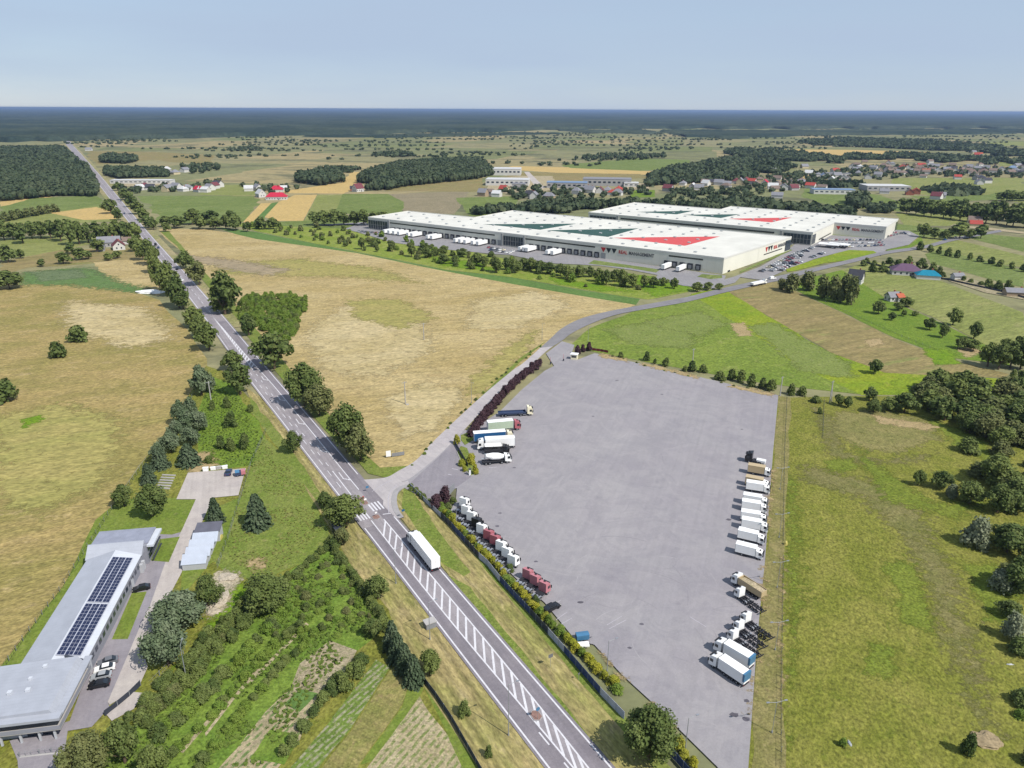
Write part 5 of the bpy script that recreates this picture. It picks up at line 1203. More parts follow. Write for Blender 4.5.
sc += PB(480,190,6.83, [(0,60,440,520),(80,150,450,560),(140,210,450,540),(200,280,460,560),(260,330,450,540),(310,390,450,550),(370,460,470,560),(440,520,480,570),(510,590,490,580),(560,640,500,600),(630,720,500,590),(720,780,510,590),(770,850,520,620),(830,900,530,640),(900,970,530,620),(960,1024,540,650)])
sc += PB(610,190,6.83, [(0,60,530,620),(50,120,520,650),(110,200,560,660),(190,270,570,660),(260,340,580,660),(330,400,590,650),(410,470,590,670),(560,640,620,690),(640,710,620,680),(720,780,630,680)])
named(sc, 'tree', M_DEC, 'one of the trees in the long belt before the warehouse docks', 'trees in the belt before the docks')
for p in scatter([(230,224),(345,229),(420,242),(500,257),(580,272),(655,285),(650,294),(575,287),(512,275),(446,267),(381,254),(300,239),(232,229)], 15):
    s = rt.uniform(3, 6.5); plant(p[0], p[1], s, s * rt.uniform(.7, 1.1), 'bush', rt.choice([M_DEC, M_OLV, M_LIME]), 'one of the scrubby bushes on the wild strip before the warehouse yard', 'scrub_bush', 'bush', 'scrub bushes before the warehouse yard')
# ---- hedge round the lot
kl = [(617.5,624,351.5,358),(643,651,350.5,361),(662,670.5,357,366.5),(653,657,358,364),(687,697.5,360,371.5),(699,708.5,363.5,372.5),(682,688,365,371.5),(714.5,727,370,380),(727,737,368.5,380),(735.5,747,368.5,382.5),(747,757,373.5,386),(758,768,377,388.5),(766,778,379,391),(787,797,383,395),(797,808,385,396)]
named(kl, 'bush', M_DEC, ordl(len(kl), 'bush along the lot edge', 'by the green meadow, from the kiosk'), 'bushes along the lot edge')
pr_ = [(834,844,392,405),(844,854,395,407),(864,877,385,400),(867,883,397,412),(880,898,395,410),(895,918,390,412)]
named(pr_, 'tree', M_DEC, ordl(len(pr_), 'bushy tree in the hedge', 'below the brown field, starting at the power pole'), 'bushy trees below the brown field')
for p in scatter([(915,393),(950,388),(990,398),(1035,384),(1035,452),(1000,448),(975,436),(945,432),(925,414)], 6.8):
    s = rt.uniform(7, 11); plant(p[0], p[1], s, s * rt.uniform(.7, 1.0), 'tree', rt.choice([M_DEC, M_DEC, M_OLV]), 'one of the trees in the dark wood at the east edge of the rough meadow', None, None, 'trees of the wood by the rough meadow')
for p in scatter([(962,446),(1000,440),(1040,440),(1040,650),(1012,640),(998,575),(1000,520),(985,500)], 8.2):
    s_ = rt.uniform(4, 8.5); plant(p[0], p[1], s_, s_ * rt.uniform(.6, .9), 'bush', rt.choice([M_DEC, M_DEC, M_OLV]), 'one of the dark bushes massed at the east side of the rough meadow', 'dark_bush', 'bush', 'dark bushes massed east of the rough meadow')
for p in scatter([(1000,640),(1040,630),(1040,775),(1016,775),(1006,700)], 9.5):
    s_ = rt.uniform(2.5, 5.5); plant(p[0], p[1], s_, s_ * rt.uniform(.6, .9), 'bush', rt.choice([M_DEC, M_OLV, M_LIME]), 'one of the loose low bushes down the far east side of the rough meadow', 'low_bush', 'bush', 'loose low bushes east of the rough meadow')
rb = [(914,926,468,485),(934,954,469,489),(959,986,479,504),(979,1017,449,484),(989,1013,481,512),(1004,1036,476,502),(992,1030,520,553),(1004,1036,551,592),(1000,1022,598,618)]
named(rb, 'tree', M_DEC, ordl(len(rb), 'dark tree along the east side', 'of the rough meadow, going down'), 'dark trees on the east side of the meadow')
named([(964,993,515,547)], 'bush', M_SILV, 'large round silvery willow bush casting a long shadow on the rough meadow', 'silvery willows')
named([(945,960,483,498)], 'bush', M_SILV, 'small silvery bush in front of the upper dark trees', 'silvery willows')
named([(989,1015,568,592)], 'bush', M_SILV, 'grey-green willow bush below the round silvery one', 'silvery willows')
named([(1003,1026,612,640)], 'bush', M_SILV, 'lowest silvery bush east of the rough meadow', 'silvery willows')
named([(961,978,732,756)], 'bush', M_DEC, 'dark bush beside the pale brush heap low in the rough meadow', 'bushes in the rough meadow')
named([(838,848,737,747)], 'bush', M_LIME, 'green weeds clump around the white rubbish low in the rough meadow', 'bushes in the rough meadow')
ub = [(810,822,395,403),(817,823,407,414)]
named(ub, 'bush', M_DEC, 'one of the two small bushes below the power pole in the rough meadow', 'bushes below the power pole')
# ---- east plots
cb = [(783,803,271,291),(798,818,269,289),(815,832,272,296),(826,844,272,299),(838,856,270,298),(846,862,272,302),(776,788,277,289),(836,845,288,302)]
named(cb, 'column', M_OLV, 'one of the tall trees clumped beside the white house with the dark gable', 'tall trees beside the dark gabled house')
sg = [(873,886,299,313),(888,896,311,320),(893,904,301,310),(901,907,309,316),(925,937,316,329),(939,949,321,337),(948,962,305,324),(970,982,319,338),(900,914,298,304),(912,919,311,315)]
named(sg, 'tree', M_DEC, ordl(len(sg), 'solitary tree', 'on the green plot, from the small ruined farmhouse'), 'solitary trees on the green plot')
named([(869,882,357,373)], 'tree', M_DEC, 'single round tree at the tip of the brown field', 'trees around the brown field')
named([(1010,1018,369,379),(998,1006,378,389)], 'bush', M_DEC, 'one of the two small bushes below the brown field corner', 'bushes below the brown field corner')
rw = [(957,972,336,349),(967,982,338,350),(982,1000,338,365),(992,1012,340,368),(1004,1024,337,366),(1014,1034,340,368),(1000,1016,336,352),(1018,1036,332,350)]
named(rw, 'tree', M_DEC, 'one of the trees in the dark clump at the end of the brown field', 'trees in the clump past the brown field')
gp = [(868,878,262,272),(878,888,264,272),(893,904,259,268),(904,914,256,267),(916,928,258,268),(928,938,262,274),(936,944,266,276),(984,994,278,288),(994,1004,280,290),(1004,1014,279,290),(860,868,259,266),(885,894,257,264),(912,920,266,273)]
named(gp, 'bush', M_DEC, 'one of the garden trees round the purple roofed house', 'garden trees round the purple roofed house', 'garden_tree', 'tree')
row([(920,250),(948,256),(985,263),(1024,272)], 9, 6, 6, 'bush', M_DEC, 'one of the trees in the thin hedge behind the purple roofed house', 'trees in the hedge behind the purple house', 'garden_tree', 'tree')
row([(866,262),(905,270.5),(945,277),(985,286),(1030,300)], 7, 4, 3.5, 'bush', M_DEC, 'one of the shrubs in the long hedge below the turquoise roof', 'shrubs in the hedge below the turquoise roof', drop=.15)
pc = [(919,932,221,236),(930,942,226,238),(941,951,229,239),(950,973,219,237),(974,991,222,237),(965,976,228,238),(916,923,223,231)]
named(pc, 'tree', M_DEC, 'one of the bushy trees around the pale bungalow on the country road', 'trees around the pale bungalow')
for i in range(30):
    u = 902 + i * 4.6 + rt.uniform(-2, 2); t_ = i / 29; top = 196 + (abs(t_ - .35) * 6); s = rt.uniform(12, 18)
    named([(u - s / 2, u + s / 2, 202 + t_ * 4 - rt.uniform(0, 6) - (0 if i % 2 else 3), 212 + t_ * 14 - (0 if i % 2 else 5))], 'tree', M_DEC, 'one of the trees in the dark belt across the far meadows', 'trees in the dark belt across the meadows')
for i in range(6): named([(996 + i * 6, 1008 + i * 6, 190 + rt.uniform(-2, 1), 200)], 'tree', M_DEC, 'one of the trees in the small copse at the meadow edge', 'trees in the small far copse')
# ---- shrubs of the parking lot
GP = [(440,508),(447,515),(455,524.5),(464.6,535),(476,547),(487,557.4),(500,571),(511.7,585),(523.4,597),(538.7,613.3),(556,629.7),(567,641),(582,656.5),(604.5,677),(622,697)]
row(GP, 1.9, 2.5, 2.0, 'bush', [M_GOLD, M_GOLD, M_GOLD, M_LIME], 'one of the yellow-green shrubs in the long row inside the parking fence', 'yellow-green shrubs inside the parking fence', 'golden_shrub', 'shrub', jit=.18)
row([(678,748),(690,762),(702,778)], 2.2, 2.6, 2.0, 'bush', M_GOLD, 'one of the yellow-green shrubs past the big tree in the row', 'yellow-green shrubs past the big tree', 'golden_shrub', 'shrub', jit=.2)
named([(625,677,701,759)], 'tree', M_DEC, 'big dense tree at the lower corner of the parking lot', 'trees by the parking lot')
PH = [(472,437),(478,426),(487,415),(497,403),(508,392),(520,381),(532,371),(541,364)]
row(PH, 2.3, 3.6, 3.6, 'bush', M_PUR, 'one of the dark purple shrubs hedging the lot from the side road', 'dark purple shrubs beside the side road', 'purple_shrub', 'shrub', jit=.2)
named(PB(512,260,4, [(248,276,338,376),(272,296,334,368),(294,322,326,364)]), 'bush', M_PUR, ['purple shrub next to the kiosk', 'middle purple shrub of three near the kiosk', 'purple shrub of three farthest from the kiosk'], 'purple shrubs by the kiosk', 'purple_shrub', 'shrub')
named([(429,444,493,508),(437,452,485,503)], 'bush', M_PUR, ['lower purple bush at the lot corner by the junction', 'upper purple bush at the lot corner by the junction'], 'purple bushes at the lot corner', 'purple_shrub', 'shrub')
row([(411,487),(417,493),(424,499),(430,504)], 1.8, 2.0, 1.7, 'bush', M_DEC, 'one of the small dark shrubs behind the white wall at the junction', 'small dark shrubs behind the white wall')
named(PB(420,390,7.31, [(330,415,458,545),(378,432,535,620),(272,340,500,560),(300,350,550,600),(240,300,320,400)]), 'bush', M_GOLD, ['green shrub on the entrance island', 'yellow shrub at the tip of the entrance island', 'low shrub at the back of the entrance island', 'low shrub at the middle of the entrance island', 'dark shrub at the head of the sliding gate'], 'shrubs on the entrance island')
named(PB(440,480,8.53, [(30,100,190,250),(545,640,710,790),(75,150,140,200)]), 'bush', M_DEC, ['reddish shrub by the corner fence of the lot', 'dark shrub at the end of the tractor row', 'green shrub inside the corner fence of the lot'], 'shrubs at the tractor row')
named(PB(500,550,8.53, [(270,345,380,470)]), 'bush', M_DEC, 'dark shrub by the rear of the three pink tractors', 'shrubs at the tractor row')
row([(600,354.5),(625,361),(662,370.5),(700,379),(740,387),(775,394)], 5, 1.6, 1.0, 'bush', [M_OLV, M_LIME], 'one of the weed clumps on the verge above the parking lot', 'weed clumps above the parking lot', 'weed_clump', 'weed', drop=.3, jit=.8)
row([(410,466),(440,436),(480,396),(512,367),(540,347)], 4.5, 1.6, 1.0, 'bush', [M_LIME, M_DEC], 'one of the weed clumps on the field side of the side road', 'weed clumps beside the side road', 'weed_clump', 'weed', drop=.3, jit=.7)

# ---- masses of trees far away: each wood is one object
def wood(pxpoly, spacing, hmin, hmax, label, leafy=14, seed=1, wide=1.25, n=2, gate=None, gs=(300, 80)):
    r = np.random.default_rng(seed); rr = random.Random(seed); pts = scatter(pxpoly, spacing, rr)
    if gate is not None: pts = [p for p in pts if mnoise.noise(Vector((p[0] / gs[0], p[1] / gs[1], seed))) > gate]
    S, Fc = (CS2 if n == 2 else CS3)
    Vs, Fs, Ts, k = [], [], [], 0
    for x, y in pts:
        w = (spacing * wide if spacing < 17 or wide < .5 else 8.5) * rr.uniform(.8, 1.2); h = rr.uniform(hmin, hmax); tint = rr.random()
        V = S * r.uniform(.78, 1.15, (len(S), 1)) * np.array([w * .5, w * .5, h * .46]) + np.array([x, y, h * .54]); Vs.append(V); Fs.append(Fc + k); k += len(V); Ts.append(np.full(len(V), tint))
        d = unit(r.normal(0, 1, (leafy, 3)) + np.array([0, -.2, .3])); P = d * np.array([w * .52, w * .52, h * .48]) + np.array([x, y, h * .54])
        V, F2 = leaves(P, d, w * .32, r); Vs.append(V); Fs.append(F2 + k); k += len(V); Ts.append(np.full(len(V), tint))
    me = npmesh('wood', np.concatenate(Vs), np.concatenate(Fs), M_WOOD); at = me.attributes.new('tint', 'FLOAT', 'POINT'); at.data.foreach_set('value', np.concatenate(Ts).astype(np.float32))
    o = obj('wood', me, M_WOOD); tag(o, label, 'wood', kind='stuff'); return len(pts)
nw = 0
GAT = {7: -.22, 8: -.1, 9: -.1, 10: -.08, 11: -.3, 15: 0}
WL = [
 ([(0,168),(45,165),(86,166),(97,188),(97,197),(60,196),(0,202)], 6.2, 9, 12, 'dark wood beside the far straight road, lower block'),
 ([(0,150),(60,149),(66,151),(78,163),(60,165),(0,166)], 8, 9, 12, 'dark wood beside the far straight road, upper block'),
 ([(101,163),(106,158),(130,159),(140,161),(126,164)], 8, 10, 14, 'small block of wood across the straight road'),
 ([(106,170),(165,171),(168,177),(118,179),(106,176)], 8, 7, 10, 'long belt of trees behind the long white hall'),
 ([(296,183),(300,177),(340,176),(345,182),(322,186)], 7, 11, 14, 'small dark copse above the wheat fields'),
 ([(356,183),(366,176),(400,166),(470,162),(484,165),(494,175),(480,179),(404,187)], 6, 11, 14, 'big pine wood above the ploughed field'),
 ([(366,191),(380,184),(402,182),(404,186),(392,190)], 7, 8, 12, 'lighter scrub in front of the big pine wood'),
 ([(645,187),(652,178),(672,170),(700,166),(722,160),(760,161),(795,168),(780,173),(742,181),(700,183)], 10, 8, 12, 'rolling woods between the industrial yards and the village'),
 ([(722,152),(745,150),(800,154),(845,160),(845,164),(790,161),(740,158)], 12, 8, 11, 'tree belt above the village gardens'),
 ([(800,142),(840,139),(900,141),(950,144),(1000,148),(1000,151),(940,151),(880,148),(820,146)], 15, 8, 11, 'farther tree belt above the pale meadow'),
 ([(845,156),(900,155),(960,158),(1030,161),(1030,165),(960,164),(900,160),(848,160)], 13, 7, 10, 'tree belt along the top of the far village'),
 ([(498,211),(560,204),(590,206),(640,204),(665,206),(700,206),(740,202),(800,209),(851,214),(850,219),(790,213),(700,210),(640,206),(600,210),(580,214),(500,214)], 9, 7, 11, 'belt of trees right behind the warehouses'),
 ([(470,214),(512,208),(514,212),(480,216)], 7, 6, 9, 'low hedge behind the longest warehouse roof'),
 ([(847,201),(866,201),(867,209),(848,209)], 7, 11, 14, 'dark square clump beyond the far warehouse corner'),
 ([(866,210),(892,208),(893,213),(868,214)], 8, 5, 9, 'small trees beside the dark square clump'),
 ([(968,152),(1030,151),(1030,156),(1000,157),(985,155)], 14, 8, 12, 'woods at the far edge beyond the village'),
 ([(800,186),(845,183),(860,184),(860,187),(820,188)], 16, 4, 6, 'loose bushes around the two long halls'),
 ([(925,190),(960,186),(965,189),(985,194),(960,196),(940,195)], 14, 4, 7, 'bushes in the meadow before the far village'),
 ([(742,184),(770,176),(850,170),(850,180),(790,190),(745,198)], 20, 5, 8, 'garden trees among the houses behind the warehouses'),
 ([(850,166),(1024,169),(1024,178),(930,177),(880,180),(850,176)], 24, 4, 7, 'garden trees among the houses of the far village'),
 ([(665,190),(742,190),(742,199),(665,202)], 19, 5, 7, 'garden trees along the street behind the nearer warehouse'),
 ([(494,191),(520,188),(545,187),(585,191),(650,189),(650,196),(590,200),(545,198),(530,202),(494,197)], 21, 4, 7, 'trees among the industrial yards'),
 ([(112,186),(128,187),(174,187),(216,182),(218,178),(222,184),(196,192),(170,193),(140,194),(120,192)], 22, 4, 7, 'garden trees of the hamlet by the road'),
 ([(176,168),(190,166),(220,166),(222,172),(190,175)], 20, 6, 11, 'trees on the meadow past the hamlet'),
 ([(236,186),(300,188),(298,193),(285,196),(240,190)], 22, 5, 8, 'garden trees behind the crimson roofed farm'),
 ([(575,159),(600,156),(640,155),(668,158),(640,160),(600,161)], 18, 7, 11, 'tree clumps strung across the far green plain'),
 ([(228,150),(258,148),(262,150),(232,152)], 20, 7, 10, 'two dark clumps on the plain beyond the straight road'),
 ([(374,155),(400,153),(418,156),(395,157)], 16, 4, 7, 'thin scrub on the plain above the pine wood'),
 ([(312,171),(335,168),(360,169),(350,173),(320,173)], 12, 4, 6, 'low thicket beside the pine wood'),
]
for i_, (pp, sp_, h0_, h1_, lb_) in enumerate(WL): nw += wood(pp, sp_, h0_ * (.75 if i_ in GAT else 1), h1_, lb_, seed=i_ + 1, gate=GAT.get(i_), gs=(70, 90))
nw += wood([(5,133),(1020,132),(1020,152),(700,148),(560,172),(430,158),(250,165),(180,158),(90,150)], 30, 2, 6, 'lone bushes dotted over the far plain', seed=31, wide=.3, gate=.2)
print('wood trees', nw, COUNT)

# ---- endless forest to the horizon
M_FOR = None
def forest_material():
    m, t, b = nt('far_forest'); P = wpos(t)
    n = mnoise_tex(t, P, 1 / 700., 4, .6); c = mixc(t, rmap(t, n, .42, .58), A(60, 74, 66), A(82, 92, 78))
    n = mnoise_tex(t, P, 1 / 40., 3, .7); c = mixc(t, 1., c, mixc(t, rmap(t, n, .3, .7), (.7, .72, .75, 1), (1.25, 1.22, 1.15, 1)), 'MULTIPLY')
    n = mnoise_tex(t, P, 1 / 9., 3, .7); c = mixc(t, 1., c, mixc(t, rmap(t, n, .3, .7), (.7, .7, .7, 1), (1.3, 1.3, 1.25, 1)), 'MULTIPLY')
    t.links.new(c, b.inputs['Base Color']); b.inputs['Roughness'].default_value = 1; b.inputs['Specular IOR Level'].default_value = 0
    return m
M_FOR = forest_material()
def front(u):     # where the forest begins, seen along each direction
    tab = [(-120,142.5),(0,142),(60,141.5),(100,140),(180,138.5),(256,136.5),(330,135),(400,133.5),(470,132.5),(520,131),(580,129.2),(650,128.8),(760,129.2),(900,128.8),(1024,128.6),(1150,128.6)]
    return interp(tab, u)
nu, nr = 560, 150; us = np.linspace(-110, 1140, nu); V = []
r = np.random.default_rng(3)
for u in us:
    g = G(u, front(u) + 1.1 * mnoise.noise(Vector((u / 23., 0, 0)))); d0 = math.hypot(g.x, g.y); ang = math.atan2(g.y, g.x)
    for k in range(nr):
        d = d0 * (57000 / d0) ** ((k / (nr - 1)) ** 1.25) if k else d0
        z = 0 if k == 0 else 15 + 5 * mnoise.noise(Vector((d * math.cos(ang) / 90, d * math.sin(ang) / 90, 1))) + r.uniform(-2.2, 2.2)
        V.append((d * math.cos(ang), d * math.sin(ang), z))
ids = np.arange(nu * nr).reshape(nu, nr); Fc = np.stack([ids[:-1, :-1], ids[:-1, 1:], ids[1:, 1:], ids[1:, :-1]], -1).reshape(-1, 4)[:, ::-1]
me = npmesh('forest', np.array(V), Fc, M_FOR); o = obj('forest', me, M_FOR); tag(o, 'endless dark forest filling the horizon', 'forest', kind='stuff')
def canopy(pxpoly, h, cell, label, seed=0):
    W_ = [G(u, v).xy for u, v in pxpoly]; xs = [p.x for p in W_]; ys = [p.y for p in W_]; r = np.random.default_rng(seed)
    nx, ny = int((max(xs) - min(xs)) / cell) + 3, int((max(ys) - min(ys)) / cell) + 3; V = []; ins = np.zeros((nx, ny), bool)
    for i in range(nx):
        for j in range(ny):
            x, y = min(xs) + (i - 1) * cell, min(ys) + (j - 1) * cell; nz = mnoise.noise(Vector((x / 160, y / 160, seed)))
            k = in_poly((x + nz * 120, y + nz * 120), W_) and mnoise.noise(Vector((x / 200, y / 200, seed + 5))) > -.22; ins[i, j] = k
            V.append((x + r.uniform(-.4, .4) * cell, y + r.uniform(-.4, .4) * cell, h * r.uniform(.65, 1.1) if k else -.3))
    ids = np.arange(nx * ny).reshape(nx, ny); q = np.stack([ids[:-1, :-1], ids[1:, :-1], ids[1:, 1:], ids[:-1, 1:]], -1)
    ok = ins[:-1, :-1] | ins[1:, :-1] | ins[1:, 1:] | ins[:-1, 1:]
    me = npmesh('wood', np.array(V), q[ok], M_FOR); o = obj('wood', me, M_FOR); tag(o, label, 'wood', kind='stuff')
canopy([(660,131),(780,131.5),(880,130.5),(1100,130),(1100,133),(960,134.5),(880,135),(800,136),(740,139),(690,137),(670,134)], 10, 15, 'far dark woods spreading over the eastern plain', 1)
canopy([(280,137),(420,134.5),(520,133),(560,134),(480,136),(380,138)], 6, 18, 'scrub at the foot of the far forest', 2)
canopy([(560,130.5),(640,130),(660,134),(600,134)], 8, 15, 'woods around the pale far buildings', 3)
# ---- rough growth: tufts of tall grass and weeds, one mass per meadow
def tufts(pxpoly, spacing, wmin, wmax, mat, label, seed=1, gate=None):
    rr = random.Random(seed); r = np.random.default_rng(seed); pts = scatter(pxpoly, spacing, rr)
    if gate is not None: pts = [p for p in pts if mnoise.noise(Vector((p[0] / 9, p[1] / 9, seed))) > gate]
    P = np.array([(x, y, .3) for x, y in pts]); P = np.repeat(P, 3, 0); n = len(P); w = r.uniform(wmin, wmax, n)
    P[:, :2] += r.normal(0, .12, (n, 2)); P[:, 2] += w * .12; d = r.normal(0, 1, (n, 3)); d[:, 2] = np.abs(d[:, 2]) + 1.2
    V, Fc = leaves(P, d, 1., r); V = (V.reshape(-1, 4, 3) - P[:, None]) * w[:, None, None] + P[:, None]
    V = V.reshape(-1, 3); V[:, 2] = np.maximum(V[:, 2], .2)
    me = npmesh('tall_grass', V, Fc, mat); o = obj('tall_grass', me, mat); tag(o, label, 'grass', kind='stuff')
M_TUF = leafmat('tuft_green', (132, 134, 68), (132, 134, 68), (158, 152, 94), sc=.12); M_TUD = leafmat('tuft_dry', (176, 156, 108), (176, 156, 108), (150, 144, 88), sc=.12); M_TUG = leafmat('tuft_lush', (108, 130, 54), (108, 130, 54), (128, 146, 66), sc=.2)
tufts([(208,378),(240,400),(262,440),(255,468),(212,464),(196,440)], 1.2, .2, .5, M_TUG, 'lush growth on the vivid green plot', 3)
tufts([(335,552),(385,616),(368,640),(322,680),(262,768),(70,768),(130,738),(205,662),(262,604)], .9, .2, .6, M_TUG, 'overgrown grass between the garden rows', 4, gate=-.1)
tufts([(262,440),(300,480),(325,530),(262,585),(222,570),(240,500)], 1.2, .12, .35, M_TUF, 'uneven grass around the single large spruce', 7, gate=-.1)
# ================================================================ VEHICLES
m_tyre = flat('tyre_rubber', (40, 40, 44), .9, .1); m_rim = flat('steel_rim', (150, 152, 156), .4, .4)
m_chas = flat('dark_chassis', (52, 52, 58), .7, .3, var=.2); m_alu = flat('aluminium', (176, 180, 188), .4, .5, metal=.3)
m_scr = flat('windscreen', (38, 46, 54), .08, .8); m_lamp = flat('lamp_lens', (236, 232, 214), .3, .6); m_rlamp = flat('rear_lamp', (150, 40, 36), .4, .5)
PAINT = {'white': (242, 242, 240), 'red': (190, 108, 116), 'pink': (206, 132, 140), 'black': (36, 36, 40), 'cream': (232, 224, 194), 'blue': (44, 98, 148), 'silver': (176, 180, 184),
         'grey': (120, 122, 128), 'beige': (206, 184, 144), 'green': (196, 212, 186), 'yellow': (222, 206, 120), 'darkblue': (58, 72, 104), 'teal': (78, 130, 168)}
MP = {k: flat('paint_' + k, c, .35, .5, var=.05, k=1.2 if k in ('white', 'cream') else 1.5) for k, c in PAINT.items()}
MESH = {}
def cached(key, fn, mat):
    if key not in MESH:
        bm = bmesh.new(); fn(bm); me = bpy.data.meshes.new(key.split('|')[0]); bm.to_mesh(me); bm.free()
        for mm in (mat if isinstance(mat, (list, tuple)) else [mat]): me.materials.append(mm)
        MESH[key] = me
    return MESH[key]
def part(name, key, fn, mat, parent, loc=(0, 0, 0)):
    o = link(bpy.data.objects.new(name, cached(name + '|' + key, fn, mat)), parent); o.location = loc; return o
def wheels(parent, axles, r=.5, half=1.2, dual=()):
    for x in axles:
        for s in (-1, 1):
            w = part('wheel', f'{r}{s}', lambda bm: tube(bm, (0, -.17, 0), (0, .17, 0), r, r, 12), m_tyre, parent, (x, s * (half - .17), r))
            part('rim', f'{r}', lambda bm: tube(bm, (0, -.2, 0), (0, .2, 0), r * .55, r * .5, 8), m_rim, w)
def cab(parent, x, paint, high=True, sx=1):
    """lorry cab, front towards +x"""
    h = 3.75 if high else 3.0
    def body(bm): profile(bm, [(-2.1, .95), (0.05, .55), (.12, 1.9), (-.22, h - .75), (-.55, h - .35), (-2.1, h)], -1.23, 1.23, axis='Y')
    c = part('cab', f'{paint}{h}', body, MP[paint], parent, (x, 0, 0))
    def ws(bm):
        M_ = [(.15, 1.85), (.18, 1.9), (-.17, h - .78), (-.22, h - .8)]; profile(bm, M_, -1.12, 1.12, axis='Y')
    part('windscreen', f'{h}', ws, m_scr, c)
    for s in (-1, 1):
        part('side_window', f'{h}{s}', lambda bm: box(bm, -1.25, -.35, *sorted((s * 1.23, s * 1.26)), 1.75, 2.6), m_scr, c)
        part('mirror', f'{h}{s}', lambda bm: box(bm, .0, .14, *sorted((s * 1.26, s * 1.55)), 1.6, 2.5), m_chas, c)
        part('headlight', f'{s}', lambda bm: box(bm, .06, .12, *sorted((s * .7, s * 1.1)), .75, 1.0), m_lamp, c)
    part('sun_visor', f'{h}', lambda bm: box(bm, -.25, .15, -1.0, 1.0, h - .72, h - .6), m_chas, c)
    part('roof_hatch', f'{h}', lambda bm: box(bm, -1.2, -.75, -.3, .3, h - .12, h + .02), m_chas, c)
    part('grille', '1', lambda bm: box(bm, .1, .14, -.75, .75, .8, 1.6), m_chas, c)
    return c
def tractor_parts(t, x0, paint):      # x0 = front bumper
    cab(t, x0 - .1, paint)
    part('chassis', 't', lambda bm: (box(bm, -5.9, -.4, -.45, -.2, .7, .98), box(bm, -5.9, -.4, .2, .45, .7, .98), box(bm, -3.9, -2.4, -1.15, 1.15, .5, 1.05), box(bm, -5.95, -5.8, -1.1, 1.1, .6, .95)), m_chas, t, (x0, 0, 0))
    part('fifth_wheel', 't', lambda bm: (tube(bm, (-4.7, 0, 1.0), (-4.7, 0, 1.15), .5, .5, 12), box(bm, -5.3, -4.7, -.3, .3, 1.0, 1.12)), m_alu, t, (x0, 0, 0))
    for s in (-1, 1): part('mudguard', f't{s}', lambda bm: profile(bm, [(-5.4, .85), (-5.25, 1.2), (-4.15, 1.2), (-4.0, .85), (-4.1, .85), (-4.3, 1.12), (-5.1, 1.12), (-5.3, .85)], *sorted((s * .75, s * 1.25)), axis='Y'), m_alu, t, (x0, 0, 0))
    part('fuel_tank', 't', lambda bm: tube(bm, (-3.9, -.85, .7), (-2.6, -.85, .7), .33, .33, 10), m_alu, t, (x0, 0, 0))
    wheels(t, [x0 - 1.35, x0 - 4.7])
def box_trailer(t, x1, L, paint, side=None, roof='white', z0=1.15, z1=4.0, wheels_at=None, rear=None):
    """x1 = front of the load box"""
    sk = side or paint
    b = part('cargo_box', f'{L}{paint}{sk}{z1}', lambda bm: box(bm, -L, 0, -1.27, 1.27, z0, z1), MP[sk], t, (x1, 0, 0))
    part('box_roof', f'{L}{roof}{z1}', lambda bm: box(bm, -L - .02, .02, -1.29, 1.29, z1, z1 + .06), MP[roof], b)
    part('corner_frame', f'{L}{z1}', lambda bm: [box(bm, *a, *c, z0, z1 + .01) for a in ((-L - .03, -L + .1), (-.1, .03)) for c in ((-1.3, -1.2), (1.2, 1.3))], MP['silver'], b)
    part('rear_door', f'{L}{rear or paint}{z1}', lambda bm: (box(bm, -L - .05, -L, -1.18, -.02, z0 + .05, z1 - .08), box(bm, -L - .05, -L, .02, 1.18, z0 + .05, z1 - .08)), MP[rear or paint], b)
    part('underframe', f'{L}', lambda bm: (box(bm, -L, -.2, -.6, .6, .85, z0 - .01), box(bm, -L, -L + .2, -1.2, 1.2, .5, .75), box(bm, -L * .62, -L * .3, -1.25, -1.2, .5, 1.05), box(bm, -L * .62, -L * .3, 1.2, 1.25, .5, 1.05)), m_chas, t, (x1, 0, 0))
    for s in (-1, 1): part('tail_lamp', f'{s}{L}', lambda bm: box(bm, -L - .06, -L, *sorted((s * .85, s * 1.2)), .7, .85), m_rlamp, t, (x1, 0, 0))
    wheels(t, wheels_at or [x1 - L + 1.9, x1 - L + 3.2, x1 - L + 4.5])
def spot(front, rear, z=1.6):
    a, b = G(*front, z), G(*rear, z); c = (a + b) / 2; c.z = ZL if True else 0; return c, math.atan2((a - b).y, (a - b).x), (a - b).length
def vroot(name, front, rear, label, cat, group=None, z=1.6, ground=None):
    c, rz, L = spot(front, rear, z); c.z = ZL if ground is None else ground
    t = empty(name, c, rz); return tag(t, label, cat, group), L
def lorry(front, rear, paint, L=13.4, label='', z=2., tpaint='white', side=None, rear_p=None, ground=None, group=None, rz=None):
    t, ll = vroot('articulated_lorry', front, rear, label, 'lorry', group, z, ground)
    L = max(7.5, min(L, ll - 2.9)); tot = L + 2.9; tractor_parts(t, tot / 2, paint); box_trailer(t, tot / 2 - 2.75, L, tpaint, side, rear=rear_p); return t
def box_lorry(front, rear, label, group, L=6.6, paint='white', cabp='white', tall=3.75, ground=None):
    t, ll = vroot('box_lorry', front, rear, label, 'lorry', group, 2.2, ground); tot = L + 1.9
    cab(t, tot / 2, cabp, high=False); box_trailer(t, tot / 2 - 2.15, L, paint, roof=paint, z0=1.05, z1=tall, wheels_at=[tot / 2 - L + .1])
    wheels(t, [tot / 2 - 1.2]); t.scale = (.82, .86, .86); t.location.x -= .5; return t
# the lorry on the main road
c = ST(63.5, 1.0, 0); c.z = ZR + dz; t = empty('articulated_lorry', c, RTH + math.pi / 2); tag(t, 'white articulated lorry driving on the main road past the hatched median', 'lorry')
tractor_parts(t, 8.2, 'white'); box_trailer(t, 5.45, 13.5, 'white')
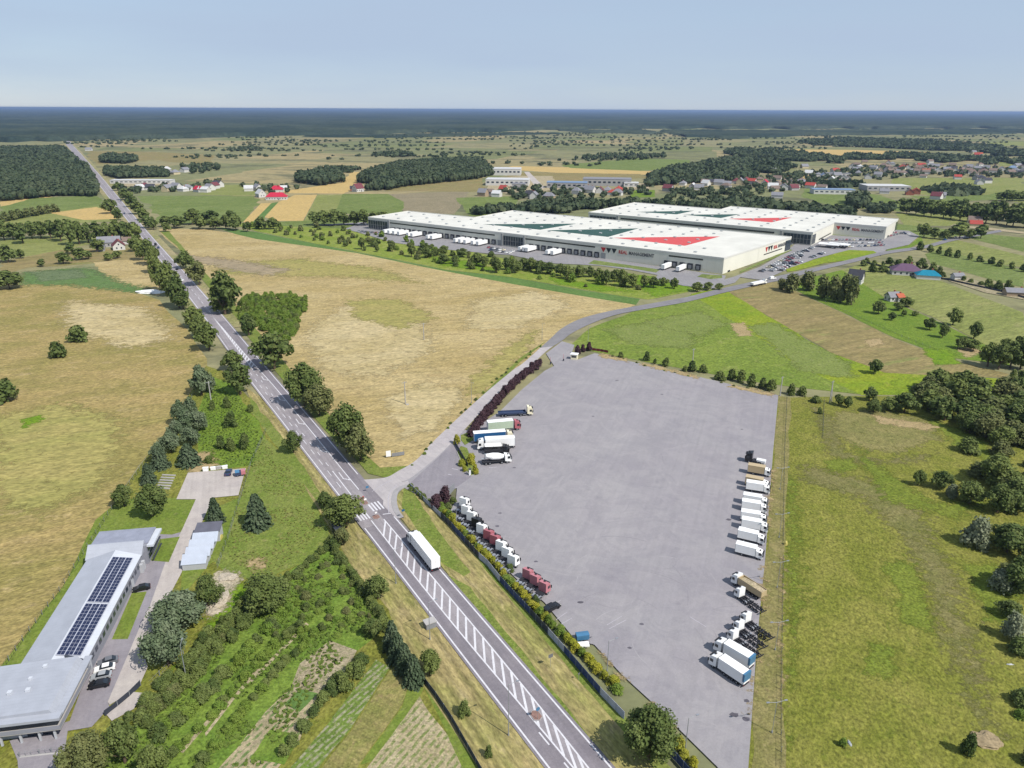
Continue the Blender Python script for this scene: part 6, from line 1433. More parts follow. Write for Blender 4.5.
# tractor units on the lot
Tc = [('white', (464.5,499.5)), ('white', (466.5,507.5)), ('white', (472,513.5)), ('black', (477,520)), ('white', (482,526)), ('red', (489,532)), ('red', (495.5,537)), ('white', (501.5,543)), ('white', (507.5,549.5)), ('white', (513.5,557))]
TL = ['white tractor unit first in the row beside the corner fence', 'second white tractor unit from the corner fence', 'third white tractor unit, just before the black one', 'only black tractor unit in the long row by the hedge', 'white tractor unit between the black one and the red ones',
      'first of two red tractor units amid the white ones', 'second of two red tractor units amid the white ones', 'white tractor unit right after the red pair', 'next to last white tractor unit in the row by the hedge', 'last white tractor unit, beside the dark shrub']
for (p, (u, v)), lab in zip(Tc, TL):
    t, _ = vroot('tractor_unit', (u + 4, v - 3), (u - 4.2, v + 3.6), lab, 'tractor unit', 'tractor units parked along the hedge', z=3.0)
    hd = Matrix.Rotation(t.rotation_euler.z, 3, 'Z') @ Vector((1, 0, 0)); g = G(u, v, 3.0); t.location = (g.x - hd.x * 1.9, g.y - hd.y * 1.9, ZL); t.scale = (.98, .98, .96); tractor_parts(t, 3.1, p)
Tp = [((528.5,570), 'pink tractor unit nearest the dark shrub, first of three'), ((536,576), 'middle one of the three pink tractor units'), ((545,583), 'pink tractor unit nearest the parked black car')]
for (u, v), lab in Tp:
    t, _ = vroot('tractor_unit', (u + 4, v - 3), (u - 4.2, v + 3.6), lab, 'tractor unit', 'tractor units parked along the hedge', z=3.0)
    hd = Matrix.Rotation(t.rotation_euler.z, 3, 'Z') @ Vector((1, 0, 0)); g = G(u, v, 3.0); t.location = (g.x - hd.x * 1.9, g.y - hd.y * 1.9, ZL); t.scale = (.9, .9, .9); tractor_parts(t, 3.1, 'pink')
# upper left group
grp = 'lorries beside the purple hedge'
t, _ = vroot('flatbed_lorry', (531,412), (500,413.5), 'flatbed lorry with dark empty trailer and cream cab, topmost of the group', 'lorry', grp, 1.4)
tractor_parts(t, 6.6, 'cream')
part('flatbed', '1', lambda bm: (box(bm, -10.5, 0, -1.25, 1.25, 1.15, 1.35), box(bm, -.1, 0, -1.25, 1.25, 1.35, 2.3), box(bm, -10.5, 0, -1.27, -1.2, 1.35, 1.75), box(bm, -10.5, 0, 1.2, 1.27, 1.35, 1.75)), MP['darkblue'], t, (3.8, 0, 0)); wheels(t, [-5.2, -3.9])
t = lorry((520,422), (487,425), 'red', 11.5, 'lorry with red cab and white-green box trailer, second in the group', 3.0, 'white', 'green', group=grp)
t = lorry((513,433), (473,436), 'cream', 11.5, 'blue-sided lorry with white roof and cream cab', 3.0, 'blue', 'blue', group=grp)
t = lorry((477,442), (515,440), 'white', 12, 'white lorry facing the side road, below the blue-sided one', 3.0, 'white', group=grp)
t, _ = vroot('tarpaulin_lorry', (509,448), (484,449), 'short dark lorry with a white canopy between the long white one and the mixer', 'lorry', grp, 2.0)
cab(t, 4.2, 'black', high=False)
part('load_bed', '1', lambda bm: (box(bm, -6, 0, -1.2, 1.2, .9, 1.6), *[box(bm, x, x + .1, y, y + .1, 1.6, 3.2) for x in (-5.9, -3, -.2) for y in (-1.2, 1.1)]), m_chas, t, (1.9, 0, 0))
part('canopy', '1', lambda bm: profile(bm, [(-1.3, 3.1), (0, 3.35), (1.3, 3.1), (1.3, 3.2), (0, 3.45), (-1.3, 3.2)], -6.0, -.3), MP['white'], t, (1.9, 0, 0)); wheels(t, [3.0, -2.2, -3.3])
t, _ = vroot('concrete_mixer', (510,458), (484,460.5), 'white concrete mixer lorry lowest in the group beside the entrance', 'concrete mixer', grp, 1.6)
cab(t, 4.6, 'white', high=False); part('chassis', 'm', lambda bm: (box(bm, -7.5, 2, -.5, .5, .7, 1.1), box(bm, -7.3, 0, -1.2, 1.2, .95, 1.05)), m_chas, t, (2.4, 0, 0))
part('drum', '1', lambda bm: (tube(bm, (-6.7, 0, 3.0), (-4.6, 0, 2.55), .6, 1.2, 14), tube(bm, (-4.6, 0, 2.55), (-2.4, 0, 2.35), 1.2, 1.15, 14), tube(bm, (-2.4, 0, 2.35), (-.6, 0, 2.2), 1.15, .6, 14)), MP['white'], t, (2.9, 0, 0))
part('chute', '1', lambda bm: (box(bm, -8.2, -6.6, -.3, .3, 1.9, 2.1), box(bm, -7.0, -6.6, -.5, .5, 2.1, 3.5)), MP['silver'], t, (2.9, 0, 0)); wheels(t, [3.2, 1.4, -2.6, -3.9])
# east row
grp = 'lorries in the east row'
t, _ = vroot('tractor_unit', (750,457), (760,459), 'black tractor unit at the top of the east row', 'tractor unit', grp, 2.); tractor_parts(t, 3, 'black')
t, _ = vroot('car_trailer', (757,461.5), (764,463), 'small white trailer tucked behind the black tractor unit', 'trailer', grp, .8)
part('trailer_box', '1', lambda bm: box(bm, -1.6, 1.3, -.85, .85, .5, 1.5), MP['white'], t); part('drawbar', '1', lambda bm: box(bm, 1.3, 2.3, -.05, .05, .45, .55), m_chas, t); wheels(t, [-.1], .3, .95)
E_ = [((771.5,471),(751,467.5),'beige','beige box lorry nearest the black tractor unit'), ((769,483.5),(749.5,479.5),'beige','second beige box lorry, half hidden by a white one'), ((771.5,488),(748.8,484.5),'white','first white box lorry, touching the beige one'),
      ((768.5,501),(746.5,497.3),'white','second white box lorry down the east row'), ((769,507.5),(744,503.5),'white','third white box lorry, tight against the second'), ((769,518),(743,514),'white','fourth white box lorry down the east row'),
      ((768,526),(746,522),'white','fifth white box lorry, touching the fourth'), ((764.5,538),(743,533),'white','next to last white box lorry down the east row'), ((765,553),(739,546.5),'white','last and longest white box lorry of the east row')]
for f, r_, p, lab in E_: box_lorry(f, r_, lab, grp, L=6.4, paint=p, cabp='white', tall=3.7)
# south-east group
grp = 'lorries at the lower end of the lot'
t, _ = vroot('tipper_lorry', (735.5,576.5), (762.5,593), 'white tipper lorry with beige body above the empty chassis lorries', 'tipper lorry', grp, 2.2)
t.scale = (.8, .85, .86); tractor_parts(t, 5.6, 'white')
def tip(bm): profile(bm, [(0, 1.3), (0, 3.4), (-8.4, 3.2), (-8.6, 1.3)], -1.25, -1.15, axis='Y'); profile(bm, [(0, 1.3), (0, 3.4), (-8.4, 3.2), (-8.6, 1.3)], 1.15, 1.25, axis='Y'); box(bm, -8.5, 0, -1.15, 1.15, 1.3, 1.6); box(bm, -.12, 0, -1.15, 1.15, 1.6, 3.4); box(bm, -8.6, -8.45, -1.15, 1.15, 1.6, 3.1)
part('tipper_body', '1', tip, MP['beige'], t, (3.0, 0, 0)); part('load', '1', lambda bm: profile(bm, [(-8.4, 1.6), (-.2, 1.6), (-.3, 2.9), (-4, 3.15), (-8.3, 2.8)], -1.14, 1.14, axis='Y'), f_sand, t, (3.0, 0, 0)); wheels(t, [-1.4, -2.7, -4.0])
for f, r_, lab in (((736.5,590.5),(762,609),'white cab lorry with empty black chassis right beside the tipper'), ((743.5,616.5),(769,634.5),'uppermost of three white cab lorries with empty black chassis'),
                   ((736.5,624.5),(762,643),'middle one of three white cab lorries with empty black chassis'), ((731,633.5),(757,652),'lowest of three white cab lorries with empty black chassis')):
    t, _ = vroot('chassis_lorry', f, r_, lab, 'lorry', grp, 1.6); t.scale = (.74, .78, .8); tractor_parts(t, 5.2, 'white')
    part('skeletal_trailer', '1', lambda bm: (box(bm, -9, 0, -.5, -.3, 1.1, 1.35), box(bm, -9, 0, .3, .5, 1.1, 1.35), *[box(bm, -x, -x + .2, -1.2, 1.2, 1.12, 1.36) for x in (.3, 2, 3.6, 5.2, 6.8, 8.9)], box(bm, -3.6, -2.2, -1.1, -.5, .6, 1.1)), m_chas, t, (2.6, 0, 0)); wheels(t, [-1.6, -2.9, -4.3])
for f, r_, lab in (((720,642),(749,659),'white lorry with blue rear, beside the empty chassis lorries'), ((714,655.5),(745.5,676.5),'lowest white lorry with blue rear on the lot')):
    t = lorry(f, r_, 'white', 8.8, lab, 2.6, 'white', group=grp)
    Lb = next(c.location.x for c in t.children if c.name.startswith('cargo_box')); part('blue_cap', '1', lambda bm: box(bm, -.35, .2, -1.31, 1.31, 1.9, 4.08), MP['teal'], t, (Lb - (2 * (Lb + 2.75) - 2.9) + .2, 0, 0)); t.scale = (.84, .86, .86)
# cars
def car(front, rear, paint, label, ground=None, group=None, far=False, name='parked_car', lc=4.4, van=False, at=None, rz=None):
    if at is not None: t = empty(name, at, rz); tag(t, label, 'van' if van else 'car', group)
    else: t, _ = vroot(name, front, rear, label, 'car', group, .7, ground)
    if van:
        pf = [(-2.6, .35), (2.5, .35), (2.55, .95), (1.7, 1.25), (1.0, 2.05), (-2.6, 2.1)]; gl = [(1.72, 1.3), (1.05, 2.0), (.3, 2.0), (.3, 1.3)]
    else:
        pf = [(-2.15, .3), (2.15, .3), (2.2, .62), (2.0, .78), (1.05, .92), (-1.7, .98), (-2.15, .85)]; gl = [(1.05, .93), (.45, 1.38), (-1.05, 1.42), (-1.75, .96)]
    b = part('body', f'{paint}{van}', lambda bm: profile(bm, pf, -.88, .88, axis='Y'), MP[paint], t)
    part('glass', f'{van}', lambda bm: profile(bm, gl, -.9 if van else -.74, .9 if van else .74, axis='Y'), m_scr, t)
    if not van: part('roof', f'{paint}', lambda bm: box(bm, -1.0, .42, -.7, .7, 1.4, 1.46), MP[paint], t)
    if not far:
        for x in (-1.35, 1.35):
            for s in (-1, 1): part('wheel', f'c{s}', lambda bm: tube(bm, (0, -.1, 0), (0, .1, 0), .33, .33, 10), m_tyre, t, (x, s * .82, .33))
        for s in (-1, 1):
            part('headlight', f'c{s}', lambda bm: box(bm, 2.1, 2.2, *sorted((s * .5, s * .82)), .55, .7), m_lamp, t); part('tail_lamp', f'c{s}', lambda bm: box(bm, -2.2, -2.12, *sorted((s * .5, s * .82)), .6, .78), m_rlamp, t)
    return t
car((558,604.5), (545.5,611), 'black', 'black car parked alone below the pink tractor units')
car((575,636.5), (567.5,640), 'black', 'dark car end showing behind the golden shrubs by the blue trailer') if False else None
t, _ = vroot('box_trailer', (591,635), (575,637), 'small blue covered trailer at the hedge side of the lot', 'trailer', None, 1.2)
part('trailer_box', '2', lambda bm: box(bm, -2.4, 1.9, -1.1, 1.1, .6, 2.5), MP['teal'], t); part('roof_cover', '2', lambda bm: profile(bm, [(-1.15, 2.5), (0, 2.75), (1.15, 2.5)], -2.45, 1.95), MP['teal'], t); part('drawbar', '2', lambda bm: box(bm, 1.9, 3.2, -.06, .06, .5, .6), m_chas, t); wheels(t, [-.7, .3], .32, 1.1); t.scale = (.66, .66, .62)
t, _ = vroot('car_trailer', (588,646), (580,646.5), 'little white trailer lying against the shrubs by the blue one', 'trailer', None, .4)
part('trailer_box', '3', lambda bm: box(bm, -1.3, 1.1, -.7, .7, .4, .8), MP['white'], t); part('drawbar', '3', lambda bm: box(bm, 1.1, 2.0, -.05, .05, .4, .5), m_chas, t); wheels(t, [-.1], .28, .8)
fy = ZR
for f, r_, p, lab in (((101.5,663.5),(114,660),'grey','dark grey car topmost of four by the factory wall'), ((98.5,670),(111,667),'white','white car second of four by the factory wall'), ((95,677.5),(107.5,675),'silver','bluish silver car third of four by the factory wall'), ((91.5,686),(107,683),'black','black car lowest of four by the factory wall'), ((134,590),(149,586.5),'black','black car alone in front of the long factory wall')):
    car(f, r_, p, lab, ground=fy).scale = (.92, .92, .92)
car((229.5,469), (227.5,476), 'darkblue', 'dark blue car on the paved turning area above the factory', ground=fy)
# things at the turning area
t = empty('play_cart', G(240.5, 476) + Vector((0, 0, ZR)), .4); tag(t, 'colourful red, white and blue cart at the corner of the turning area', 'cart')
part('cart_body', '1', lambda bm: box(bm, -1.5, .3, -1, 1, .5, 1.5), MP['darkblue'], t); part('cart_box', '1', lambda bm: box(bm, .3, 1.6, -.9, .9, .5, 1.7), MP['pink'], t); part('cover', '1', lambda bm: profile(bm, [(-1.1, 1.5), (0, 2.1), (1.1, 1.5)], -1.5, -.2), MP['teal'], t); wheels(t, [-.8, .9], .3, .95)
for i, (u, v) in enumerate(((206, 471.5), (213.5, 470), (219, 469.3), (225, 468.7))):
    c = G(u, v); bm = bmesh.new(); box(bm, -.8, .8, -.4, .4, 0, .9 if i else 1.3); box(bm, -.9, .9, -.45, .45, .9 if i else 1.3, 1.0 if i else 1.4)
    o = obj('paving_pallet', bm, MP['white'] if i != 2 else m_concrete); o.location = (c.x, c.y, .1); o.rotation_euler.z = .15 + .1 * i; tag(o, f'{ORD[i]} wrapped pallet on the upper edge of the turning area', 'pallet', 'wrapped pallets by the turning area')
for i in range(6):
    c = G(163 + i * 1.2, 489 - i * 2.6); bm = bmesh.new(); box(bm, -2.2, 2.2, -.25, .25, 0, .35)
    o = obj('timber_stack', bm, m_concrete); o.location = (c.x, c.y, .1); o.rotation_euler.z = -.1; tag(o, 'one of the low stacks of grey boards in the grass above the flat roof', 'timber stack', 'low stacks of grey boards')
c = G(219.5, 539); bm = bmesh.new(); profile(bm, [(-1, 0), (1, 0), (.7, 1.0), (-.2, 1.3), (-.9, .7)], -.7, .7); o = obj('yellow_machine', bm, MP['yellow']); o.location = (c.x, c.y, .1); tag(o, 'small yellow machine beside the dark end of the shed', 'machine')
# traffic on the main road
RC = [(121,201.5,'grey',1),(125.2,207.5,'silver',0),(124.5,214.2,'darkblue',1),(138.2,228.4,'white',1),(141,232.2,'black',0),(155.6,245.6,'black',0),(158.5,248.6,'darkblue',1),(113,189.5,'silver',1),(177,270,'black',0),(181.8,281,'white',1),(100,171.5,'grey',0)]
for i, (u, v, p, up_) in enumerate(sorted(RC, key=lambda q: -q[1])):
    car(None, None, p, f'{ORD[i]} car on the main road, counting away from the junction', at=G(u, v) + Vector((0, 0, ZR + dz)), rz=RTH + (math.pi / 2 if up_ == 0 else -math.pi / 2), far=True, group='cars driving on the main road', name='car', van=(i in (3, 4)))
# side road traffic
t = lorry((769,281), (748,285.5), 'white', 12.5, 'flat white lorry on the side road near the warehouse turn', 1.5, 'white', ground=ZR + dz)
for ch in list(t.children):
    if ch.name.startswith('cargo_box'): ch.scale = (1, 1, .45); ch.location.z = .63
car(None, None, 'white', 'white van following the flat lorry on the side road', at=G(772.5, 279.6) + Vector((0, 0, ZR)), rz=R(25), van=True, name='van')
car(None, None, 'blue', 'blue car on the country road near the pale bungalow', at=G(945, 240.5) + Vector((0, 0, ZR)), rz=R(40), name='car', far=True)
car(None, None, 'white', 'white car on the country road near the pale bungalow', at=G(955.5, 238.3) + Vector((0, 0, ZR)), rz=R(40), name='car', far=True)
# trailers at the docks
dk = [(-313, 1), (-307, 1), (-301, 1), (-295, 0), (-284, 1), (-279, 1), (-261, 1), (-256, 1), (-230, 1), (-224.5, 1), (-219, 1), (-211, 1), (-205.5, 1), (-167 + 4, 1), (-159, 1), (-156, 1), (-137, 1), (-132, 1), (-38.8, 1), (-27.5, 1)]
for i, (x, k) in enumerate(dk):
    p = WM @ Vector((x, -8.2, ZR)); t = empty('semi_trailer', p, WA - math.pi / 2)
    tag(t, 'one of the white semi-trailers backed up to the long dock front' if i < 18 else ('left' if 0 else ['first', 'second'][i - 18]) + ' of two trailers at the docks near the warehouse corner', 'trailer', 'white semi-trailers at the docks')
    box_trailer(t, 6.8, 13.4, 'white'); part('landing_leg', '1', lambda bm: (box(bm, 3.5, 3.7, -.9, -.7, 0, 1.1), box(bm, 3.5, 3.7, .7, .9, 0, 1.1)), m_chas, t)
# the warehouse car parks
rc = random.Random(4); cols = ['white', 'silver', 'grey', 'black', 'white', 'silver', 'silver', 'white', 'white', 'darkblue', 'red', 'grey', 'cream', 'white', 'silver']
CPU = []
def park(px0, px1, n, ang, place, skip=.12):
    a, b = G(*px0), G(*px1)
    for i in range(n):
        if rc.random() < skip: continue
        p = a.lerp(b, i / max(1, n - 1)); CPU.append((p, ang + rc.choice([0, math.pi]), rc.choice(cols), place))
A1 = WA
for k in range(3):
    park(P6(120 + 55 * k, 515 - 3 * k + 10), P6(330 + 40 * k, 402 - 14 * k + 14), 17, A1, 'in the long car park by the side road')
park(P6(250, 505), P6(470, 420), 14, A1, 'in the long car park by the side road', .3)
for k in range(3):
    park(P6(470 + 20 * k, 345 + 22 * k), P6(800 + 10 * k, 345 + 15 * k), 18, A1 + math.pi / 2, 'in the car park before the far sign wall', .15)
park(P6(820, 330), P6(950, 300), 8, A1 + math.pi / 2, 'at the far corner of the second warehouse'); park(P6(850, 300), P6(960, 312), 7, A1 + math.pi / 2, 'at the far corner of the second warehouse')
park(P6(285, 370), P6(360, 348), 5, A1, 'by the second warehouse corner')
P3 = lambda x, y: (350 + x / 6.83, 190 + y / 6.83)
park(P3(60, 288), P3(200, 300), 7, A1 + math.pi / 2, 'at the near end of the long dock front'); park(P3(930, 395), P3(1110, 425), 10, A1 + math.pi / 2, 'before the middle glass front of the long warehouse'); park(P3(940, 412), P3(1090, 436), 8, A1 + math.pi / 2, 'before the middle glass front of the long warehouse')
for p, rz, col_, place in CPU:
    car(None, None, col_, f'one of the {col_.replace("darkblue", "dark blue")} cars parked {place}', at=p + Vector((0, 0, ZR + dz)), rz=rz, far=True, group='cars parked ' + place)
for i in range(2):
    c = G(*P6(505 + i * 55, 385)); t = empty('awning', c + Vector((0, 0, ZR)), WA); tag(t, ['first', 'second'][i] + ' white roofed shelter in the middle of the car park', 'shelter')
    part('roof', 'aw', lambda bm: box(bm, -8.5, 8.5, -5, 5, 2.8, 3.1), MP['white'], t); [part('post', 'aw', lambda bm: box(bm, -.1, .1, -.1, .1, 0, 2.8), m_alu, t, (x, y, 0)) for x in (-8, 8) for y in (-4.6, 4.6)]
print('cars', len(CPU))
# ================================================================ FENCES, POLES, SIGNS
m_fence = flat('dark_fence', (66, 72, 86), .7, .3, var=.2, vs_=.3); m_fenceb = flat('blue_fence_cover', (58, 76, 122), .7, .3, var=.25, vs_=.25); m_bann = flat('white_banner', (196, 200, 216), .7, .2, var=.12, vs_=.4)
m_galv = flat('galvanised_steel', (160, 164, 166), .5, .5); m_wood = flat('weathered_pole', (150, 136, 118), .9, .1, var=.2); m_fgrey = flat('grey_fence', (150, 152, 156), .7, .3)
m_fgreen = flat('dark_green_fence', (74, 82, 66), .8, .2)
def fence(px, h, label, mats, post=2.5, name='fence', base=.1, gap=False, closed=None):
    L = [G(u, v) for u, v in px]; t = empty(name, L[0]); tag(t, label, 'fence'); o0 = L[0]; k = 0; me = {}
    posts = 0; tot = sum((b - a).length for a, b in zip(L, L[1:])); post = max(post, tot / 95); acc = 0
    cur = None; mi = 0; npan = 0; per = max(3, math.ceil(tot / post / 90))
    for a, b in zip(L, L[1:]):
        n = max(1, round((b - a).length / post)); d = (b - a) / n; ang = math.atan2(d.y, d.x); Ln = d.length
        for i in range(n):
            p = a + d * i - o0
            if k % per == 0:
                if cur is not None: obj('panel', cur, mats[mi], t)
                cur = bmesh.new(); mi = (k // per) % len(mats)
            k += 1; M_ = Matrix.Translation(p) @ Matrix.Rotation(ang, 4, 'Z')
            if gap:
                for z in (.3, h - .06): box(cur, -.0, Ln, -.012, .012, z, z + .03, 0, M_)
                for j in range(int(Ln / .9)): box(cur, .1 + j * .9, .14 + j * .9, -.015, .015, .1, h, 0, M_)
            else: box(cur, .0, Ln, -.025, .025, .1, h, 0, M_)
            if posts < 98:
                if 'post' not in me: bm = bmesh.new(); box(bm, -.05, .05, -.05, .05, 0, h + .1); q = obj('post', bm, m_galv, t); me['post'] = q.data
                else: q = link(bpy.data.objects.new('post', me['post']), t)
                q.location = p; q.rotation_euler.z = ang; posts += 1
    if cur is not None: obj('panel', cur, mats[mi], t)
    return t
fence([(410,487.5),(421,498.5),(434,511),(441,518)], 1.6, 'white low wall fence at the corner of the junction', [m_bann])
fence([(441,518),(452,529),(465,543.5),(479,559),(487,566)], 2.0, 'dark mesh fence with blue covers beside the tractor units', [m_fence, m_fenceb, m_fence, m_bann])
fence([(487,566),(500,582.5),(514,598),(530,615)], 2.0, 'fence with blue and white covers below the tractor row', [m_bann, m_fenceb, m_fenceb])
fence([(530,615),(548,635),(564,653)], 2.0, 'dark fence with grey banners near the parked black car', [m_fence, m_bann, m_fence])
fence([(564,653),(582,674),(600,695),(624,720)], 2.0, 'deep blue fence near the lone blue trailer', [m_fenceb, m_fenceb, m_bann, m_fence])
fence([(664,750),(676,762),(690,778)], 2.0, 'blue fence continuing past the big tree', [m_fenceb, m_bann])
fence([(440.5,505),(454.5,489.5)], 2.4, 'short grey fence by the purple bushes at the lot corner', [m_fgrey])
t = fence([(454,443),(460,454),(468,468)], 1.7, 'dark sliding gate on the entrance island', [m_fence]); t['category'] = 'gate'
fence([(592,350.5),(600,351.5),(608,353)], 1.3, 'low dark red fence next to the kiosk', [flat('dark_red_fence', (120, 52, 58), .8, .2)])
fence([(787,396),(784.5,450),(783.5,500),(783,545)], 1.2, 'thin wire fence of posts beside the east edge of the lot', [m_fgreen], post=4, gap=True)
fence([(783,560),(782,620),(781,690),(781,770)], 1.3, 'dark low fence continuing down beside the rough meadow', [m_fgreen], post=4, gap=True)
fence([(824,402),(823,420),(822.5,440)], 1.6, 'short dark fence below the power pole', [m_fgreen], post=3, gap=True)
fence([(206,376),(178,420),(143,467),(112,510),(88,548),(60,592),(30,632),(2,672),(-20,700)], 1.5, 'long wire fence between the dry meadow and the factory lawn', [m_fgreen], post=3.2, gap=True)
fence([(266,432),(252,462),(240,500),(228,540),(217,570)], 1.5, 'dark fence from the green plot down past the spruce', [m_fgreen, m_fgrey], post=3, gap=True)
fence([(185,612),(183,640),(166,658)] if False else [(184,656),(172,664),(160,676),(150,686)], 1.3, 'thin grey fence beside the pines and the rubble', [m_fgrey], gap=True)
t = fence([(141,686),(130,697),(118,707),(105,717)], 1.5, 'dark sliding gate across the factory drive', [m_fence]); t['category'] = 'gate'
fence([(20,758),(40,755),(64,752)], 1.3, 'low railing at the bottom by the factory office', [m_fgrey], gap=True)
fence([(423,681),(436,698),(452,722),(468,750),(484,778)], 1.5, 'dark solid fence between the garden and the dry verge', [m_fence], post=3)
fence([(842,291),(884,310),(930,334),(958,350)] if False else [(803,293),(850,314),(895,334),(945,354)], .9, 'thin dark fence between brown field and green plot', [m_fgreen], post=5, gap=True)
fence([(862,262.5),(905,272),(950,281),(1000,292),(1030,300)], 1.4, 'dark fence line in front of the purple roofed house', [m_fence], post=5)
# kiosk
c = G(574.3, 359.5, 0); t = empty('kiosk', c + Vector((0, 0, .2)), -.3); tag(t, 'small white guard kiosk at the upper entrance of the lot', 'kiosk')
part('wall', 'ki', lambda bm: box(bm, -1.5, 1.5, -1.2, 1.2, 0, 2.5), MP['cream'], t); part('roof', 'ki', lambda bm: box(bm, -1.8, 1.8, -1.5, 1.5, 2.5, 2.75), MP['white'], t); part('window', 'ki', lambda bm: box(bm, -1.1, 1.1, -1.24, -1.2, 1.1, 1.9), m_scr, t)
for i, (u, v) in enumerate(((563.5, 361.5), (550.5, 364.5))):
    c = G(u, v); t = empty('barrier', c + Vector((0, 0, .2)), R(20)); tag(t, ['barrier post beside the kiosk', 'barrier post by the end of the purple hedge'][i], 'barrier')
    part('housing', 'b', lambda bm: box(bm, -.25, .25, -.2, .2, 0, 1.1), m_fence, t); part('arm', 'b', lambda bm: box(bm, -.05, .05, -.05, .05, 1.0, 3.4), MP['red'], t, (.0, .25, 0))
c = G(470, 476); t = empty('gate_post', c + Vector((0, 0, .2)), 0); tag(t, 'pale gate post at the tip of the entrance island', 'gate post'); part('post', 'g', lambda bm: box(bm, -.3, .3, -.3, .3, 0, 2.2), MP['white'], t); part('cap', 'g', lambda bm: box(bm, -.4, .4, -.4, .4, 2.2, 2.35), m_fence, t)
isl = strip('grass_island', f_vergeg, W([(457,453),(461,447),(467,449),(472,462),(476,475),(471,477),(464,470)]), [], ZL + .12)
bm = bmesh.new(); il = W([(457,453),(464,470),(471,477),(476,475)]); 
for a, b in zip(il, il[1:]):
    d = (b - a).normalized(); M_ = Matrix.Translation(a) @ Matrix.Rotation(math.atan2(d.y, d.x), 4, 'Z'); box(bm, 0, (b - a).length, -.12, .12, 0, ZL + .16, 0, M_)
o = obj('kerb', bm, m_kerb); o['kind'] = 'structure'
strip('grass_island', f_vergeg, W([(461,436),(466,434),(472,432),(479,429),(480,434),(473,441),(465,446),(461,441)]), [], ZL + .1)
# street lamps
def lamp(u, v, h, rz, label, arms=1, group='street lamps', ground=0):
    pr_ = .05 if arms == 2 else .11
    c = G(u, v); t = empty('street_lamp', c, rz); tag(t, label, 'street lamp', group)
    part('pole', f'l{h}', lambda bm: tube(bm, (0, 0, 0), (0, 0, h), pr_, .05, 8), m_galv, t); part('base', 'l', lambda bm: tube(bm, (0, 0, 0), (0, 0, .6), .18, .16, 8), m_galv, t)
    for s in ((1, -1)[:arms]):
        part('arm', f'l{s}{h}', lambda bm: tube(bm, (0, 0, h - .1), (s * 1.6, 0, h + .15), .05, .04, 6), m_galv, t)
        part('lamp_head', f'l{s}{h}', lambda bm: box(bm, *sorted((s * 1.5, s * 2.1)), -.14, .14, h + .1, h + .22), m_alu, t)
lamp(508.5, 736, 12.2, RTH - .1, 'tall street lamp on the verge below the median, lowest on the road')
lamp(396, 584, 10, RTH, 'street lamp on the near verge next to the driving lorry') 
lamp(186, 677, 8, R(100), 'street lamp inside the thick garden hedge by the factory drive') 
lamp(430, 640, 10, RTH, 'street lamp at the grey shelter on the near verge')
lamp(607, 672, 8, R(20), 'lamp post beside the blue trailer inside the lot')
lamp(685, 752, 8, R(20), 'lamp post past the big tree inside the lot')
lamp(456.5, 524.5, 7, R(20), 'lamp post amid the white tractor units')
lamp(471.5, 403, 9, R(-60), 'lamp post where the side road meets the purple hedge')
lamp(542, 340, 9, R(-60), 'lamp post beside the bend of the side road')
lamp(588, 341, 8, R(-60), 'lamp post on the green meadow above the kiosk')
for i, (u, v) in enumerate(((780.5,506.5),(783,547),(782,615),(779,622),(779,700),(778,706),(776,655),(784,472))):
    pass
EP = [(783,468),(782.5,514),(781,562),(779.5,622),(777,702)]
for i, (u, v) in enumerate(EP):
    u, v = inv(G(u, v, 7.5) * Vector((1, 1, 0)) if False else Vector((G(u, v, 7.5).x, G(u, v, 7.5).y, 0))); lamp(u, v, 7.5, R(10), f'{ORD[i]} double lamp post down the east edge of the lot', arms=2, group='double lamp posts on the east edge')
# power poles
def pole(u, v, h, label, twin=False):
    c = G(u, v); t = empty('power_pole', c, R(40)); tag(t, label, 'power pole', 'power poles')
    part('pole', f'p{h}{twin}', lambda bm: (tube(bm, (0, 0, 0), (0, 0, h), .24, .16, 7), *([tube(bm, (1.6, 0, 0), (.1, 0, h * .9), .17, .1, 7)] if twin else [])), m_concrete, t)
    part('crossarm', f'p{h}', lambda bm: (box(bm, -1.1, 1.1, -.06, .06, h - .5, h - .35), *[tube(bm, (x, 0, h - .35), (x, 0, h - .1), .05, .05, 5) for x in (-1, 0, 1)]), m_galv, t)
    return c + Vector((0, 0, h - .2))
pw = [pole(829.5, 403, 9.5, 'twin legged power pole at the corner of the rough meadow', True), pole(780, 396, 8.5, 'power pole at the upper corner of the lot')]
pl = [pole(405.5, 404, 9.5, 'power pole nearest the junction in the big dry field'), pole(424, 340, 9, 'second power pole in the big dry field'), ]
pole(692.5, 363, 7, 'power pole on the green meadow above the lot'); pole(211, 400, 8, 'wooden pole among the shrubs at the green plot')
c = G(407.5, 405); bm = bmesh.new(); box(bm, -.5, .5, -.5, .5, 0, .4); o = obj('pole_footing', bm, m_concrete); o.location = (c.x, c.y, 0); tag(o, 'small concrete footing at the field power pole', 'footing')
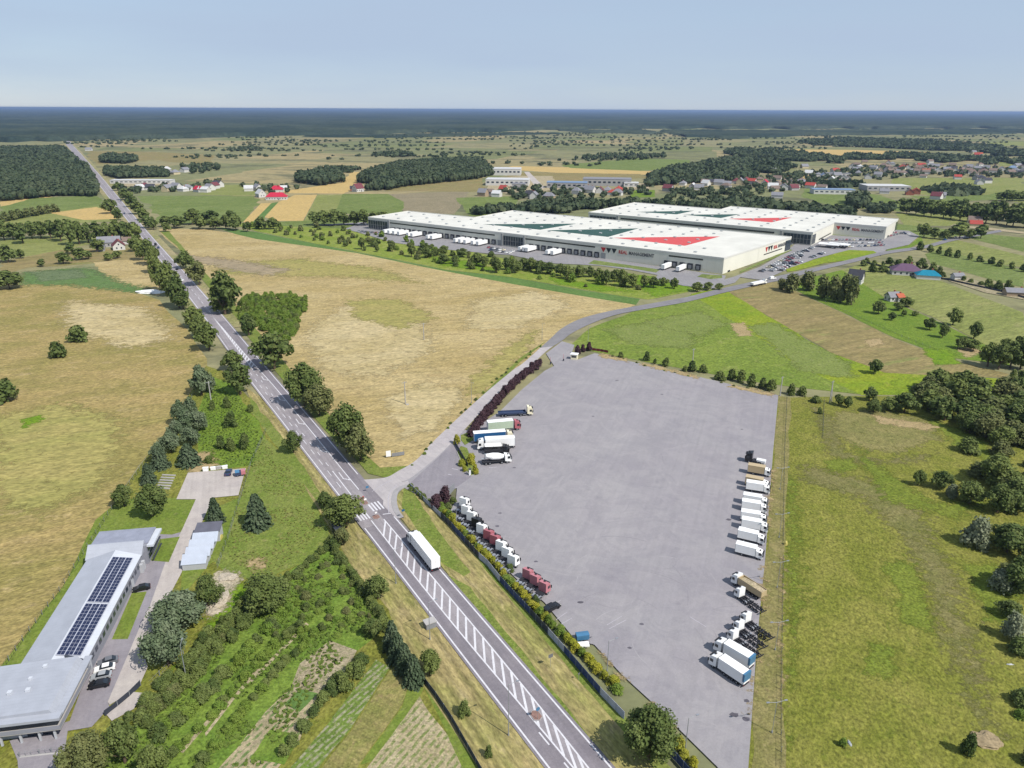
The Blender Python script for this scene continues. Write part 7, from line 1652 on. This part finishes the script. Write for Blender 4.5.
# signs on the main road
def sign(s, t_, label, shape='round', paint='blue', h=2.4, rz=None, name='road_sign', size=.45):
    p = ST(s, t_, .25); t = empty(name, p, RTH if rz is None else rz); tag(t, label, 'road sign', 'road signs')
    part('post', f's{h}', lambda bm: tube(bm, (0, 0, 0), (0, 0, h), .04, .04, 6), m_galv, t)
    if shape == 'round': part('disc', f's{h}{paint}', lambda bm: tube(bm, (0, -.06, h + .2), (0, -.03, h + .2), size, size, 16), MP[paint], t)
    else: part('plate', f's{h}{paint}{size}', lambda bm: box(bm, -size, size, -.07, -.04, h - .1, h - .1 + size * 1.6), MP[paint], t)
def island(s0, s1, t0, t1, label):
    q = [ST(s0, (t0 + t1) / 2), ST(s0 + .6, t0), ST(s1 - .6, t0), ST(s1, (t0 + t1) / 2), ST(s1 - .6, t1), ST(s0 + .6, t1)]
    bm = bmesh.new(); prism(bm, [(p.x, p.y) for p in q], ZR, ZR + .14); o = obj('traffic_island', bm, m_kerb); o['kind'] = 'structure'
    c = sum(q, Vector()) / 6; q2 = [c + (p - c) * .86 for p in q]; bm = bmesh.new(); prism(bm, [(p.x, p.y) for p in q2], ZR + .14, ZR + .16); o = obj('island_paving', bm, m_brick); o['kind'] = 'structure'
island(1.6, 4.6, -2.0, 0., ''); island(86.5, 89.5, -4.4, -2.2, ''); island(95.5, 101.5, -4.6, -2.6, '')
sign(2.2, -1.2, 'blue arrow sign on the red paved island in the hatched median', paint='teal'); sign(96.4, -3.6, 'white and red keep-right sign on the island at the crossing', 'plate', 'white', 1.6, size=.35); sign(99, -3.4, 'orange marker post on the upper traffic island', 'plate', 'red', 1.2, size=.3)
sign(88, -3.3, 'marker on the lower traffic island before the hatching', 'plate', 'white', 1.4, size=.3)
sign(103.5, -.6, 'blue crossing sign standing on the road by the side road mouth', 'plate', 'teal', 1.4)
sign(13, 8.4, 'dark backed warning sign on the dry verge by the lot fence', 'plate', 'grey', 2.6, size=.55); sign(84, 3.4, 'crossing sign at the paved corner of the junction', 'plate', 'blue', 2.2)
sign(7, 11.5, 'small marker post farther down the dry verge by the lot', 'plate', 'grey', 1.6, size=.25)
# bus shelters
c = G(338, 535); t = empty('bus_shelter', c, RTH); tag(t, 'dark glazed bus shelter under the large tree at the crossing', 'bus shelter')
part('roof', 'bs', lambda bm: box(bm, -1.0, 1.0, -2.4, 2.4, 2.4, 2.55), m_fence, t); part('back_wall', 'bs', lambda bm: box(bm, -.95, -.9, -2.3, 2.3, .2, 2.4), m_scr, t); part('bench', 'bs', lambda bm: box(bm, -.8, -.4, -1.8, 1.8, .45, .52), m_wood, t); [part('post', 'bs', lambda bm: box(bm, -.05, .05, -.05, .05, 0, 2.4), m_galv, t, (x, y, 0)) for x in (-.9, .9) for y in (-2.3, 2.3)]
c = G(430, 627); t = empty('transformer_box', c, RTH); tag(t, 'grey roadside cabinet on the near verge by the lowest bends', 'cabinet')
part('housing', 'tb', lambda bm: box(bm, -1.2, 1.2, -.9, .9, 0, 1.6), m_fgrey, t); part('lid', 'tb', lambda bm: box(bm, -1.35, 1.35, -1.05, 1.05, 1.6, 1.75), m_concrete, t)
# field billboard near the junction
c = G(391, 457.5); t = empty('billboard', c, R(20)); tag(t, 'white and grey hoarding standing in the grass by the junction', 'hoarding')
part('board', 'bb', lambda bm: box(bm, -1.6, 0, -.05, .05, .5, 2.6), MP['white'], t); part('board', 'bc', lambda bm: box(bm, .3, 4.6, -.05, .05, .3, 1.5), m_fgrey, t); [part('post', 'bb', lambda bm: box(bm, -.06, .06, .05, .15, 0, 2.4), m_wood, t, (x, 0, 0)) for x in (-1.5, -.1, 1.6, 4.4)]
# rubble, heaps and litter
def heap(u, v, w, d, h, mat, name, label, cat, seed):
    r = random.Random(seed); c = G(u, v); bm = bmesh.new(); bmesh.ops.create_icosphere(bm, subdivisions=3, radius=1)
    for q in bm.verts:
        k = 1 + .35 * mnoise.noise(q.co * 2.3 + Vector((seed, 0, 0))) + r.uniform(-.06, .06); q.co = Vector((q.co.x * w * k, q.co.y * d * k, max(-.05, q.co.z * h * k)))
    o = obj(name, bm, mat); o.location = (c.x, c.y, .1); tag(o, label, cat)
m_rub = flat('crushed_rubble', (198, 186, 166), .95, .1, var=.3, vs_=2)
heap(217, 600, 2.8, 3.6, .9, m_rub, 'rubble_heap', 'pale rubble heap between dark tree and big round tree', 'rubble heap', 2); heap(228, 578, 2.6, 2.0, .7, m_rub, 'rubble_heap', 'smaller rubble heap higher up beside the fence', 'rubble heap', 5); heap(213, 612, 1.8, 1.2, .5, m_rub, 'rubble_heap', 'low tail of rubble below the pale heap', 'rubble heap', 9)
heap(149.5, 292.5, 9, 3.6, 1.6, MP['white'], 'covered_heap', 'white sheeted heap by the verge trees in the dry meadow', 'covered heap', 4)
heap(986, 741, 2.8, 2.2, .7, flat('dry_brush', (170, 152, 120), .95, .1, var=.3, vs_=2), 'brush_heap', 'pale heap of dry brush low in the rough meadow', 'brush heap', 6)
heap(849.5, 744, .3, .7, .25, MP['silver'], 'rubbish_bag', 'white rubbish in the green clump low in the rough meadow', 'rubbish', 7); heap(1010, 665, .8, .2, .2, MP['silver'], 'rubbish_bag', 'white rubbish under the silvery bushes at the meadow side', 'rubbish', 8)
heap(785.5, 545, .5, .5, 1.2, MP['yellow'], 'yellow_post', 'short yellow marker by the east fence', 'marker', 3)
heap(173, 742, 1.2, 1.2, .5, f_sand, 'sand_heap', 'small sand heap near the factory gate bushes', 'sand heap', 12) if False else None
